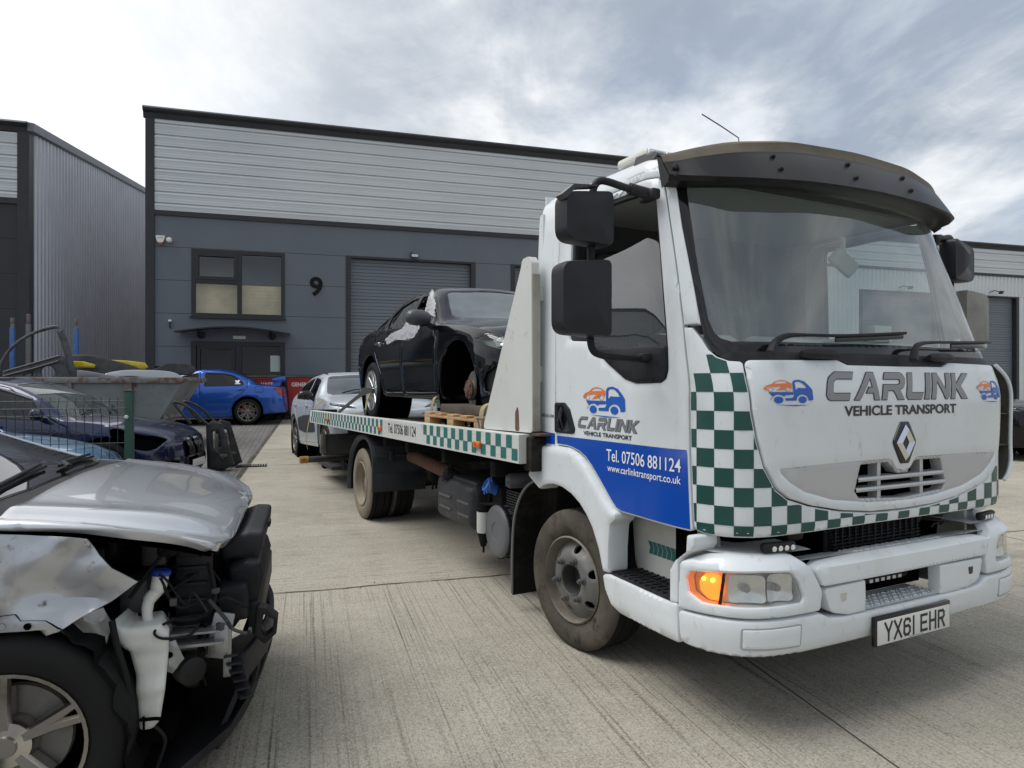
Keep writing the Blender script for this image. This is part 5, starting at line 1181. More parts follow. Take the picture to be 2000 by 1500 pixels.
truck_wheel(1.03, 0.13, -1, False, TRK, M_tyred, M_rimd, R(6))
for s in (1, -1):
    truck_wheel(-1.125 * s, 4.275, s, True, TRK, M_tyreb, M_beige); truck_wheel(-0.865 * s, 4.275, s, True, TRK, M_tyred, M_beige)
# ---- chassis and what hangs on it
for s in (-1, 1): T_(MB().box2((s * 0.43 - 0.04, -0.4, 0.62), (s * 0.43 + 0.04, 6.9, 0.84)), 'chassis_rail', M_chas)
mb = MB().tube([(-0.9, 0.13, 0.36), (0.9, 0.13, 0.36)], 0.06, 10); T_(mb, 'front_axle', M_chas)
mb = MB().tube([(-0.8, 4.275, 0.385), (0.8, 4.275, 0.385)], 0.08, 12).lathe([(0, -0.2), (0.12, -0.17), (0.19, -0.05), (0.19, 0.05), (0.12, 0.17), (0, 0.2)], (0, 4.275, 0.40), (1, 0, 0), 16); T_(mb, 'rear_axle', M_chas)
mb = MB()
for s in (-1, 1):
    mb.tube([(s * 0.5, 3.5, 0.55), (s * 0.5, 3.9, 0.42), (s * 0.5, 4.275, 0.36), (s * 0.5, 4.7, 0.42), (s * 0.5, 5.1, 0.58)], 0.04, 6)
T_(mb, 'leaf_spring', M_chas)
mb = MB()
for k in range(5): mb.tube([(-0.62 + 0.05 * k, 3.42 + 0.03 * k, 0.50), (-0.62 + 0.05 * k, 3.42 + 0.03 * k, 0.40)], 0.012, 6)
mb.box((-0.52, 3.45, 0.55), (0.26, 0.20, 0.14), 0.02); T_(mb, 'spring_bolts', M_chas)
T_(MB().tube([(-0.80, 3.50, 0.735), (-0.80, 2.35, 0.675)], 0.062, 18).tube([(-0.80, 3.515, 0.7355), (-0.80, 3.45, 0.733)], 0.066, 18), 'ramp_roller', M_rust)
mb = MB()
for y in (1.0, 1.9, 2.8, 3.5): mb.box((0, y, 0.90), (2.2, 0.08, 0.10), 0.01)
mb.box((0.0, 2.6, 0.72), (0.7, 2.6, 0.2), 0.03).box((0.55, 2.0, 0.55), (0.7, 1.2, 0.4), 0.05).box((0, 0.75, 0.75), (1.7, 0.3, 0.5), 0.05); T_(mb, 'subframe', M_chas)
# tank
mb = MB().box((-0.78, 1.86, 0.55), (0.50, 0.76, 0.34), 0.06, None, 0, 3).box((-0.79, 1.64, 0.555), (0.50, 0.30, 0.31), 0.05, None, 0, 3).box((-0.77, 1.86, 0.715), (0.44, 0.70, 0.05), 0.02)
tank = T_(mb, 'fuel_tank', mat('tank_plastic', (0.026, 0.028, 0.032), 0.5, spec=0.3, var=[(3, (0.05, 0.05, 0.05), 0.42, 0.70), (12, (0.10, 0.095, 0.085), 0.60, 0.78)], bump=(90, 0.2)), TRK, 40)
for y0, y1 in ((1.54, 1.76), (1.90, 2.14)): T_(MB().box2((-1.045, y0, 0.565), (-1.028, y1, 0.585), 0.006).box2((-1.042, y0, 0.47), (-1.025, y1, 0.49), 0.006), 'moulding', M_plastg, tank)
def cap(c, ax, r, m, name):
    ax = Vector(ax).normalized(); mb = MB().lathe([(0, 0.05), (r * 0.6, 0.05), (r * 0.62, 0.062), (r, 0.058), (r * 1.02, 0.02), (r * 0.8, 0.0), (r * 0.8, -0.05)], c, ax, 20); x = ax.orthogonal().normalized(); y = ax.cross(x)
    for k in range(8): a = 2 * math.pi * k / 8; mb.box(Vector(c) + (x * math.cos(a) + y * math.sin(a)) * r * 0.98 + ax * 0.04, (0.014, 0.014, 0.04), 0.005)
    return T_(mb, name, m, TRK, 45)
cap((-0.98, 2.02, 0.735), (-0.80, 0.30, 0.52), 0.062, M_plast, 'fuel_cap')
cap((-0.955, 1.30, 0.725), (-0.85, 0.1, 0.5), 0.050, mat('cap_blue', (0.05, 0.17, 0.55), 0.45), 'additive_cap')
T_(MB().box((-0.83, 1.27, 0.66), (0.22, 0.16, 0.16), 0.03).tube([(-0.90, 1.42, 0.60), (-0.95, 1.40, 0.56), (-0.93, 1.38, 0.70)], 0.012, 6).tube([(-0.93, 1.42, 0.56), (-0.80, 1.30, 0.62), (-0.75, 1.1, 0.70)], 0.014, 6), 'filler_bracket', M_chas)
T_(MB().lathe([(0, 0), (0.045, 0.0), (0.047, 0.02), (0.047, 0.15), (0.0, 0.155)], (-0.985, 1.395, 0.395), (0, 0, 1), 18), 'fuel_filter', mat('filter_white', (0.52, 0.52, 0.49), 0.4))
T_(MB().lathe([(0, 0), (0.05, 0.0), (0.052, 0.05), (0, 0.06)], (-0.985, 1.395, 0.552), (0, 0, 1), 16).lathe([(0, 0), (0.02, 0.0), (0.045, 0.10), (0.045, 0.26), (0, 0.26)], (-0.984, 1.396, 0.295), (0, 0, 1), 12).tube([(-0.985, 1.39, 0.30), (-0.985, 1.39, 0.25)], 0.008, 6).tube([(-0.99, 1.39, 0.57), (-1.0, 1.37, 0.60), (-0.97, 1.30, 0.61), (-0.9, 1.2, 0.64)], 0.01, 6), 'filter_head', M_chas)
mb = MB().lathe([(0, 0.0), (0.06, 0.0), (0.062, -0.004), (0.15, -0.010), (0.172, 0.0), (0.182, 0.012), (0.182, 0.24), (0, 0.24)], (-0.975, 1.205, 0.435), (1, 0, 0), 44)
af = T_(mb, 'air_filter', mat('filter_can', (0.12, 0.124, 0.13), 0.5, var=[(3, (0.13, 0.13, 0.13), 0.45, 0.7)]), TRK, 35)
mb = MB()
for k in range(16): a = 2 * math.pi * k / 16; mb.box((-0.86, 1.205 + 0.186 * math.cos(a), 0.435 + 0.186 * math.sin(a)), (0.20, 0.012, 0.012), 0.003, Matrix.Rotation(a, 3, 'X'))
mb.lathe([(0.180, 0), (0.192, 0.0), (0.192, 0.02), (0.180, 0.02)], (-0.955, 1.205, 0.435), (1, 0, 0), 44).lathe([(0.180, 0), (0.190, 0.0), (0.190, 0.015), (0.180, 0.015)], (-0.80, 1.205, 0.435), (1, 0, 0), 44); T_(mb, 'filter_ribs', M_plast, af)
mb = MB(); mb.box((-0.90, 1.04, 0.655), (0.012, 0.26, 0.16)); 
T_(mb, 'mesh_backing', M_void); mb = MB()
for k in range(13):
    for j in range(9): mb.add([(-0.909, 0.92 + k * 0.02 + (0.01 if j % 2 else 0) + 0.006 * math.cos(a), 0.585 + j * 0.0175 + 0.006 * math.sin(a)) for a in lin(0, 2 * math.pi * 5 / 6, 6)], [tuple(range(6))])
T_(mb, 'guard_mesh', mat('mesh_wire', (0.13, 0.13, 0.13), 0.5))
T_(MB().tube([(-1.02, 0.90, 0.83), (-0.6, 0.72, 0.85)], 0.05, 14).tube([(-1.045, 0.91, 0.83), (-1.02, 0.90, 0.83)], [0.035, 0.052], 14), 'air_pipe', M_plastg)
# rear mudguards
for s in (-1, 1):
    G = crom([(4.74, 0.27), (4.72, 0.48), (4.60, 0.70), (4.42, 0.83), (4.25, 0.89), (4.05, 0.91), (3.88, 0.88), (3.76, 0.80), (3.70, 0.69), (3.70, 0.55), (3.71, 0.37)], 6, False); mb = MB()
    PR = [(1.135, -0.035), (1.165, -0.02), (1.17, 0.0), (1.165, 0.018), (1.10, 0.028), (0.60, 0.028)]
    cyz = (4.25, 0.40)
    def gp(i, k):
        y, z = G[i]; d = Vector((y - cyz[0], z - cyz[1])).normalized(); x, o = PR[k]; return (s * x, y + d.x * o, z + d.y * o)
    mb.grid(gp, range(len(G)), range(len(PR))); mg = T_(mb, 'mudguard', M_plastg if False else mat('mudguard_plastic', (0.022, 0.025, 0.030), 0.48, spec=0.3, var=[(3, (0.038, 0.04, 0.043), 0.45, 0.7)]), TRK, 60)
    T_(MB().box((s * 0.88, 3.685, 0.60), (0.54, 0.014, 0.46), 0.004).box((s * 0.88, 3.675, 0.47), (0.48, 0.012, 0.17), 0.004).box((s * 0.86, 3.672, 0.735), (0.56, 0.022, 0.022), 0.006).box((s * 0.98, 3.665, 0.735), (0.05, 0.045, 0.11), 0.01), 'front_flap', MATS['mudguard_plastic'], mg)
# ---- flat bed
def zt(y): return 1.168 - 0.0117 * (y - 0.43)
def zb(y): return 1.000 - 0.0117 * (y - 0.43)
def bed(x, y, w): return (x, y, zb(y) + (zt(y) - zb(y)) * w)
M_bedw = mat('bed_white', (0.58, 0.585, 0.56), 0.45, var=[(1.3, (0.52, 0.52, 0.48), 0.4, 0.7), (8, (0.36, 0.31, 0.24), 0.62, 0.78), (30, (0.25, 0.15, 0.09), 0.72, 0.78)])
for s in (-1, 1):
    mb = MB(); RP = [(1.12, 1.0), (1.195, 1.0), (1.2, 0.985), (1.2, 0.83), (1.198, 0.825), (1.2, 0.82), (1.2, 0.19), (1.198, 0.185), (1.2, 0.18), (1.2, 0.0), (1.185, -0.01), (1.12, -0.01)]
    ys = lin(0.43, 6.85, 9); mb.grid(lambda y, k: bed(s * RP[k % 12][0], y, RP[k % 12][1]), ys, range(13))
    for y in (0.43, 6.85): mb.add([bed(s * a, y, b) for a, b in RP], [tuple(range(12))])
    rail = T_(mb, 'bed_rail', M_bedw, TRK, 20)
    mb = MB(); cw = 0.0737
    for y0, n in ((0.445, 22), (3.215, 48)):
        for i in range(n):
            for j in range(2):
                if (i + j) % 2 == (0 if y0 < 1 else 1): continue
                a, b = y0 + i * cw, y0 + (i + 1) * cw; lo, hi = (0.50, 0.955) if j == 0 else (0.09, 0.50)
                if y0 > 1 and 3.22 < a < 3.30 and j == 1: pass
                mb.add([bed(s * 1.2018, a, lo), bed(s * 1.2018, b, lo), bed(s * 1.2018, b, hi), bed(s * 1.2018, a, hi)], [(0, 1, 2, 3)])
    T_(mb, 'green_checks', M_teal, rail)
    if s < 0:
        mb = MB(); put_text(mb, 'Tel. 07506 881124', lambda a, b: bed(-1.202, a, b), 3.03, 2.25, 0.30, 0.80, bold=0.002, caps_ref='T'); T_(mb, 'phone_number', M_printk, rail)
    for y in (0.997, 3.268, 5.631):
        ml = T_(MB().box((s * 1.212, y, zb(y) + 0.075), (0.024, 0.10, 0.042), 0.008), 'side_marker', M_amber, rail)
        T_(MB().lathe([(0, 0.004), (0.012, 0.002), (0.013, -0.002)], (s * 1.225, y, zb(y) + 0.078), (s, 0, 0), 12), 'reflector', mat('marker_lens', (0.55, 0.06, 0.02), 0.25), ml)
M_deck = mat('bed_deck', (0.075, 0.07, 0.065), 0.6, metal=0.3, var=[(3, (0.14, 0.125, 0.11), 0.42, 0.7)])
mb = MB(); mb.grid(lambda x, y: (x, y, zt(y) - 0.075), lin(-1.12, 1.12, 2), lin(0.43, 6.85, 9)); mb.grid(lambda x, y: (x, y, zb(y) + 0.01), lin(-1.12, 1.12, 2), lin(0.43, 6.85, 9)); T_(mb, 'bed_floor', M_deck)
for s in (-1, 1): T_(MB().box((s * 0.72, 3.7, 1.075), (0.55, 6.0, 0.012), 0.003, Matrix.Rotation(-0.0117, 3, 'X')), 'wheel_track', M_steel)
T_(MB().box((0, 0.42, 1.055), (2.30, 0.10, 0.20), 0.01), 'bed_front_beam', M_chas)
T_(MB().box((0, 0.40, 1.17), (2.26, 0.16, 0.015), 0.004), 'rusty_lip', M_rust)
T_(MB().box((0, 6.90, 1.03), (2.38, 0.08, 0.14), 0.015), 'tail_beam', M_chas)
# headboard: two tapered uprights joined by bars
UP = [(1.075, 1.165), (0.53, 2.150), (0.515, 2.19), (0.50, 2.205), (0.43, 2.21), (0.395, 2.17), (0.385, 1.18)]
for s in (-1, 1):
    mb = MB().prism(rpoly(UP, 0.03), lambda a, b, w: (s * w, a, b), 1.085, 1.135); up = T_(mb, 'headboard_upright', M_bedw, TRK, 40)
    T_(MB().prism(rpoly([(0.60, 1.18), (0.545, 1.18), (0.555, 1.30), (0.57, 1.33), (0.60, 1.29)], 0.015), lambda a, b, w: (s * w, a, b), 1.1352, 1.1362), 'rust_patch', M_rust, up)
    T_(MB().box2((s * 1.086, 0.378, 1.19), (s * 1.134, 0.3855, 2.10)), 'rear_face', mat('grimy_white', (0.36, 0.345, 0.30), 0.6, var=[(4, (0.24, 0.22, 0.18), 0.45, 0.7)]), up)
for z in (1.52, 2.0): T_(MB().box2((-1.085, 0.42, z - 0.05), (1.085, 0.50, z + 0.05), 0.01), 'headboard_bar', M_bedw)
# ---- towing lift behind
T_(MB().box2((-1.12, 6.30, 0.50), (0.98, 6.48, 0.775), 0.01), 'lift_beam', mat('lift_black', (0.026, 0.026, 0.027), 0.5, var=[(6, (0.07, 0.055, 0.045), 0.55, 0.75)]))
T_(MB().box2((-1.16, 6.27, 0.53), (-1.09, 6.36, 0.78), 0.006), 'lift_plate', M_steel)
T_(MB().box2((-0.10, 5.4, 0.42), (0.10, 7.3, 0.62), 0.01), 'lift_boom', MATS['lift_black'])
lt = T_(MB().tube([(-1.30, 6.55, 0.425), (1.1, 6.55, 0.41)], 0.045, 14), 'lift_crossbar', MATS['lift_black'])
T_(MB().tube([(-1.39, 6.55, 0.4255), (-1.28, 6.55, 0.425)], 0.05, 14), 'yellow_end', mat('worn_yellow', (0.36, 0.19, 0.035), 0.7, var=[(9, (0.10, 0.06, 0.03), 0.45, 0.6)]), lt)
for x0 in (-0.80, 0.80): T_(MB().box2((x0 - 0.16, 6.5, 0.26), (x0 + 0.16, 7.75, 0.31), 0.01).tube([(x0, 6.52, 0.28), (x0, 6.55, 0.42)], 0.03, 8), 'wheel_cradle', MATS['lift_black'])
# ------------------------------------------------------------------ cars: one skin F(a, b) each
def interp(tab):
    X = [t[0] for t in tab]; Y = [t[1] for t in tab]; n = len(X)
    d = [(Y[i + 1] - Y[i]) / (X[i + 1] - X[i]) for i in range(n - 1)]; m = [0.0] * n
    for i in range(n):
        if i == 0: m[i] = d[0]
        elif i == n - 1: m[i] = d[-1]
        else: m[i] = 0.0 if d[i - 1] * d[i] <= 0 else 2 * d[i - 1] * d[i] / (d[i - 1] + d[i])
    def f(x):
        if x <= X[0]: return Y[0]
        if x >= X[-1]: return Y[-1]
        i = min(max(bisect.bisect_right(X, x) - 1, 0), n - 2); h = X[i + 1] - X[i]; t = (x - X[i]) / h
        return Y[i] * (1 + 2 * t) * (1 - t) ** 2 + m[i] * h * t * (1 - t) ** 2 + Y[i + 1] * t * t * (3 - 2 * t) + m[i + 1] * h * t * t * (t - 1)
    return f
class CarSkin:
    """front towards -y, front axle at y = 0; a = across (0 middle, +-1.6 sills), b = along"""
    def __init__(s, P):
        s.P = P; s.top = interp(P['top']); s.rz = interp(P['railz']); s.rx = interp(P['railx']); s.belt = interp(P['belt']); s.W = P['W']
        s.bot = interp(P['bot']); s.yf, s.yr = P['yf'], P['yr']; s.Ln, s.Lt = P.get('Ln', 0.62), P.get('Lt', 0.45)
        s.bf, s.br = s.yf + s.Ln - s.Ln * 1.35, s.yr - s.Lt + s.Lt * 1.35; s.pn = P.get('pn', 0.42); s.pt = P.get('pt', 0.34); s._c = {}
        s.bump = P.get('bump', [0.03, 0.02, 0.0, 0.01, 0.035, 0.05, 0.06, 0.065, 0.07]); s.tb = P.get('tbump', [0.04, 0.0, 0.0, 0.02, 0.05, 0.06, 0.06, 0.06, 0.06])
    def ring(s, b):
        k = round(b, 5)
        if k in s._c: return s._c[k]
        yn, yt = s.yf + s.Ln, s.yr - s.Lt; pf = 1.0; nw = tw = 0.0; y = b
        if b < yn:
            th = min((yn - b) / (s.Ln * 1.35), 1.0) * math.pi / 2; y = yn - s.Ln * math.sin(th); pf = max(math.cos(th), 0.0) ** s.pn; nw = math.sin(th) ** 2
        elif b > yt:
            th = min((b - yt) / (s.Lt * 1.35), 1.0) * math.pi / 2; y = yt + s.Lt * math.sin(th); pf = max(math.cos(th), 0.0) ** s.pt; tw = math.sin(th) ** 2
        W, zb, be, rz, tp, rx = s.W, s.bot(y), s.belt(y), s.rz(y), s.top(y), s.rx(y) * s.W
        if be > rz - 0.02: be = rz - 0.02
        wst = s.P.get('waist', 0.0)
        pts = [(W - 0.10, zb), (W - 0.035, zb + 0.03), (W - 0.012, zb + (be - zb) * 0.32), (W, zb + (be - zb) * 0.66 + wst), (W - 0.035, be), ((W - 0.035) * 0.52 + rx * 0.48 + 0.012, be * 0.5 + rz * 0.5 + 0.008), (rx, rz), (rx * 0.55, rz + (tp - rz) * 0.74), (0.0, tp)]
        out = []
        for i, (x, z) in enumerate(pts): out.append((x * pf, y + s.bump[i] * nw - s.tb[i] * tw, z))
        s._c[k] = out; return out
    def __call__(s, a, b):
        w = a / 0.2; sg = -1.0 if w < 0 else 1.0; v = 8.0 - abs(w); R_ = s.ring(b)
        i = int(math.floor(v)); i = min(max(i, 0), 7); t = v - i
        g = lambda j: R_[j] if 0 <= j <= 8 else ((-R_[7][0], R_[7][1], R_[7][2]) if j == 9 else tuple(2 * R_[0][c] - R_[1][c] for c in range(3)))
        p0, p1, p2, p3 = g(i - 1), g(i), g(i + 1), g(i + 2); q = []
        if t < 0: q = [p1[c] + (p2[c] - p1[c]) * t for c in range(3)]
        else:
            for c in range(3): q.append(0.5 * (2 * p1[c] + (p2[c] - p0[c]) * t + (2 * p0[c] - 5 * p1[c] + 4 * p2[c] - p3[c]) * t * t + (3 * p1[c] - p0[c] - 3 * p2[c] + p3[c]) * t ** 3))
        return (sg * q[0], q[1], q[2])
    def a_of(s, b, z):               # across-coordinate of height z on the +x side at b
        lo, hi = 0.4, 1.6             # rail .. sill
        if z <= s(1.6, b)[2]: return 1.6 + (s(1.6, b)[2] - z)
        if z >= s(0.4, b)[2]:
            lo, hi = 0.0, 0.4
        for _ in range(26):
            m = (lo + hi) / 2
            if s(m, b)[2] > z: lo = m
            else: hi = m
        return (lo + hi) / 2
    def side(s, poly, sg=1, h=0.05): # (y, z) outline -> (a, b)
        out = []
        for y, z in resamp(poly, h):
            b = s.b_of(y); out.append((sg * s.a_of(b, z), b))
        return out
    def b_of(s, y):
        yn, yt = s.yf + s.Ln, s.yr - s.Lt
        if y < yn: return yn - math.asin(min(1.0, (yn - y) / s.Ln)) / (math.pi / 2) * s.Ln * 1.35
        if y > yt: return yt + math.asin(min(1.0, (y - yt) / s.Lt)) / (math.pi / 2) * s.Lt * 1.35
        return y
def wheel(parent, x, y, z, r, w, rr, spokes, rim_m, s, style='twin', steer=0.0, brake=None, tm=None):
    """s = -1: outer face towards -x"""
    wl = bpy.data.objects.new('wheel', None); COL.objects.link(wl); wl.parent = parent; wl.location = (x, y, z); wl.rotation_euler = (0, 0, steer + (0 if s < 0 else math.pi))
    pf = [(rr, 0.01), (rr + 0.012, 0.0), (rr + (r - rr) * 0.5, -0.008), (r - 0.02, 0.004), (r - 0.004, 0.018), (r, 0.035), (r, w * 0.48), (r - 0.008, w * 0.49), (r - 0.008, w * 0.51), (r, w * 0.52), (r, w - 0.035), (r - 0.02, w - 0.004), (rr, w)]
    MB().lathe(pf, (0, 0, 0), (1, 0, 0), 44).build('tyre', tm or M_rubber, wl, 40)
    mb = MB().lathe([(rr + 0.006, 0.004), (rr + 0.004, -0.004), (rr - 0.008, -0.002), (rr - 0.014, 0.02), (rr - 0.022, 0.14), (rr - 0.03, 0.15)], (0, 0, 0), (1, 0, 0), 44)
    for k in range(spokes):
        a0 = 2 * math.pi * k / spokes + 0.2
        offs = (-0.16, 0.16) if style == 'twin' else ((-0.10, 0.13) if style == 'vee' else (0.0,))
        for da in offs:
            a1 = a0 + da; hw0, hw1 = (0.017, 0.012) if style != 'single' else (0.013, 0.009)
            if style == 'fat': hw0, hw1 = 0.040, 0.055
            P0 = Vector((0, math.cos(a0 + da * 0.25), math.sin(a0 + da * 0.25))); P1 = Vector((0, math.cos(a1), math.sin(a1))); tn = Vector((0, -math.sin(a1), math.cos(a1)))
            V = []
            for t, hw in ((0.22, hw0), (0.6, hw0), (0.985, hw1 * 1.3)):
                c = (P0 * (1 - t) + P1 * t).normalized() * rr * t; fx = 0.012 + 0.018 * (1 - t) if t < 0.9 else 0.006
                V += [c - tn * hw + Vector((fx + 0.008, 0, 0)), c - tn * hw * 0.55 + Vector((fx - 0.004, 0, 0)), c + tn * hw * 0.55 + Vector((fx - 0.004, 0, 0)), c + tn * hw + Vector((fx + 0.008, 0, 0)), c + tn * hw + Vector((fx + 0.05, 0, 0)), c - tn * hw + Vector((fx + 0.05, 0, 0))]
            F = []
            for q in range(2):
                for j in range(6): F.append((q * 6 + j, q * 6 + (j + 1) % 6, (q + 1) * 6 + (j + 1) % 6, (q + 1) * 6 + j))
            mb.add(V, F)
    mb.lathe([(0, 0.012), (0.03, 0.012), (0.034, 0.02), (0.07, 0.026), (0.08, 0.05), (0.08, 0.09)], (0, 0, 0), (1, 0, 0), 24); mb.build('rim', rim_m, wl, 30)
    MB().lathe([(0, 0.085), (rr * 0.72, 0.085), (rr * 0.74, 0.10), (0, 0.11)], (0, 0, 0), (1, 0, 0), 28).build('brake_disc', M_steel if brake is None else M_steel, wl)
    if brake is not None: MB().box((0.075, rr * 0.50, rr * 0.28), (0.05, 0.07, 0.20), 0.015, Matrix.Rotation(R(30), 3, 'X')).build('brake_caliper', brake, wl)
    MB().lathe([(rr - 0.02, 0.15), (0, 0.15)], (0, 0, 0), (1, 0, 0), 24).build('barrel_back', M_void, wl)
    return wl
M_carglass = glass('car_glass', (0.26, 0.29, 0.30), 1.62)
M_carscreen = glass('car_screen', (0.55, 0.60, 0.60), 2.4, film=((0.42, 0.48, 0.48), 0.10))
M_tint = glass('privacy_glass', (0.06, 0.065, 0.07), 1.55)
def paint(name, base, metal=0.3, rough=0.28, coat=0.9, var=None): return mat(name, base, rough, metal, coat, var=var)

def make_car(name, label, P, loc, rot, paint_m, o=None):
    """P: skin tables and side outlines; o: options"""
    o = o or {}; F = CarSkin(P); W = P['W']; wb = P['wb']; root = thing(name, label, 'car', loc, rot) if not isinstance(rot, tuple) else thing(name, label, 'car', loc, 0, None, rot)
    zf = P['wz']; ra = P['ra']; h = o.get('h', 0.075); wx = o.get('wx', W - 0.02)
    arch = lambda y, r=None: [(y + (r or ra) * math.cos(t), zf + 0.015 + (r or ra) * math.sin(t)) for t in lin(-0.35, math.pi + 0.35, 26)] + [(y - 0.9 * ra, -0.4), (y + 0.9 * ra, -0.4)]
    arches = [arch(0.0), arch(wb)]
    outer = rect(-1.6, 1.6, F.bf + 0.01, F.br - 0.01); holes = []
    wins = P['windows']; WS = P['screen']; RS = P.get('rear_screen')
    wsh = [(x, y) for x, y in WS] + [(-x, y) for x, y in reversed(WS)]
    rsh = ([(x, y) for x, y in RS] + [(-x, y) for x, y in reversed(RS)]) if RS else None
    sides = (1, -1)
    for sg in sides:
        for a_ in arches: holes.append(F.side(a_, sg))
        for wn in wins: holes.append(F.side(rpoly(wn, 0.03), sg))
        for k in ('headlight', 'taillight'):
            if k in P: holes.append(crom([(sg * a, b) for a, b in P[k]], 4) if k == 'headlight' else [(sg * a, b) for a, b in P[k]])
    holes.append(wsh)
    if rsh: holes.append(rsh)
    for g in P.get('openings', []): holes.append(g)
    doors = P.get('doors', [])
    for sg in sides:
        for d in doors: holes.append(F.side(d, sg))
    for hp in P.get('extra_holes', []): holes.append(hp)
    body = panel(MB(), F, [outer], holes, 0.0, 0.02, h, 0.004).build('body', paint_m, root, 50)
    for sg in sides:
        for d in doors:
            inn = [F.side(rpoly(wn, 0.03), sg) for wn in wins]
            dp = panel(MB(), F, [shrink(F.side(d, sg), 0.006)], inn + [F.side(a_, sg) for a_ in arches], 0.001, 0.02, h, 0.004).build('door', paint_m, root, 50)
            ys = [p[0] for p in d]; zs = [p[1] for p in d]; hy = max(ys) - 0.17; hz = P.get('handle_z', F.belt(hy) - 0.085)
            p = F(sg * F.a_of(F.b_of(hy), hz), F.b_of(hy)); mb = MB().box((p[0] + sg * 0.022, p[1], p[2]), (0.022, 0.20, 0.026), 0.010, None, 0, 2).box((p[0] + sg * 0.004, p[1] - 0.01, p[2] - 0.008), (0.008, 0.12, 0.05), 0.003); mb.build('door_handle', o.get('handle_m', paint_m), dp)
        for wn in wins:
            g = F.side(rpoly(wn, 0.03), sg)
            if (sg, wins.index(wn)) in o.get('open_windows', ()): pass
            else: panel(MB(), F, [g], [], -0.012, 0, h * 1.6).build('side_window', o.get('glass', M_carglass), root)
            panel(MB(), F, [shrink(g, -0.012)], [shrink(g, 0.016)], 0.0025, 0.02, h, 0.003).build('window_trim', o.get('trim', M_blackg), root)
        for k, m_ in (('headlight', None), ('taillight', mat('tail_red', (0.25, 0.012, 0.012), 0.2, coat=0.8))):
            if k not in P: continue
            g = [(sg * a, b) for a, b in P[k]]
            if k == 'headlight' and o.get('no_headlight'):
                panel(MB(), F, [shrink(g, -0.01)], [], -0.09, 0, h).build('lamp_cavity', M_void, root); continue
            if k == 'headlight':
                hl = panel(MB(), F, [resamp(crom(g, 4), 0.03)], [], -0.05, 0, 0.03).build('headlight', mat('lamp_bowl_dark', (0.16, 0.165, 0.17), 0.3, metal=0.6), root)
                panel(MB(), F, [crom(g, 4)], [], -0.001, 0, 0.025).build('lens', glass('lamp_glass', (0.88, 0.9, 0.9), 1.5), hl)
                for (ca, cb, r_) in P.get('bulbs', []):
                    q = off_surf(F, -0.035)(sg * ca, cb); n = Snrm(F, sg * ca, cb); MB().lathe([(r_, 0.012), (r_ * 0.8, 0.0), (r_ * 0.3, -0.015), (0, -0.016)], q, n, 16).lathe([(r_, 0.012), (r_ * 1.12, 0.014), (r_ * 1.15, 0.0)], q, n, 16).build('projector', M_chrome, hl)
            else: panel(MB(), F, [g], [], 0.004, 0.02, h, 0.006).build('taillight', m_, root)
        # wheel houses
        for yy in (0.0, wb):
            mb = MB(); mb.lathe([(ra + 0.012, 0.0), (ra + 0.012, 0.38), (0.05, 0.38)], (sg * (W - 0.012), yy, zf + 0.015), (-sg, 0, 0), 30); mb.build('wheel_house', o.get('house_m', M_void), root)
        if o.get('mirrors', True):
            my, mz = P['mirror']; b = F.b_of(my); p = F(sg * F.a_of(b, mz - 0.03), b); c = Vector((p[0] + sg * 0.13, my + 0.02, mz + 0.05))
            prof = [(0.0, -0.115), (0.035, -0.11), (0.062, -0.08), (0.075, -0.03), (0.078, 0.03), (0.07, 0.085), (0.045, 0.115), (0.0, 0.12)]
            mb = MB().lathe([(r_ * 1.0, t_) for r_, t_ in prof], (0, 0, 0), (1, 0, 0), 18); mb.v = [(c.x + sg * v[0] * 1.0, c.y + v[1] * (0.95 if v[1] < 0 else 0.55), c.z + v[2] * 0.95) for v in [tuple(q) for q in mb.v]]
            mr_ = mb.build('mirror', o.get('mirror_m', paint_m), root, 60); MB().tube([(p[0] - sg * 0.02, p[1] + 0.02, p[2] - 0.01), (p[0] + sg * 0.05, my + 0.02, mz + 0.0), (c.x - sg * 0.02, c.y, c.z - 0.05)], [0.03, 0.026, 0.035], 10).build('mirror_stalk', M_plast, mr_)
    ws_ = panel(MB(), F, [wsh], [], -0.006, 0, h * 1.5).build('windscreen', o.get('screen', M_carscreen), root)
    panel(MB(), F, [shrink(wsh, -0.006)], [shrink(wsh, 0.035)], -0.009, 0, h).build('screen_band', M_blackg, ws_)
    if o.get('wipers', True):
        yb_ = max(p[1] for p in WS) if False else min(p[1] for p in WS)
        for x0 in (-0.30, 0.20):
            bb = yb_ + 0.05; mb = MB(); f_ = off_surf(F, 0.02); mb.tube([f_(x0 * 0.75, bb), f_(x0 * 0.75 + 0.12, bb + 0.07), f_(x0 * 0.75 + 0.30, bb + 0.10)], [0.012, 0.009, 0.006], 6); mb.build('wiper', M_plast, root)
    if rsh: panel(MB(), F, [rsh], [], -0.006, 0, h * 1.5).build('rear_window', o.get('glass', M_carglass), root)
    for g, m_, nm in P.get('inserts', []): panel(MB(), F, [g], [], -0.03 if nm not in ('cladding', 'side_pad') else 0.008, 0.015, h * 0.8, 0.005 if nm in ('cladding', 'side_pad') else 0).build(nm, m_, root)
    # cabin and underside
    zb = F.bot(wb / 2); zbelt = F.belt(wb * 0.45); y0c, y1c = P['cabin']
    yA, yB = max(y0c - 0.3, ra + 0.03), min(y1c + 0.05, wb - ra - 0.03)
    mb = MB().box2((-W + 0.13, yA, zb + 0.05), (W - 0.13, yB, zb + 0.10)).box2((-W + 0.12, yA, zb + 0.05), (W - 0.12, yA + 0.05, zbelt - 0.12)).box2((-W + 0.12, yB - 0.05, zb + 0.05), (W - 0.12, yB, zbelt - 0.05))
    for sg in sides: mb.box2((sg * (W - 0.15), yA, zb + 0.05), (sg * (W - 0.13), yB, zbelt - 0.10))
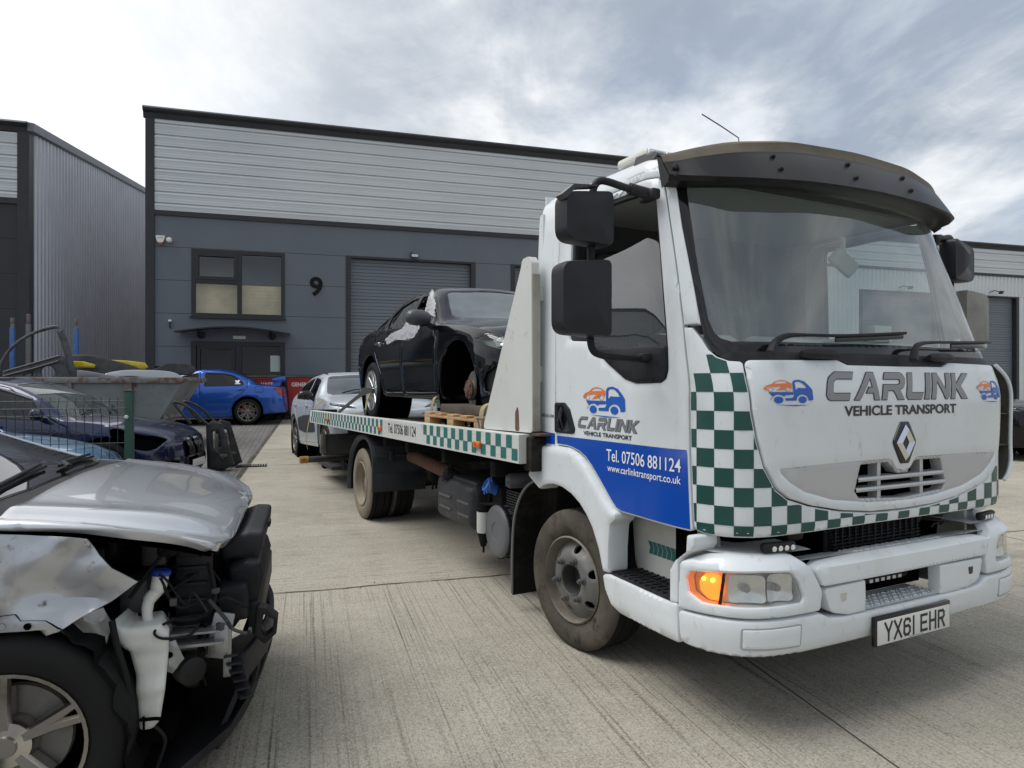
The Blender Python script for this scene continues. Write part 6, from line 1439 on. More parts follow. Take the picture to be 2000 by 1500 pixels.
    mb.box2((-W + 0.14, y0c - 0.28, zbelt - 0.16), (W - 0.14, y0c + 0.12, zbelt - 0.06), 0.03); mb.box2((-W + 0.14, y1c - 0.1, zbelt - 0.1), (W - 0.14, y1c + 0.4, zbelt - 0.06)); mb.build('cabin_trim', M_cabin, root)
    for sx in (-0.38, 0.38):
        MB().box((sx * W / 0.9, y0c + 0.75, zbelt - 0.32), (0.48, 0.5, 0.16), 0.05).box((sx * W / 0.9, y0c + 1.02, zbelt + 0.0), (0.46, 0.13, 0.62), 0.05, Matrix.Rotation(R(-14), 3, 'X')).box((sx * W / 0.9, y0c + 1.11, zbelt + 0.36), (0.26, 0.09, 0.17), 0.04).build('seat', M_cabin, root)
    MB().box((0, y0c + 1.8, zbelt - 0.05), (W * 1.4, 0.16, 0.62), 0.05, Matrix.Rotation(R(-18), 3, 'X')).build('rear_seat', M_cabin, root)
    MB().box2((-W + 0.16, F.yf + 0.25, zb + 0.0), (W - 0.16, F.yr - 0.2, zb + 0.04)).build('underbody', M_void, root)
    # wheels
    wr, ww, rr = P['wr'], P.get('ww', 0.215), P['rr']
    for yy in (0.0, wb):
        for sg in sides:
            if (yy > 0, sg) in o.get('no_wheel', ()): continue
            wheel(root, sg * wx, yy, zf, wr, ww, rr, o.get('spokes', 5), o.get('rim', MATS['alloy']), sg, o.get('style', 'twin'), o.get('steer', 0.0) if yy == 0 else 0.0, o.get('brake'))
    return root, F, body
mat('alloy', (0.50, 0.51, 0.52), 0.28, metal=0.9); mat('alloy_dark', (0.24, 0.22, 0.20), 0.35, metal=0.8)
# ------------------------------------------------------------------ black car on the flat bed
P_BLK = dict(W=0.885, wb=2.66, yf=-0.86, yr=3.62, wz=0.335, wr=0.335, rr=0.235, ra=0.40, Ln=0.60, Lt=0.55, pn=0.40,
    top=[(-0.9, 0.70), (-0.80, 0.735), (-0.45, 0.875), (0.0, 0.945), (0.42, 0.985), (0.75, 1.13), (1.02, 1.32), (1.22, 1.395), (1.70, 1.42), (2.2, 1.395), (2.7, 1.265), (3.2, 1.06), (3.5, 1.0), (3.65, 0.93)],
    railz=[(-0.9, 0.64), (-0.80, 0.685), (-0.45, 0.82), (0.0, 0.89), (0.45, 0.945), (0.75, 1.115), (1.02, 1.28), (1.25, 1.345), (1.70, 1.368), (2.2, 1.33), (2.7, 1.20), (3.2, 1.03), (3.5, 0.96), (3.65, 0.90)],
    railx=[(-0.9, 0.70), (0.0, 0.78), (0.45, 0.83), (1.15, 0.69), (1.75, 0.66), (2.4, 0.66), (3.2, 0.72), (3.65, 0.80)],
    belt=[(-0.9, 0.60), (-0.5, 0.74), (0.0, 0.845), (0.5, 0.895), (1.2, 0.925), (2.2, 0.965), (2.8, 0.985), (3.65, 0.88)], bot=[(-0.9, 0.20), (-0.4, 0.19), (0.5, 0.24), (2.2, 0.25), (3.0, 0.24), (3.65, 0.36)],
    windows=[[(0.72, 0.955), (1.42, 0.972), (1.42, 1.31), (1.20, 1.292), (1.0, 1.205)], [(1.50, 0.975), (2.12, 0.995), (2.30, 1.17), (2.15, 1.265), (1.75, 1.318), (1.50, 1.312)], [(2.20, 1.0), (2.62, 1.03), (2.75, 1.10), (2.55, 1.175), (2.36, 1.175)]],
    screen=[(0.0, 0.505), (0.16, 0.515), (0.30, 0.55), (0.352, 0.60), (0.346, 0.80), (0.336, 0.99), (0.30, 1.03), (0.0, 1.06)], rear_screen=[(0.0, 2.45), (0.28, 2.42), (0.33, 2.9), (0.0, 3.1)],
    doors=[rpoly([(0.46, 0.30), (1.40, 0.28), (1.46, 0.60), (1.46, 1.335), (1.22, 1.335), (0.70, 1.02), (0.60, 0.90), (0.48, 0.80)], [0.05, 0.05, 0.05, 0.02, 0.05, 0.05, 0.03, 0.05]), rpoly([(1.42, 0.28), (2.12, 0.28), (2.22, 0.52), (2.48, 0.80), (2.36, 1.20), (2.12, 1.325), (1.48, 1.34), (1.48, 0.60)], [0.04, 0.08, 0.05, 0.1, 0.05, 0.05, 0.02, 0.05])],
    headlight=[(0.862, -0.352), (0.83, -0.404), (0.786, -0.453), (0.676, -0.566), (0.559, -0.69), (0.575, -0.80), (0.72, -0.80), (0.855, -0.751), (0.872, -0.631), (0.875, -0.469)], mirror=(0.62, 0.94), cabin=(0.55, 2.6), handle_z=0.86,
    bulbs=[(0.80, -0.60, 0.036), (0.78, -0.715, 0.036)])

INT = [(1.168, -0.455), (1.092, -0.50), (1.034, -0.585), (1.016, -0.693), (1.04, -0.80), (1.25, -0.80), (1.27, -0.62), (1.255, -0.47)]
P_BLK['openings'] = [INT, mir(INT), [(0.92, -0.86), (1.20, -0.86), (1.20, -1.0), (-1.20, -1.0) if False else (1.2, -1.02), (0.92, -1.02)], mir([(0.92, -0.86), (1.20, -0.86), (1.2, -1.02), (0.92, -1.02)])]
M_pblack = mat('black_paint', (0.002, 0.002, 0.003), 0.07, 0.0, 0.0, spec=0.5)
M_mesh = mat('intake_mesh', (0.012, 0.012, 0.013), 0.6)
P_BLK['inserts'] = [(shrink(INT, -0.01), M_mesh, 'intake_mesh'), (shrink(mir(INT), -0.01), M_mesh, 'intake_mesh')]
def tr_loc(x, y, z): c, s_ = math.cos(YT), math.sin(YT); return (1.3036 + x * c - y * s_, 4.1001 + x * s_ + y * c, z)
BC, BCF, _b = make_car('black_car', 'black hatchback strapped on the flatbed with its front wheel missing', P_BLK, tr_loc(0.0, 2.17, 1.085), (-0.0117, 0, YT), M_pblack,
    dict(no_wheel=(), open_windows=((-1, 0),), spokes=10, style='single', h=0.06, rim=MATS['alloy'], mirror_m=mat('grey_mirror', (0.055, 0.06, 0.07), 0.35), handle_m=M_chrome, trim=M_blackg, wipers=False, screen=glass('black_car_screen', (0.30, 0.34, 0.34), 2.6, film=((0.42, 0.48, 0.48), 0.22))))
for ch in list(BC.children):                     # the near front wheel is off: a bare brake is left
    if ch.name.startswith('wheel') and not ch.name.startswith('wheel_house') and ch.location.y < 1 and ch.location.x < 0:
        for g in list(ch.children): bpy.data.objects.remove(g)
        bpy.data.objects.remove(ch)
    elif ch.name.startswith('side_window') and len(ch.data.vertices) and sum(v.co.x for v in ch.data.vertices) < 0 and np.mean([v.co.y for v in ch.data.vertices]) < 1.35: bpy.data.objects.remove(ch)
bk = MB().lathe([(0.0, -0.03), (0.03, -0.03), (0.045, -0.015), (0.075, -0.008), (0.082, 0.005), (0.082, 0.03), (0.155, 0.032), (0.155, 0.055), (0, 0.06)], (-0.745, 0.0, 0.335), (1, 0, 0), 32).build('brake_disc', [M_steel], BC)
mb = MB().lathe([(0.0, -0.034), (0.032, -0.034), (0.05, -0.02), (0.080, -0.014), (0.080, 0.0)], (-0.752, 0, 0.335), (1, 0, 0), 20)
for k in range(5): a = 2 * math.pi * k / 5; mb.lathe([(0, -0.012), (0.012, -0.012), (0.012, 0.01)], (-0.765, 0.058 * math.cos(a), 0.335 + 0.058 * math.sin(a)), (1, 0, 0), 8)
mb.build('hub', M_rust, bk)
MB().box((-0.69, -0.11, 0.42), (0.10, 0.09, 0.20), 0.02, Matrix.Rotation(R(-25), 3, 'X')).build('brake_caliper', mat('caliper_grey', (0.06, 0.06, 0.06), 0.6), bk)
MB().tube([(-0.55, 0.05, 0.34), (-0.55, 0.1, 0.70)], 0.05, 10).build('damper', M_void, bk)
# clear sheeting taped over the door
M_poly = bpy.data.materials.new('clear_sheeting'); M_poly.use_nodes = True
_t = M_poly.node_tree; _b = _t.nodes['Principled BSDF']; _b.inputs['Base Color'].default_value = (0.80, 0.82, 0.84, 1); _b.inputs['Roughness'].default_value = 0.3; _b.inputs['Alpha'].default_value = 0.46
def crumple(name, outl, label, amp=0.022, seed=1, h=0.028):
    rnd = random.Random(seed); W_ = [(rnd.uniform(20, 70), rnd.uniform(20, 70), rnd.uniform(0, 6)) for _ in range(6)]
    def off(a, b): return 0.022 + amp * (sum(abs(math.sin(x * a + y * b + p)) for x, y, p in W_) / 6 - 0.3)
    mb = panel(MB(), BCF, [outl], [], off, 0, h); o = mb.build(name, M_poly, None, 12); o.location = BC.location; o.rotation_euler = BC.rotation_euler; tag(o, label, 'plastic sheet', 'clear plastic on the black car'); return o
sd1 = BCF.side([(0.95, 0.985), (0.88, 0.90), (1.0, 0.83), (1.30, 0.83), (1.55, 0.85), (1.85, 0.82), (1.95, 0.88), (1.75, 0.93), (1.45, 0.95), (1.30, 1.03)], -1); sd2 = BCF.side([(0.64, 0.98), (0.78, 1.02), (0.98, 1.08), (1.12, 1.26), (1.18, 1.32), (1.06, 1.275), (0.82, 1.13)], -1)
crumple('plastic_sheet', sd1, 'crumpled clear plastic hanging over the door of the black car', 0.04, 3)
crumple('plastic_sheet', sd2, 'clear plastic taped along the windscreen pillar of the black car', 0.03, 5)
for ch in list(BC.children):
    if ch.name.startswith('wheel_house') : pass

# pallet, plank, straps
def place(o, x, y, z, rot=0.0): o.location = tr_loc(x, y, z); o.rotation_euler = (0, 0, YT + rot); return o
M_wood = mat('pallet_wood', (0.42, 0.26, 0.12), 0.8, var=[(3, (0.32, 0.19, 0.09), 0.4, 0.7, (1, 6, 1)), (1.2, (0.52, 0.36, 0.19), 0.5, 0.75)])
PAL = thing('wooden_pallet', 'new pale wooden pallet under the front of the black car', 'pallet'); place(PAL, -0.62, 1.95, 1.085)
for k in range(5): MB().box((0, -0.53 + k * 0.265, 0.130), (0.80, 0.135, 0.020), 0.002).build('deck_board', M_wood, PAL)
for x in (-0.35, 0.0, 0.35):
    MB().box((x, 0, 0.110), (0.10, 1.2, 0.020), 0.002).build('stringer', M_wood, PAL); MB().box((x, 0, 0.010), (0.10, 1.2, 0.020), 0.002).build('base_board', M_wood, PAL)
    for y in (-0.53, 0.0, 0.53): MB().box((x, y, 0.060), (0.10, 0.13, 0.078), 0.002).build('block', M_wood, PAL)
pk = MB().box((0, 0, 0.035), (0.5, 1.0, 0.07), 0.008).build('timber_plank', mat('oiled_wood', (0.055, 0.045, 0.035), 0.7, var=[(4, (0.09, 0.075, 0.055), 0.45, 0.7, (6, 1, 1))])); place(pk, -0.70, 1.85, 1.226); tag(pk, 'dark oiled plank lying on the pallet beneath the front axle', 'plank')
M_strap = mat('khaki_strap', (0.30, 0.26, 0.13), 0.85, bump=(200, 0.4)); M_strapk = mat('dark_strap', (0.045, 0.042, 0.036), 0.85, bump=(200, 0.4))
def strap(pts, w, m, label, hook=None, wdir=(0, 1, 0)):
    root = thing('ratchet_strap', label, 'strap', group='straps tying the cars down'); place(root, 0, 0, 0); P = crom(pts, 6, False); mb = MB(); wd = Vector(wdir) * w / 2
    V = []
    for p in P: V += [Vector(p) - wd, Vector(p) + wd]
    n = len(P); mb.add(V, [(2 * i, 2 * i + 1, 2 * i + 3, 2 * i + 2) for i in range(n - 1)]); mb.add([v + Vector((-0.003, 0, 0.002)) for v in V], [(2 * i, 2 * i + 2, 2 * i + 3, 2 * i + 1) for i in range(n - 1)]); mb.build('webbing', m, root)
    if hook:
        c = Vector(hook); MB().tube([c + Vector((0, -0.055, 0.045)), c + Vector((0, -0.02, -0.02)), c + Vector((0, 0, -0.05)), c + Vector((0, 0.02, -0.02)), c + Vector((0, 0.055, 0.045)), c + Vector((0, -0.055, 0.045))], 0.008, 8).build('hook', M_steel, root)
    return root
strap([(-0.80, 1.16, 1.36), (-1.02, 1.15, 1.335), (-1.10, 1.14, 1.30), (-1.115, 1.145, 1.215)], 0.07, M_strap, 'khaki strap with a steel hook beside the white headboard', (-1.118, 1.15, 1.185))
strap([(-0.90, 2.55, 1.352), (-0.925, 2.555, 1.335), (-0.94, 2.58, 1.25), (-0.935, 2.60, 1.17)], 0.06, M_strap, 'short khaki strap end over the sill of the black car')
strap([(-0.93, 4.55, 1.40), (-1.0, 4.80, 1.335), (-1.03, 5.2, 1.23), (-1.05, 5.72, 1.10)], 0.05, M_strapk, 'dark strap running back from the rear wheel of the black car', None, (0, 0.3, 0.9))
strap([(-0.905, 4.52, 1.385), (-0.93, 4.70, 1.395), (-0.935, 4.90, 1.395), (-0.905, 5.15, 1.385)], 0.05, M_strapk, 'dark strap looped across the rear alloy wheel of the black car', None, (0, 0, 1))
strap([(-0.935, 4.60, 1.38), (-0.98, 4.58, 1.28), (-1.0, 4.56, 1.18), (-1.0, 4.55, 1.09)], 0.06, M_strap, 'khaki strap with a buckle in front of the rear wheel', (-1.01, 4.56, 1.13))
# ------------------------------------------------------------------ other cars
def genP(W=0.9, wb=2.65, of=0.85, orr=0.85, H=1.55, hz0=0.78, hz1=1.02, belt=0.98, y1=0.55, y2=1.25, y3=2.4, y4=3.2, deck=None, wr=0.33, rr=0.23, ra=0.385, rxx=0.68, bot=0.24, Ln=0.62, Lt=0.45, roofdrop=0.06, rear_low=0.95):
    yf, yr = -of, wb + orr
    top = [(yf - 0.02, hz0 - 0.10), (yf + 0.08, hz0), (yf + 0.45, hz0 + (hz1 - hz0) * 0.55), (y1 - 0.35, hz1 - 0.01), (y1 - 0.05, hz1 + 0.02), ((y1 + y2) / 2, (hz1 + H) / 2 + 0.05), (y2, H - 0.055), (y2 + 0.3, H), ((y2 + y3) / 2 + 0.1, H), (y3, H - roofdrop)]
    rz = [(a, b - (0.045 if b < hz1 + 0.05 else 0.05)) for a, b in top]
    if deck: ext = [((y3 + y4) / 2, (H - roofdrop + deck) / 2 + 0.03), (y4, deck + 0.01), (yr - 0.12, deck - 0.02), (yr + 0.02, deck - 0.10)]
    else: ext = [((y3 + y4) / 2, H - roofdrop - 0.07), (y4, rear_low + 0.30), (yr + 0.02, rear_low)]
    top += ext; rz += [(a, b - 0.04) for a, b in ext]
    rx = [(yf, 0.72), (0.0, 0.80), (y1 - 0.1, 0.84), (y2, rxx + 0.02), ((y2 + y3) / 2, rxx), (y3, rxx - 0.01), (y4, 0.76 if deck else 0.70), (yr, 0.80)]
    be = [(yf, hz0 - 0.14), (yf + 0.4, hz0 - 0.03), (0.0, hz1 - 0.12), (y1, hz1 - 0.07), (y2, belt), (y3, belt + 0.035), (y4, (deck - 0.06) if deck else belt + 0.05), (yr, (deck - 0.14) if deck else belt - 0.03)]
    bo = [(yf, bot + 0.0), (0.5, bot), (wb - 0.5, bot), (yr, bot + 0.10)]
    iz = interp(rz); ib = interp(be); lerp = lambda y, t: ib(y) + (iz(y) - ib(y)) * t
    ym = (y1 + wb) / 2 - 0.05
    w1 = [(y1 + 0.28, ib(y1 + 0.28) + 0.03), (ym - 0.04, ib(ym) + 0.03), (ym - 0.04, lerp(ym - 0.04, 0.88)), (y2 + 0.05, lerp(y2 + 0.05, 0.87)), (y1 + 0.50, lerp(y1 + 0.5, 0.86))]
    ye = wb + 0.02
    w2 = [(ym + 0.05, ib(ym) + 0.03), (ye - 0.15, ib(ye) + 0.035), (ye + 0.10, lerp(ye + 0.1, 0.45)), (ye - 0.05, lerp(ye, 0.82)), (ym + 0.05, lerp(ym, 0.88))]
    d1 = rpoly([(y1 - 0.03, bot + 0.07), (ym, bot + 0.06), (ym + 0.005, lerp(ym, 0.96)), (y2 - 0.05, lerp(y2 - 0.05, 0.96)), (y1 + 0.15, ib(y1 + 0.15) + 0.02), (y1 - 0.02, ib(y1) - 0.05)], 0.04)
    d2 = rpoly([(ym + 0.01, bot + 0.06), (wb - 0.46, bot + 0.06), (wb - 0.30, bot + 0.45), (ye - 0.02, ib(ye) - 0.04), (ye - 0.0, lerp(ye, 0.93)), (ym + 0.015, lerp(ym, 0.96))], 0.05)
    F_ = None
    P = dict(W=W, wb=wb, yf=yf, yr=yr, wz=wr, wr=wr, rr=rr, ra=ra, Ln=Ln, Lt=Lt, top=top, railz=rz, railx=rx, belt=be, bot=bo, windows=[w1, w2], doors=[d1, d2],
             screen=[(0.0, y1 - 0.06), (0.18, y1 - 0.05), (0.31, y1 - 0.01), (0.36, y1 + 0.05), (0.36, (y1 + y2) / 2), (0.345, y2 - 0.10), (0.30, y2 - 0.06), (0.0, y2 - 0.04)],
             rear_screen=[(0.0, y3 + 0.10), (0.30, y3 + 0.12), (0.33, y4 - 0.12), (0.0, y4 - 0.04)] , mirror=(y1 + 0.28, belt + 0.03), cabin=(y1 + 0.05, wb))
    return P
def fr_E(away=True): return YB + R(90)      # cars facing the road (image right)
# blue saloon with a wing, tail towards the road
P_BLU = genP(W=0.90, wb=2.65, of=0.90, orr=0.97, H=1.445, hz0=0.72, hz1=0.98, belt=0.955, y1=0.45, y2=1.30, y3=2.25, y4=3.0, deck=1.03, wr=0.327, rr=0.24, ra=0.385, bot=0.19, Lt=0.42)
P_BLU['windows'] = [P_BLU['windows'][0], [(1.62, 0.985), (2.45, 1.0), (2.58, 1.03), (2.50, 1.12), (2.30, 1.26), (2.05, 1.315), (1.62, 1.325)]]
P_BLU['taillight'] = [(0.62, 3.44), (0.80, 3.30), (0.92, 3.36), (0.98, 3.50), (0.98, 3.60), (0.72, 3.60)]
M_pblue = paint('metallic_blue', (0.010, 0.085, 0.40), 0.45, 0.25)
e_ax, d_ax = -1.49, 19.67
BLU, BF, _ = make_car('blue_saloon', 'bright blue saloon with a boot spoiler parked in front of the entrance door', P_BLU, bw(e_ax - 2.65, d_ax, gz(d_ax) - 0.012), YB - R(90), M_pblue, dict(spokes=7, style='twin', rim=MATS['alloy_dark'], glass=M_tint, brake=mat('brake_red', (0.35, 0.02, 0.02), 0.4), h=0.085, handle_m=M_pblue))
mb = MB(); prof = [(-0.10, 0.0), (-0.02, 0.028), (0.12, 0.05), (0.16, 0.045), (0.10, 0.012), (0.0, -0.012)]
mb.grid(lambda x, k: (x, 3.42 + prof[k % 6][0], 1.185 + prof[k % 6][1] - 0.02 * (x / 0.68) ** 2), lin(-0.68, 0.68, 13), range(7)); 
for sg in (-1, 1): mb.box((sg * 0.70, 3.42, 1.16), (0.02, 0.34, 0.13), 0.008, Matrix.Rotation(R(12), 3, 'X')).prism([(3.22, 1.0), (3.44, 0.99), (3.50, 1.18), (3.36, 1.18)], lambda a, b, w: (sg * w, a, b), 0.60, 0.635)
mb.build('boot_spoiler', M_pblue, BLU)
g = BF.side(rpoly(rect(2.83, 3.03, 0.83, 0.975), 0.03), 1); panel(MB(), BF, [shrink(g, -0.004)], [shrink(g, 0.004)], 0.0015, 0, 0.05).build('fuel_flap_gap', M_void, BLU)
ba = [(BF.a_of(2.45, 1.02), 2.40)]
mb = MB(); fS = lambda y, z: off_surf(BF, -0.008)(BF.a_of(BF.b_of(y), z), BF.b_of(y)); 
for cy, cz, r_ in ((2.40, 1.10, 0.038), (2.435, 1.135, 0.03), (2.36, 1.125, 0.02)): mb.add([fS(cy + r_ * math.cos(t), cz + r_ * 0.8 * math.sin(t)) for t in lin(0, 2 * math.pi * 11 / 12, 12)], [tuple(range(12))])
for k in range(5): mb.add([fS(2.345 + k * 0.026 + a, 1.04 + b) for a, b in ((0, 0), (0.018, 0), (0.018, 0.03), (0, 0.03))], [(0, 1, 2, 3)])
mb.build('window_sticker', M_printw, BLU)
# navy SUV with its headlamp gone
P_NAV = genP(W=0.91, wb=2.67, of=0.83, orr=0.90, H=1.53, hz0=0.76, hz1=0.99, belt=0.97, y1=0.50, y2=1.35, y3=2.75, y4=3.35, wr=0.335, rr=0.235, ra=0.39, bot=0.17, Ln=0.50)
P_NAV['headlight'] = [(0.70, -0.30), (0.60, -0.55), (0.64, -0.72), (0.80, -0.70), (0.94, -0.58), (0.98, -0.40), (0.92, -0.10), (0.82, -0.06)]
KID = rpoly([(0.04, -0.82), (0.24, -0.80), (0.38, -0.78), (0.40, -0.70), (0.40, -0.86), (0.20, -1.0), (0.04, -1.0)], 0.02)
P_NAV['openings'] = []
M_pnavy = paint('navy_paint', (0.007, 0.012, 0.048), 0.35, 0.25)
NAV, NF, _ = make_car('navy_suv', 'dark navy SUV with an empty headlamp socket behind the mesh fence', P_NAV, bw(-2.42, 11.08, gz(11.0) - 0.01), YB + R(80), M_pnavy, dict(no_headlight=True, h=0.085, mirror_m=M_pnavy))
def kidney(root, F, x0, x1, b0, b1, nm='grille'):
    # rounded grille ring on the nose, found by height on the nose of the skin
    outl = rpoly([(x0, b0), (x1, b0), (x1 + 0.0, b1), (x0, b1)], 0.03); mb = panel(MB(), F, [outl], [shrink(outl, 0.014)], 0.02, 0.02, 0.03, 0.006); g = mb.build(nm, M_chrome, root)
    panel(MB(), F, [shrink(outl, 0.012)], [], 0.004, 0, 0.05).build('grille_slats', M_blackg, g); return g
def nose(root, F, y, sx, zlo, zhi, x0, x1, m, nm, off=0.02):
    """flat-on nose detail between heights zlo..zhi and sideways x0..x1, laid on the skin"""
    tab = [(F(aa, bb), aa, bb) for bb in lin(F.bf + 0.004, F.bf + 0.5, 40) for aa in lin(0.02, 1.55, 60)]
    TX, TZ = np.array([t[0][0] for t in tab]), np.array([t[0][2] for t in tab])
    def f(x, z):
        i = int(np.argmin((TX - abs(x)) ** 2 + (TZ - z) ** 2)); a_, b_ = tab[i][1], tab[i][2]
        for _ in range(14):
            p = F(a_, b_); e = (p[0] - abs(x), p[2] - z)
            if abs(e[0]) + abs(e[1]) < 1e-4: break
            pa, pb = F(a_ + 1e-3, b_), F(a_, b_ + 1e-3); j = ((pa[0] - p[0]) * 1e3, (pb[0] - p[0]) * 1e3, (pa[2] - p[2]) * 1e3, (pb[2] - p[2]) * 1e3); dt = j[0] * j[3] - j[1] * j[2]
            if abs(dt) < 1e-6: break
            da, db = (e[0] * j[3] - e[1] * j[1]) / dt, (e[1] * j[0] - e[0] * j[2]) / dt; m_ = max(1.0, abs(da) / 0.1, abs(db) / 0.08); a_, b_ = min(1.6, max(0.0, a_ - da / m_)), max(F.bf + 0.002, b_ - db / m_)
        return (x, F(a_, b_)[1] - off, z)
    mb = MB(); mb.grid(f, lin(x0, x1, 7), lin(zlo, zhi, 5)); return mb.build(nm, m, root, 60)
for s in (-1, 1):
    f_ = nose(NAV, NF, 0, s, 0.40, 0.67, s * 0.03, s * 0.31, M_chrome, 'kidney_grille', 0.03); nose(NAV, NF, 0, s, 0.42, 0.65, s * 0.05, s * 0.29, M_blackg, 'grille_slats', 0.045).parent = f_
    nose(NAV, NF, 0, s, 0.27, 0.39, s * 0.56, s * 0.78, M_void, 'fog_lamp_hole', 0.012)
pl = nose(NAV, NF, 0, 1, 0.25, 0.36, -0.26, 0.26, mat('plate_white2', (0.68, 0.68, 0.64), 0.4), 'number_plate', 0.07)
# pale blue car between fence and navy SUV
P_PAL = genP(W=0.87, wb=2.55, of=0.80, orr=0.75, H=1.45, hz0=0.74, hz1=0.95, belt=0.93, y1=0.45, y2=1.20, y3=2.3, y4=2.95, wr=0.31, rr=0.21, ra=0.36, bot=0.22)
P_PAL['headlight'] = [(0.58, -0.58), (0.66, -0.72), (0.80, -0.60), (0.86, -0.30), (0.78, -0.16), (0.70, -0.36)]
M_ppale = paint('pale_blue_paint', (0.12, 0.27, 0.44), 0.35, 0.22)
make_car('pale_blue_car', 'light blue car behind the green mesh fence, beyond the damaged silver SUV', P_PAL, bw(-2.78, 8.2, -0.01), YB + R(90), M_ppale, dict(h=0.09))
# white SUV hung on the towing lift
P_WHI = genP(W=0.865, wb=2.60, of=0.82, orr=0.70, H=1.50, hz0=0.92, hz1=1.07, belt=1.0, y1=0.52, y2=1.12, y3=2.55, y4=3.05, wr=0.32, rr=0.215, ra=0.385, bot=0.24, Ln=0.50)
P_WHI['headlight'] = [(0.50, -0.62), (0.56, -0.80), (0.72, -0.66), (0.80, -0.40), (0.77, -0.30), (0.66, -0.42)]
M_clad = mat('dark_cladding_plastic', (0.030, 0.031, 0.034), 0.55)
M_pwhi = paint('silver_white_paint', (0.50, 0.535, 0.565), 0.2, 0.32, 0.6)
WF_ = CarSkin(P_WHI)
P_WHI['inserts'] = [(WF_.side(rpoly([(0.62, 0.48), (1.50, 0.46), (2.10, 0.50), (2.16, 0.72), (1.5, 0.76), (0.66, 0.76)], 0.08), s), M_clad, 'side_pad') for s in (-1, 1)]
for s in (-1, 1):
    for yy in (0.0, 2.60):
        P_WHI['inserts'].append(([ (aa, bb) for aa, bb in WF_.side([(yy + 0.46 * math.cos(t), 0.335 + 0.46 * math.sin(t)) for t in lin(-0.1, math.pi + 0.1, 20)] + [(yy + 0.392 * math.cos(t), 0.335 + 0.392 * math.sin(t)) for t in lin(math.pi + 0.1, -0.1, 20)], s)], M_clad, 'cladding'))
th = -0.045
WH, WHF, _ = make_car('white_suv', 'silver white SUV with black side pads hanging on the towing lift behind the truck', P_WHI, tr_loc(-0.04, 7.42, 0.245), (th, 0, YT), M_pwhi, dict(h=0.08, spokes=5, style='vee', rim=MATS['alloy_dark'], mirror_m=M_blackg, house_m=M_void))
nose(WH, WHF, 0, 1, 0.32, 0.60, -0.66, 0.66, M_clad, 'lower_bumper', 0.02)
for s in (-1, 1): MB().tube([(s * 0.52, 1.15, 1.40), (s * 0.53, 1.25, 1.455), (s * 0.53, 2.25, 1.465), (s * 0.52, 2.40, 1.40)], 0.018, 8).build('roof_rail', M_blackg, WH)
strap([(-0.90, 7.35, 1.24), (-0.98, 7.55, 1.12), (-1.03, 7.75, 0.95), (-1.05, 7.95, 0.62), (-1.05, 7.85, 0.45)], 0.05, M_strap, 'pale strap hanging from the bonnet of the white SUV', None, (0, 0.9, 0.4))
# dark cars at the right edge
M_pdk = mat('dark_gloss_paint', (0.004, 0.004, 0.005), 0.2, 0.0, 0.45, spec=0.2)
P_RGT = genP(W=0.93, wb=2.75, of=0.86, orr=0.9, H=1.74, hz0=1.04, hz1=1.18, belt=1.10, y1=0.6, y2=1.35, y3=3.0, y4=3.45, wr=0.36, rr=0.25, ra=0.42, bot=0.26, Ln=0.45)
P_RGT['headlight'] = [(0.50, -0.66), (0.60, -0.80), (0.78, -0.66), (0.86, -0.36), (0.76, -0.30), (0.64, -0.5)]
make_car('black_suv', 'black SUV facing out beside the truck cab at the right edge', P_RGT, bw(13.6, 10.15, 0.0), YB + R(4), M_pdk, dict(h=0.10))
P_RG2 = genP(W=0.90, wb=2.7, of=0.86, orr=0.85, H=1.70, hz0=0.98, hz1=1.12, belt=1.06, y1=0.6, y2=1.35, y3=3.0, y4=3.4, wr=0.35, rr=0.24, ra=0.41, bot=0.26)
make_car('dark_car', 'dark car with a long flat roof parked further back at the right edge', P_RG2, bw(14.6, 15.6, gz(15.6)), YB + R(-84), mat('slate_paint', (0.008, 0.009, 0.012), 0.22, 0.0, 0.4, spec=0.25), dict(h=0.12))
# ------------------------------------------------------------------ yard clutter on the left
def fenced():
    f = thing('mesh_fence', 'green wire mesh fence panel with a square post behind the damaged silver SUV', 'fence', bw(0, 5.3, 0), YB)
    M_fg = mat('fence_green', (0.012, 0.055, 0.036), 0.4); M_fw = mat('fence_wire', (0.010, 0.032, 0.024), 0.5)
    for e in (-1.19, -3.72):
        p = MB().box((e, 0, 0.70), (0.052, 0.052, 1.42), 0.004).box((e, 0, 1.415), (0.056, 0.056, 0.012), 0.003).build('post', M_fg, f)
        MB().lathe([(0, -0.012), (0.010, -0.010), (0.014, 0)], (e - 0.012, -0.03, 1.235), (0, 1, 0), 10).build('bolt', mat('bolt_head', (0.6, 0.6, 0.58), 0.4), p)
    folds = (1.296, 0.80, 0.30); yz = []
    for c in folds: yz += [(c + 0.05, 0.0), (c, -0.028), (c - 0.05, 0.0)]
    yz = [(1.37, 0.0)] + yz + [(0.06, 0.0)]; mb = MB()
    for k in range(50): x = -3.70 + k * 0.0508; mb.tube([(x, y, z) for z, y in yz], 0.0026, 4, False)
    zs = []
    for c in folds: zs += [c + 0.05, c, c - 0.05]
    for z in zs + [1.055, 0.55, 0.08]:
        y = -0.028 if z in folds else 0.0
        mb.tube([(-3.70, y - 0.004, z), (-1.20, y - 0.004, z)], 0.0028, 4, False)
    mb.build('wire_mesh', M_fw, f)
fenced()
M_skip = mat('skip_paint', (0.17, 0.185, 0.19), 0.65, var=[(1.6, (0.24, 0.255, 0.26), 0.42, 0.68), (2.6, (0.13, 0.065, 0.035), 0.57, 0.66), (9, (0.08, 0.06, 0.045), 0.62, 0.72), (5, (0.33, 0.34, 0.33), 0.66, 0.72, (1, 1, 0.3))])
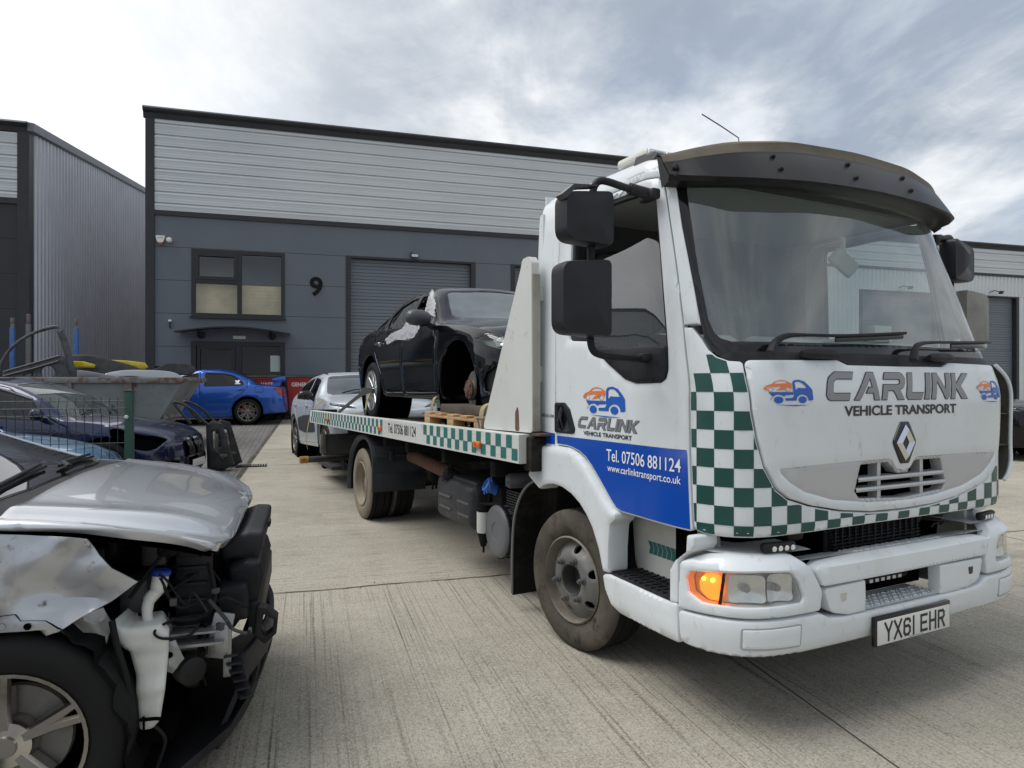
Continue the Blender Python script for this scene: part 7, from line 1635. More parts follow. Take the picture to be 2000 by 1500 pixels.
M_skipr = mat('skip_rust_rim', (0.20, 0.205, 0.20), 0.75, var=[(4, (0.13, 0.06, 0.035), 0.45, 0.58), (9, (0.27, 0.25, 0.20), 0.58, 0.70)])
zg = gz(14.5); SK = thing('waste_skip', 'rusty grey steel skip with a sloping end, heaped with car body scrap', 'skip', bw(-2.30, 14.5, zg), YB + R(-3))
TP = [(-3.72, 1.36), (0.0, 1.36)]; BT = [(-2.95, 0.06), (-0.78, 0.06)]
def skin_box(o, wd, mb):
    A = [(TP[0][0] + o, o * 0.5, TP[0][1]), (TP[1][0] - o, o * 0.5, TP[1][1]), (TP[1][0] - o, wd - o * 0.5, TP[1][1]), (TP[0][0] + o, wd - o * 0.5, TP[0][1])]; Bq = [(BT[0][0] + o, 0.12 + o * 0.5, BT[0][1] + o), (BT[1][0] - o, 0.12 + o * 0.5, BT[1][1] + o), (BT[1][0] - o, wd - 0.12 - o * 0.5, BT[1][1] + o), (BT[0][0] + o, wd - 0.12 - o * 0.5, BT[0][1] + o)]
    mb.add(A + Bq, [(0, 1, 5, 4), (1, 2, 6, 5), (2, 3, 7, 6), (3, 0, 4, 7), (4, 5, 6, 7)])
mb = MB(); skin_box(0.0, 1.72, mb); skin_box(0.02, 1.72, mb); mb.build('skip_body', M_skip, SK)
mb = MB(); mb.box2((-3.78, -0.055, 1.29), (0.0, 0.02, 1.40), 0.01).box2((-3.78, 1.70, 1.29), (0.0, 1.775, 1.40), 0.01).box2((0.0, -0.05, 1.33), (0.07, 1.77, 1.40), 0.008).box2((-3.78, -0.05, 1.33), (-3.71, 1.77, 1.40), 0.008); mb.build('rim', M_skipr, SK)
for x in (-0.98, -2.0, -2.95): MB().add([(x - 0.06, -0.045, 1.29), (x + 0.06, -0.045, 1.29), (x + 0.06, 0.075, 0.10), (x - 0.06, 0.075, 0.10), (x - 0.05, 0.03, 1.29), (x + 0.05, 0.03, 1.29), (x + 0.05, 0.13, 0.10), (x - 0.05, 0.13, 0.10)], [(0, 1, 2, 3), (0, 3, 7, 4), (1, 5, 6, 2)]).build('rib', M_skipr, SK)
mb = MB(); mb.box((-0.40, 0.86, 0.62), (0.05, 1.45, 0.10), 0.01, Matrix.Rotation(R(-31), 3, 'Y')); mb.build('end_bar', M_skipr, SK)
MB().box2((-3.3, 0.2, 0.9), (-0.5, 1.5, 1.22)).build('scrap_fill', mat('scrap_dark', (0.03, 0.03, 0.03), 0.8), SK)
def flat_thing(name, label, cat, d, outl, m, th=0.05, holes=(), tilt=0.0, bulge=0.0, extra=None, group=None):
    """body panel lying or standing at depth d; outline in (e, z) of the building frame"""
    ce = sum(p[0] for p in outl) / len(outl); cz = sum(p[1] for p in outl) / len(outl); o = thing(name, label, cat, bw(ce, d, cz), YB, group)
    S = lambda u, v: (u, tilt * v - bulge * (1 - (u / 0.9) ** 2), v)
    q = [(a - ce, b - cz) for a, b in outl]; hs = [[(a - ce, b - cz) for a, b in h] for h in holes]
    panel(MB(), S, [q], hs, 0.0, th, 0.06, 0.012).build('panel', m, o)
    if extra: extra(o, ce, cz)
    return o
M_barem = mat('bare_door_metal', (0.10, 0.102, 0.105), 0.45, metal=0.5, var=[(5, (0.05, 0.05, 0.052), 0.45, 0.65)])
M_yel = mat('yellow_panel', (0.62, 0.47, 0.01), 0.35, coat=0.5); M_kpl = mat('scrap_black', (0.018, 0.018, 0.02), 0.4, var=[(4, (0.05, 0.05, 0.052), 0.5, 0.7)]); M_spl = mat('scrap_silver', (0.42, 0.43, 0.44), 0.35, metal=0.5)
def door_scrap():
    o = thing('scrap_bodywork', 'bare grey car door with an empty window frame standing in the skip', 'car door', bw(-5.05, 15.2, 1.6), YB)
    P = lambda L: [(a + 5.05, 0.0, b - 1.6) for a, b in L]
    MB().tube(crom(P([(-5.63, 1.60), (-5.60, 1.85), (-5.45, 2.13), (-5.24, 2.34), (-4.96, 2.50), (-4.70, 2.58), (-4.63, 2.53), (-4.55, 2.30), (-4.46, 1.95), (-4.38, 1.55)]), 6, False), [0.022] * 25 + [0.026] * 12 + [0.045] * 18, 8, flat=(1.0, 1.4)).build('window_frame', M_barem, o)
    S = lambda u, v: (u, 0.0, v); q = [(-0.56, 0.06), (-0.3, 0.17), (0.44, 0.44), (0.62, 0.30), (0.70, -0.05), (-0.58, -0.05)]
    panel(MB(), S, [q], [circ(0.22, 0.10, 0.12, 16), rpoly([(-0.25, 0.02), (0.0, 0.10), (0.0, 0.02)], 0.02)], 0.0, 0.04, 0.07, 0.012).build('door_skin', M_barem, o)
    MB().tube([(-0.5, -0.035, 0.10), (0.0, -0.04, 0.27), (0.43, -0.035, 0.42)], 0.018, 8).tube([(-0.5, -0.035, 0.02), (0.0, -0.04, 0.17), (0.42, -0.035, 0.32)], 0.02, 8).build('door_beam', mat('beam_grey', (0.16, 0.16, 0.165), 0.4, metal=0.6), o)
door_scrap()
flat_thing('car_bumper', 'torn black bumper lying across the top of the skip', 'bumper', 15.8, crom([(-4.70, 2.00), (-4.45, 2.07), (-4.20, 2.05), (-3.82, 1.96), (-3.34, 1.80), (-3.30, 1.66), (-4.68, 1.66)], 4), M_kpl, 0.06, (), 0.25, 0.12)
flat_thing('yellow_panel', 'small bright yellow panel under the black bumper in the skip', 'car panel', 15.62, [(-4.54, 1.93), (-4.30, 1.92), (-4.10, 1.86), (-4.12, 1.80), (-4.54, 1.80)], M_yel, 0.03, (), 0.0, 0.1, None, 'yellow panels in the skip')
flat_thing('yellow_panel', 'long bright yellow panel end beyond the black bumper, nearest the unit corner', 'car panel', 16.1, [(-3.97, 1.98), (-3.6, 1.96), (-3.30, 1.92), (-3.24, 1.83), (-3.30, 1.79), (-3.44, 1.78), (-3.90, 1.90)], M_yel, 0.03, (), 0.0, 0.1, None, 'yellow panels in the skip')
flat_thing('bumper_skin', 'curved silver bumper skin on top of the skip at its road end', 'car panel', 14.95, crom([(-3.78, 1.665), (-3.5, 1.735), (-3.1, 1.75), (-2.62, 1.72), (-2.42, 1.62), (-2.50, 1.56), (-2.95, 1.57), (-3.3, 1.62), (-3.6, 1.60)], 4), M_spl, 0.05, (), 0.15, 0.08)
flat_thing('grey_strip', 'flat grey trim strip lying along the skip rim', 'trim', 14.8, [(-4.22, 1.74), (-4.05, 1.72), (-3.50, 1.61), (-3.55, 1.56), (-4.22, 1.58)], mat('trim_grey', (0.22, 0.22, 0.23), 0.4, metal=0.4), 0.03)
def bw_scrap(o, ce, cz):
    for k, (x, z, w, h_) in enumerate(((-0.28, 0.02, 0.12, 0.07), (0.05, 0.05, 0.16, 0.08), (0.26, -0.02, 0.08, 0.08))): MB().box((x, -0.05, z), (w, 0.04, h_), 0.008, Matrix.Rotation(0.2 * k, 3, 'Y')).build('torn_opening', mat('pale_inner', (0.35, 0.35, 0.34), 0.6) if k == 1 else M_void, o)
flat_thing('grille_shell', 'mangled black and white grille shell behind the skip end', 'car panel', 15.6, crom([(-3.08, 1.76), (-2.95, 1.82), (-2.76, 1.90), (-2.38, 1.885), (-2.24, 1.77), (-2.40, 1.66), (-2.98, 1.69)], 4), M_kpl, 0.05, (), 0.1, 0.1, bw_scrap)
M_bpost = mat('blue_post', (0.03, 0.10, 0.28), 0.6, var=[(5, (0.05, 0.14, 0.33), 0.45, 0.65)])
def post(e, d, zt_, m, label):
    o = thing('steel_post', label, 'post', bw(e, d, gz(d)), YB, 'steel posts at the left units'); MB().box((0, 0, (zt_ - gz(d)) * 0.46), (0.085, 0.085, (zt_ - gz(d)) * 0.92), 0.006).build('shaft', m, o)
    MB().box((0, 0, (zt_ - gz(d)) * 0.96), (0.06, 0.06, (zt_ - gz(d)) * 0.085), 0.004).build('top_pin', M_skipr, o); MB().box((0, 0, 0.01), (0.25, 0.25, 0.02), 0.003).build('base_plate', M_rust, o)
post(-6.23, 17.5, 2.92, M_bpost, 'upright blue steel post in front of the dark unit at the far left'); post(-5.00, 17.5, 2.94, M_bpost, 'upright blue steel post against the corrugated side wall'); post(-5.96, 17.6, 3.02, mat('grey_post', (0.13, 0.13, 0.13), 0.6), 'upright grey steel post between the two blue posts')
# black door shells standing by the navy SUV
def shell(dx, dy, label, tw):
    o = thing('scrap_bodywork', label, 'car door', bw(-1.50 + dx, 11.8 + dy, gz(11.8)), YB + tw, 'loose door shells by the navy SUV'); z0 = gz(11.8)
    P = lambda L: [(a + 1.50, 0.0, b - z0) for a, b in L]
    MB().tube(crom(P([(-1.50, 0.80), (-1.62, 0.90), (-1.74, 1.04), (-1.90, 1.15), (-2.02, 1.18), (-1.98, 1.10), (-1.78, 0.84)]), 6, False), 0.022, 8).build('window_frame', M_kpl, o)
    S = lambda u, v: (u, 0.0, v); q = [(a + 1.50, b - z0) for a, b in ((-1.56, 0.80), (-1.47, 0.88), (-1.33, 0.83), (-1.14, 0.16), (-1.28, 0.085), (-1.54, 0.085))]
    panel(MB(), S, [q], [rpoly([(a + 1.5, b - z0) for a, b in ((-1.47, 0.70), (-1.38, 0.72), (-1.33, 0.45), (-1.46, 0.42))], 0.03)], 0.0, 0.10, 0.05, 0.015).build('door_skin', M_kpl, o)
    MB().box((0.10, -0.01, 0.45), (0.05, 0.03, 0.3), 0.01, R(6)).box((0.2, -0.015, 0.25), (0.12, 0.02, 0.05), 0.01).tube([(0.06, -0.02, 0.6), (0.14, -0.03, 0.5), (0.10, -0.02, 0.35), (0.2, -0.03, 0.2)], 0.008, 6).build('door_fittings', mat('fitting_grey', (0.10, 0.09, 0.085), 0.5), o)
shell(0, 0, 'black car door with bent window frame stood on end beside the navy SUV', 0.0); shell(0.10, 0.35, 'second black door shell leaning behind the one with the bent frame', R(12))
# red bins
M_red = mat('bin_red', (0.36, 0.018, 0.016), 0.45, var=[(2, (0.28, 0.016, 0.014), 0.4, 0.7)])
def bin_(e0, e1, label):
    d0, z0 = 20.05, gz(20.3); w = e1 - e0; o = thing('waste_bin', label, 'waste bin', bw((e0 + e1) / 2, d0, z0), YB, 'red general waste bins')
    A = [(-w * 0.44, 0.06, 0.16), (w * 0.44, 0.06, 0.16), (w * 0.44, 0.70, 0.16), (-w * 0.44, 0.70, 0.16), (-w / 2, 0, 1.16), (w / 2, 0, 1.16), (w / 2, 0.78, 1.16), (-w / 2, 0.78, 1.16)]
    b = MB().add(A, [(0, 1, 5, 4), (1, 2, 6, 5), (2, 3, 7, 6), (3, 0, 4, 7), (0, 3, 2, 1)]).box2((-w / 2 - 0.02, -0.02, 1.12), (w / 2 + 0.02, 0.80, 1.18), 0.01).build('bin_body', M_red, o)
    MB().grid(lambda x, k: (x, (-0.05, -0.03, 0.3, 0.82)[k], (1.185, 1.235, 1.26, 1.22)[k]), lin(-w / 2 - 0.03, w / 2 + 0.03, 5), range(4)).box2((-w / 2 - 0.03, -0.05, 1.18), (w / 2 + 0.03, 0.82, 1.20)).build('lid', M_kpl, o)
    for sx in (-1, 1):
        for y in (0.15, 0.62): MB().lathe([(0, -0.02), (0.08, -0.02), (0.08, 0.02), (0, 0.02)], (sx * w * 0.38, y, 0.08), (1, 0, 0), 14).box((sx * w * 0.38, y, 0.13), (0.07, 0.05, 0.08)).build('castor', M_void, o)
    f = lambda a, b_: (a, 0.06 - (b_ - 0.16) * 0.06 - 0.004, b_); mb = MB(); put_text(mb, 'GENERAL WASTE', f, -w * 0.40, w * 0.40, 0.93, 1.04, bold=0.02); put_text(mb, 'B', f, -0.10, 0.18, 0.50, 0.82, bold=0.03); mb.build('wording', M_printw, b)
bin_(-0.56, 0.72, 'red general waste bin with a black lid behind the white SUV'); bin_(-2.05, -0.72, 'red general waste bin with a black lid behind the blue saloon')
# gully grate
dg = thing('drain_grate', 'black iron drain grate at the edge of the concrete', 'drain', bw(-0.90, 12.22, gz(12.22) + 0.002), YB); mb = MB()
for k in range(12): mb.box((-0.22 + k * 0.04, 0, 0), (0.018, 0.26, 0.02))
mb.box((0, -0.14, 0), (0.50, 0.03, 0.02)).box((0, 0.14, 0), (0.50, 0.03, 0.02)).build('bars', M_blackg, dg); MB().box((0, 0, -0.006), (0.46, 0.26, 0.004)).build('gully', M_void, dg)
# grit scattered over the slabs
mb = MB(); rnd = random.Random(11)
for k in range(520):
    e, d = rnd.uniform(-0.9, 6), rnd.uniform(1.5, 12); d = 5.0 + rnd.gauss(0, 0.09) if k < 200 else d; r_ = rnd.uniform(0.002, 0.0055 if k > 30 else 0.009)
    mb.add([(e + r_ * 1.3 * math.cos(a) * rnd.uniform(0.6, 1), d + r_ * math.sin(a) * rnd.uniform(0.6, 1), gz(d) + 0.004) for a in (0.3, 1.6, 2.9, 4.4)] + [(e, d, gz(d) + 0.004 + r_ * 1.1)], [(0, 1, 4), (1, 2, 4), (2, 3, 4), (3, 0, 4)])
o = mb.build('grit', mat('grit_stone', (0.12, 0.10, 0.085), 0.9, var=[(30, (0.25, 0.22, 0.19), 0.4, 0.7)])); o.rotation_euler = (0, 0, YB); tag(o, kind='stuff')

# ------------------------------------------------------------------ crash damaged silver SUV
P_SIL = genP(W=0.925, wb=2.67, of=0.70, orr=0.9, H=1.66, hz0=0.86, hz1=1.08, belt=1.07, y1=0.18, y2=1.55, y3=2.9, y4=3.4, wr=0.345, rr=0.228, ra=0.40, bot=0.24, Ln=0.50)
P_SIL['top'] = [(-0.72, 0.855), (-0.64, 0.915), (-0.4, 1.00), (-0.1, 1.055), (0.05, 1.078), (0.16, 1.10), (0.75, 1.34), (1.45, 1.59), (1.8, 1.66), (2.2, 1.66), (2.9, 1.60), (3.15, 1.53), (3.4, 1.25), (3.6, 0.95)]
P_SIL['railz'] = [(-0.72, 0.83), (-0.64, 0.88), (-0.4, 0.975), (-0.1, 1.03), (0.05, 1.05), (0.18, 1.07), (0.75, 1.27), (1.45, 1.54), (1.8, 1.61), (2.2, 1.61), (2.9, 1.55), (3.15, 1.48), (3.4, 1.21), (3.6, 0.91)]
P_SIL['railx'] = [(-0.7, 0.76), (0.0, 0.80), (0.2, 0.83), (1.3, 0.70), (2.0, 0.68), (2.9, 0.67), (3.6, 0.76)]
P_SIL['belt'] = [(-0.72, 0.80), (-0.64, 0.845), (-0.4, 0.945), (-0.1, 1.00), (0.15, 1.02), (0.3, 1.03), (0.6, 1.04), (1.45, 1.07), (2.9, 1.10), (3.6, 1.0)]
P_SIL['screen'] = [(0.0, 0.095), (0.18, 0.10), (0.30, 0.13), (0.385, 0.19), (0.385, 0.7), (0.375, 1.34), (0.32, 1.38), (0.0, 1.40)]
P_SIL['mirror'] = (0.85, 1.08)
FS = CarSkin(P_SIL)
P_SIL['extra_holes'] = [rect(-1.9, 1.9, FS.bf - 0.1, 0.055), rect(-0.66, 0.66, 0.0, 0.20), rect(-1.9, -0.77, 0.0, 0.56), rect(0.77, 1.9, 0.0, 0.56)]
M_psil = paint('silver_paint_car', (0.53, 0.545, 0.57), 0.45, 0.26, 1.0)
SIL, SF, _ = make_car('silver_suv', 'crash damaged silver SUV with its front end torn off in the near left corner', P_SIL, bw(-0.89, 3.33, 0.0), YB + R(90), M_psil,
    dict(h=0.07, spokes=5, style='vee', rim=mat('alloy_machined', (0.50, 0.48, 0.45), 0.22, metal=1.0, var=[(6, (0.30, 0.27, 0.23), 0.5, 0.66)]), wipers=False, house_m=mat('arch_felt', (0.009, 0.009, 0.0095), 0.95, spec=0.05, bump=(80, 0.5)), screen=glass('suv_screen', (0.30, 0.34, 0.34), 1.9)))
for ch in list(SIL.children):        # the near wheel house is torn open at the front
    if ch.name.startswith('wheel_house') and np.mean([v.co.y for v in ch.data.vertices]) < 1 and np.mean([v.co.x for v in ch.data.vertices]) < 0: bpy.data.objects.remove(ch)
def X_(mb, name, m, angle=32, parent=None): return mb.build(name, m, parent or SIL, angle)
HOOD = [(0.0, 0.045), (-0.30, 0.035), (-0.60, 0.045), (-0.785, 0.055), (-0.794, 0.012), (-0.786, -0.093), (-0.771, -0.201), (-0.752, -0.263), (-0.738, -0.35), (-0.742, -0.429), (-0.759, -0.509), (-0.785, -0.582), (-0.70, -0.61), (-0.616, -0.640), (-0.50, -0.683), (-0.388, -0.722), (-0.2, -0.758), (0.0, -0.775), (0.2, -0.758), (0.388, -0.722), (0.616, -0.64), (0.75, -0.57), (0.74, -0.35), (0.786, -0.093), (0.785, 0.055), (0.60, 0.045), (0.30, 0.035)]
def hoff(a, b):
    return 0.004 + 0.014 * math.exp(-((abs(a) - 0.40 - 0.10 * b) / 0.055) ** 2) * max(0, min(1, (b + 0.72) * 4)) + 0.006 * math.sin(a * 9 + b * 7) * math.exp(-((b + 0.5) / 0.2) ** 2)
X_(panel(MB(), SF, [crom(HOOD[3:-3], 3, False) + HOOD[-3:] + HOOD[:3]], [], hoff, 0.028, 0.04, 0.008), 'bonnet', M_psil, 60)
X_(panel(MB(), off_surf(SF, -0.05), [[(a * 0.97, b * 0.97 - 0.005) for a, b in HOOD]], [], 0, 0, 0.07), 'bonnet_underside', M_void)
FEN = [(-0.808, 0.50), (-0.808, 0.02), (-0.812, -0.219), (-0.857, -0.250), (-0.887, -0.283), (-0.916, -0.350), (-0.944, -0.312), (-0.967, -0.280), (-0.984, -0.249), (-1.005, -0.205), (-1.036, -0.150), (-1.046, -0.115), (-1.030, -0.10), (-1.034, 0.10), (-1.06, 0.22), (-1.13, 0.34), (-1.25, 0.415), (-1.48, 0.43), (-1.48, 0.54), (-1.0, 0.54)]
def foff(a, b):
    w = max(0, min(1, (0.12 - b) / 0.35)); t = (a + 0.93) * 9 + (b + 0.15) * 5
    creases = abs(((b * 5.2 + a * 7.5) % 1.0) - 0.5) * 0.05 + abs(((b * 3.1 - a * 9.0 + 0.3) % 1.0) - 0.5) * 0.04
    dent = -0.075 * math.exp(-((a + 0.955) / 0.05) ** 2 - ((b + 0.17) / 0.13) ** 2) + 0.02 * math.exp(-((a + 0.90) / 0.035) ** 2 - ((b + 0.30) / 0.08) ** 2)
    return -0.012 + w * (dent + (creases - 0.022) * 0.9)
M_psild = mat('scuffed_silver', (0.43, 0.44, 0.455), 0.30, metal=0.55, coat=0.6, var=[(3.5, (0.24, 0.225, 0.205), 0.58, 0.72), (11, (0.10, 0.09, 0.08), 0.62, 0.70)])
X_(panel(MB(), SF, [FEN], [], foff, 0.012, 0.022, 0.003, 0), 'near_wing', M_psild, 40)
mb = MB()
for k, b in enumerate((-0.07, 0.0, 0.075)): mb.lathe([(0, -0.003), (0.009, -0.003), (0.011, 0.0)], off_surf(SF, foff(-1.018, b) + 0.002)(-1.018, b), Snrm(SF, -1.018, b), 10)
X_(mb, 'fixing_hole', M_void)
X_(panel(MB(), SF, [mir(FEN)], [], -0.012, 0.012, 0.06, 0.003), 'far_wing', M_psil, 50)
# cowl, wipers
X_(panel(MB(), SF, [[(-0.80, 0.03), (-0.80, 0.10), (-0.68, 0.10), (-0.68, 0.22), (0.68, 0.22), (0.68, 0.10), (0.80, 0.10), (0.80, 0.03)]], [], -0.012, 0.02, 0.05, 0.004), 'scuttle', M_plast)
for a0, a1 in ((-0.50, -0.02), (0.02, 0.42)):
    f_ = off_surf(SF, 0.018); X_(MB().tube([f_(a0 * 0.75, 0.10), f_(a0 * 0.75 + 0.05, 0.155), f_(a1 * 0.75, 0.19)], [0.012, 0.010, 0.007], 8).tube([off_surf(SF, 0.008)(a0 * 0.75 + 0.02, 0.150), off_surf(SF, 0.008)(a1 * 0.75 + 0.02, 0.180)], 0.007, 6), 'wiper', M_plast)
# washer bottle
M_wb = mat('bottle_plastic', (0.66, 0.67, 0.63), 0.42, var=[(5, (0.56, 0.56, 0.51), 0.45, 0.66), (22, (0.30, 0.28, 0.24), 0.68, 0.74)])
BOT = rpoly([(-0.262, 0.675), (-0.285, 0.655), (-0.315, 0.645), (-0.412, 0.648), (-0.440, 0.61), (-0.424, 0.418), (-0.408, 0.310), (-0.386, 0.286), (-0.343, 0.284), (-0.335, 0.38), (-0.332, 0.476), (-0.312, 0.56), (-0.272, 0.61)], 0.02)
SBt = lambda u, v: (-0.775 + 0.20 * (u - 0.33) ** 2 * 4 - (0.018 if v > 0.575 else (0.018 * max(0, (v - 0.55) / 0.025) if v > 0.55 else 0.0)) - 0.02 * max(0, min(1, (v - 0.40) * 12)) * 0, -u, v)
bt = X_(panel(MB(), SBt, [[(-y, z) for y, z in BOT]], [], lambda u, v: 0.010 * math.sin(max(0, min(1, (v - 0.40) / 0.06)) * math.pi), 0.14, 0.02, 0.018), 'washer_bottle', M_wb, 60)
X_(MB().tube(crom([(-0.715, -0.362, 0.63), (-0.715, -0.358, 0.675), (-0.71, -0.365, 0.715), (-0.70, -0.388, 0.745), (-0.695, -0.398, 0.80)], 5, False), [0.017] * 6 + [0.019] * 4 + [0.022] * 5 + [0.027] * 6, 14), 'filler_neck', M_wb, 60, bt)
X_(MB().lathe([(0.031, -0.012), (0.032, 0.0), (0.026, 0.006), (0, 0.008)], (-0.695, -0.399, 0.805), (0, -0.1, 1), 18), 'cap', mat('cap_blue2', (0.02, 0.05, 0.32), 0.4), 32, bt)
X_(MB().tube([(-0.79, -0.35, 0.335), (-0.795, -0.40, 0.335), (-0.79, -0.415, 0.33)], 0.006, 6).tube([(-0.79, -0.362, 0.345), (-0.795, -0.364, 0.30)], 0.004, 6), 'hose_clip', M_void, 32, bt)
for pts, r_ in (([(-0.80, -0.27, 0.68), (-0.82, -0.29, 0.60), (-0.83, -0.318, 0.50), (-0.83, -0.326, 0.40), (-0.82, -0.318, 0.28), (-0.82, -0.315, 0.12)], 0.011), ([(-0.72, -0.40, 0.79), (-0.70, -0.43, 0.70), (-0.66, -0.46, 0.66), (-0.60, -0.50, 0.66)], 0.006), ([(-0.65, -0.42, 0.62), (-0.60, -0.50, 0.60), (-0.60, -0.56, 0.66), (-0.55, -0.53, 0.80)], 0.008), ([(-0.80, -0.40, 0.31), (-0.80, -0.43, 0.26), (-0.78, -0.40, 0.16)], 0.006), ([(-0.70, -0.30, 0.72), (-0.66, -0.40, 0.86), (-0.5, -0.45, 0.88)], 0.007), ([(-0.6, -0.3, 0.66), (-0.62, -0.42, 0.72), (-0.58, -0.5, 0.76)], 0.006)):
    X_(MB().tube(crom(pts, 6, False), r_, 8), 'loose_hose', M_rubber)
# inner structure
M_eng = mat('engine_black', (0.008, 0.008, 0.0085), 0.5, spec=0.3, var=[(9, (0.024, 0.023, 0.022), 0.5, 0.7)]); M_alu = mat('cast_aluminium', (0.36, 0.365, 0.37), 0.42, metal=0.7, var=[(6, (0.22, 0.22, 0.22), 0.45, 0.68)])
mb = MB(); A3 = crom([(0.42, 0.30), (0.40, 0.52), (0.28, 0.68), (0.10, 0.755), (-0.06, 0.745), (-0.18, 0.68), (-0.265, 0.57), (-0.31, 0.44), (-0.345, 0.26), (-0.34, 0.10)], 5, False)
mb.grid(lambda x, i: (x, A3[i][0] + 0.012 * math.sin(i * 1.3), A3[i][1] + 0.008 * math.sin(i * 2.1)), [-0.915, -0.86, -0.50], range(len(A3))); X_(mb, 'arch_liner', MATS['arch_felt'], 60)
X_(panel(MB(), lambda u, v: (-0.80 + 0.10 * math.sin(u * 30) * 0.25, -u, v), [[(0.10, 0.70), (0.24, 0.72), (0.265, 0.66), (0.25, 0.60), (0.20, 0.565), (0.165, 0.615), (0.10, 0.66)]], [circ(0.205, 0.60, 0.008, 8)], lambda u, v: 0.02 * abs(((u * 14 + v * 9) % 1) - 0.5), 0.005, 0.02, 0.003), 'torn_bracket', M_alu, 20)
can = X_(MB().box((-0.50, -0.47, 0.512), (0.09, 0.22, 0.105), 0.012), 'crash_box', M_alu)
X_(MB().grid(lambda x, k: (x, -0.60 + 0.10 * (x / 0.6) ** 2 + (-0.03, -0.03, 0.0, 0.0)[k], (0.46, 0.575, 0.575, 0.46)[k]), lin(-0.60, 0.62, 13), [0, 1, 2, 3]), 'crash_beam', M_eng)
X_(MB().box((-0.575, -0.575, 0.52), (0.02, 0.075, 0.17), 0.006, Matrix.Rotation(R(12), 3, 'X')).box((-0.57, -0.60, 0.47), (0.02, 0.03, 0.22), 0.004), 'beam_bracket', M_alu)
X_(MB().box((0.0, -0.47, 0.56), (1.05, 0.05, 0.50), 0.01), 'radiator_pack', M_eng)
mb = MB()
for k in range(16): mb.box((-0.50 + k * 0.066, -0.50, 0.56), (0.008, 0.02, 0.46))
X_(mb, 'fan_shroud_rib', M_plast)
mb = MB().box2((-0.56, -0.545, 0.56), (-0.52, -0.42, 0.83), 0.008)
for k in range(4): mb.box((-0.565, -0.48, 0.60 + k * 0.06), (0.03, 0.10, 0.012), 0.003)
mb.box((-0.54, -0.49, 0.84), (0.12, 0.12, 0.03), 0.008); X_(mb, 'lamp_carrier', M_plast)
X_(MB().box((0.05, -0.55, 0.835), (0.9, 0.09, 0.03), 0.008).box((0.04, -0.70, 0.815), (0.08, 0.05, 0.03), 0.008).box((0.05, -0.68, 0.785), (0.03, 0.05, 0.05), 0.006), 'bonnet_latch', M_eng)
def duct(name, outl, x0, x1, m=M_plast): X_(panel(MB(), lambda u, v: (x0, -u, v), [rpoly([(-y, z) for y, z in outl], 0.02)], [], 0.0, x1 - x0, 0.03, 0.015), name, m, 60)
duct('air_duct', [(-0.545, 0.795), (-0.60, 0.84), (-0.655, 0.858), (-0.716, 0.853), (-0.71, 0.78), (-0.69, 0.725), (-0.62, 0.745), (-0.55, 0.74)], -0.36, 0.30)
duct('air_duct', [(-0.585, 0.735), (-0.66, 0.755), (-0.705, 0.748), (-0.722, 0.69), (-0.705, 0.61), (-0.675, 0.548), (-0.64, 0.57), (-0.60, 0.63)], -0.44, 0.10)
duct('resonator_box', [(-0.555, 0.682), (-0.665, 0.684), (-0.672, 0.55), (-0.62, 0.545), (-0.555, 0.57)], -0.52, -0.25)
BR = [(-0.70, 0.590), (-0.735, 0.582), (-0.778, 0.540), (-0.772, 0.478), (-0.728, 0.440), (-0.69, 0.478)]
X_(panel(MB(), lambda u, v: (-0.50, -u, v), [rpoly([(-y, z) for y, z in BR], 0.008)], [rpoly([(0.725, 0.56), (0.762, 0.533), (0.757, 0.488), (0.728, 0.468), (0.715, 0.50)], 0.006)], 0, 0.06, 0.02, 0.004).box2((-0.46, -0.71, 0.47), (0.45, -0.66, 0.60), 0.012), 'bumper_bracket', M_plast)
X_(panel(MB(), lambda u, v: (u, -0.74 + 0.10 * (u / 0.6) ** 2 + 0.35 * max(0, 0.30 - v), v), [rpoly([(-0.62, 0.10), (0.62, 0.10), (0.62, 0.43), (0.3, 0.44), (-0.54, 0.43), (-0.58, 0.30)], 0.03)], [rpoly([(-0.50 + k * 0.14, 0.22), (-0.39 + k * 0.14, 0.22), (-0.39 + k * 0.14, 0.32), (-0.50 + k * 0.14, 0.32)], 0.01) for k in range(8)], 0, 0.015, 0.05, 0.005), 'lower_grille', M_plast)
UT = [(-0.82, -0.24, 0.06), (-0.80, -0.40, 0.10), (-0.66, -0.62, 0.215), (-0.60, -0.67, 0.28)]
mb = MB(); mb.grid(lambda k, i: (UT[i][0] if k == 0 else 0.55, UT[i][1] - (0.03 if k else 0), UT[i][2] - (0.0 if k == 0 else 0.03)), [0, 1], range(4)); mb.grid(lambda k, i: (UT[i][0], UT[i][1], UT[i][2] - (0.035 if k else 0)), [0, 1], range(4)); X_(mb, 'undertray', M_plast, 60)
X_(MB().lathe([(0, 0), (0.045, 0), (0.05, 0.02), (0.05, 0.06), (0.03, 0.07), (0, 0.07)], (-0.62, -0.46, 0.43), (-0.8, -0.6, 0), 18).lathe([(0.02, -0.004), (0.035, -0.004), (0.036, 0.002)], (-0.67, -0.50, 0.43), (-0.8, -0.6, 0), 18), 'horn', M_eng)
rnd = random.Random(5)
for k in range(16):
    c = (rnd.uniform(-0.62, 0.2), rnd.uniform(-0.42, -0.05), rnd.uniform(0.45, 0.86)); X_(MB().box(c, (rnd.uniform(0.08, 0.2), rnd.uniform(0.06, 0.16), rnd.uniform(0.05, 0.14)), 0.015, Matrix.Rotation(rnd.uniform(-0.5, 0.5), 3, 'Z')), 'engine_part', M_eng if k % 4 else mat('engine_grey', (0.07, 0.07, 0.072), 0.45, metal=0.4))
X_(MB().box2((-0.70, 0.06, 0.25), (0.70, 0.10, 1.0)).box2((-0.66, -0.42, 0.20), (0.66, 0.06, 0.24)), 'bulkhead', M_void)
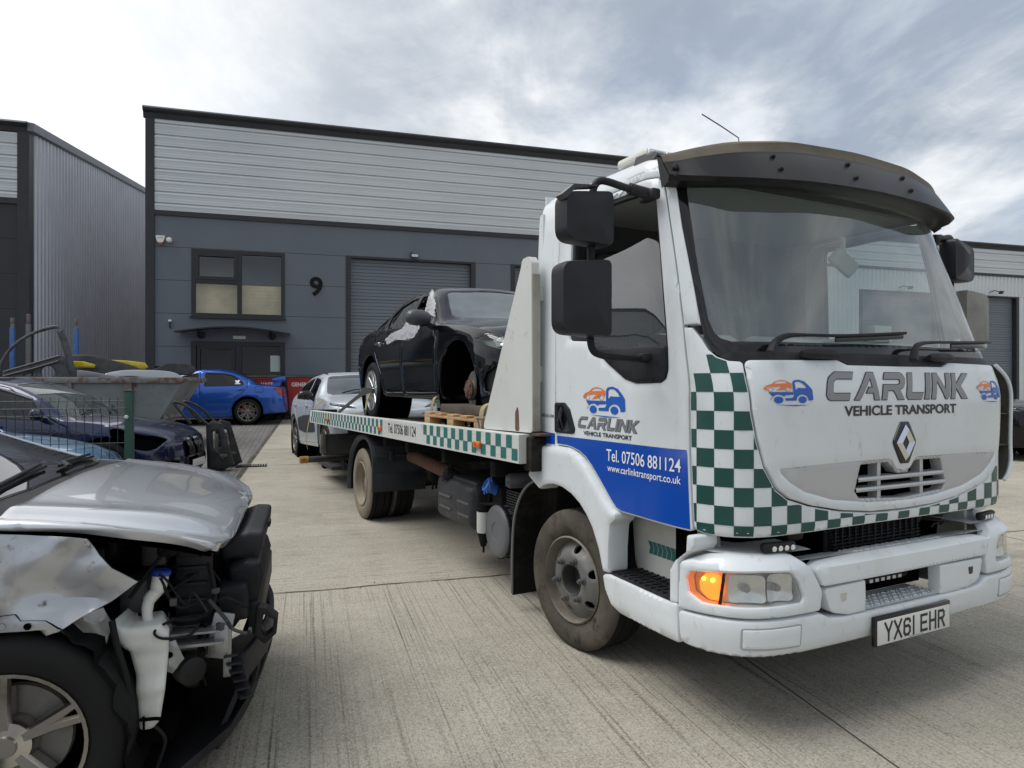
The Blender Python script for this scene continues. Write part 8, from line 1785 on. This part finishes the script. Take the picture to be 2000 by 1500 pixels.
X_(MB().tube([(-0.42, -0.05, 0.40), (-0.86, -0.02, 0.345)], 0.03, 8), 'drive_shaft', M_chas)

# smaller bits hanging in the opened front: looms, clips, brackets, ribs
for k in range(22):
    p = [rnd.uniform(-0.74, -0.40), rnd.uniform(-0.56, -0.22), rnd.uniform(0.36, 0.86)]; P_ = [tuple(p)]
    for j in range(4): p = [p[0] + rnd.uniform(-0.06, 0.06), p[1] + rnd.uniform(-0.09, 0.07), p[2] + rnd.uniform(-0.10, 0.06)]; P_.append(tuple(p))
    X_(MB().tube(crom(P_, 5, False), rnd.choice((0.004, 0.005, 0.007)), 6), 'wiring_loom', M_rubber if k % 5 else MATS['engine_grey'])
for k in range(14): X_(MB().box((rnd.uniform(-0.74, -0.46), rnd.uniform(-0.60, -0.26), rnd.uniform(0.40, 0.84)), (rnd.uniform(0.012, 0.03), rnd.uniform(0.012, 0.035), rnd.uniform(0.01, 0.03)), 0.003, Matrix.Rotation(rnd.uniform(0, 3), 3, 'Z')), 'loom_clip', (mat('clip_pale', (0.42, 0.42, 0.38), 0.5), MATS['engine_grey'], M_eng)[k % 3])
for k in range(6): X_(MB().box((-0.56 + 0.01 * k, -0.655 + 0.012 * k, 0.30 + 0.028 * k), (0.16, 0.05, 0.008), 0.002, Matrix.Rotation(0.25, 3, 'Z')), 'grille_rib', M_plast)
X_(MB().box((-0.60, -0.50, 0.515), (0.10, 0.19, 0.012), 0.003).box((-0.60, -0.50, 0.555), (0.08, 0.17, 0.010), 0.003).box((-0.615, -0.585, 0.52), (0.012, 0.05, 0.10), 0.003), 'beam_flange', M_alu)
X_(panel(MB(), lambda u, v: (-0.70 + 0.03 * math.sin(u * 25), -u, v), [[(0.36, 0.56), (0.45, 0.57), (0.475, 0.50), (0.44, 0.455), (0.40, 0.47)]], [circ(0.43, 0.52, 0.012, 8)], lambda u, v: 0.012 * abs(((u * 20 + v * 13) % 1) - 0.5), 0.004, 0.02, 0.003), 'bent_bracket', M_alu, 20)
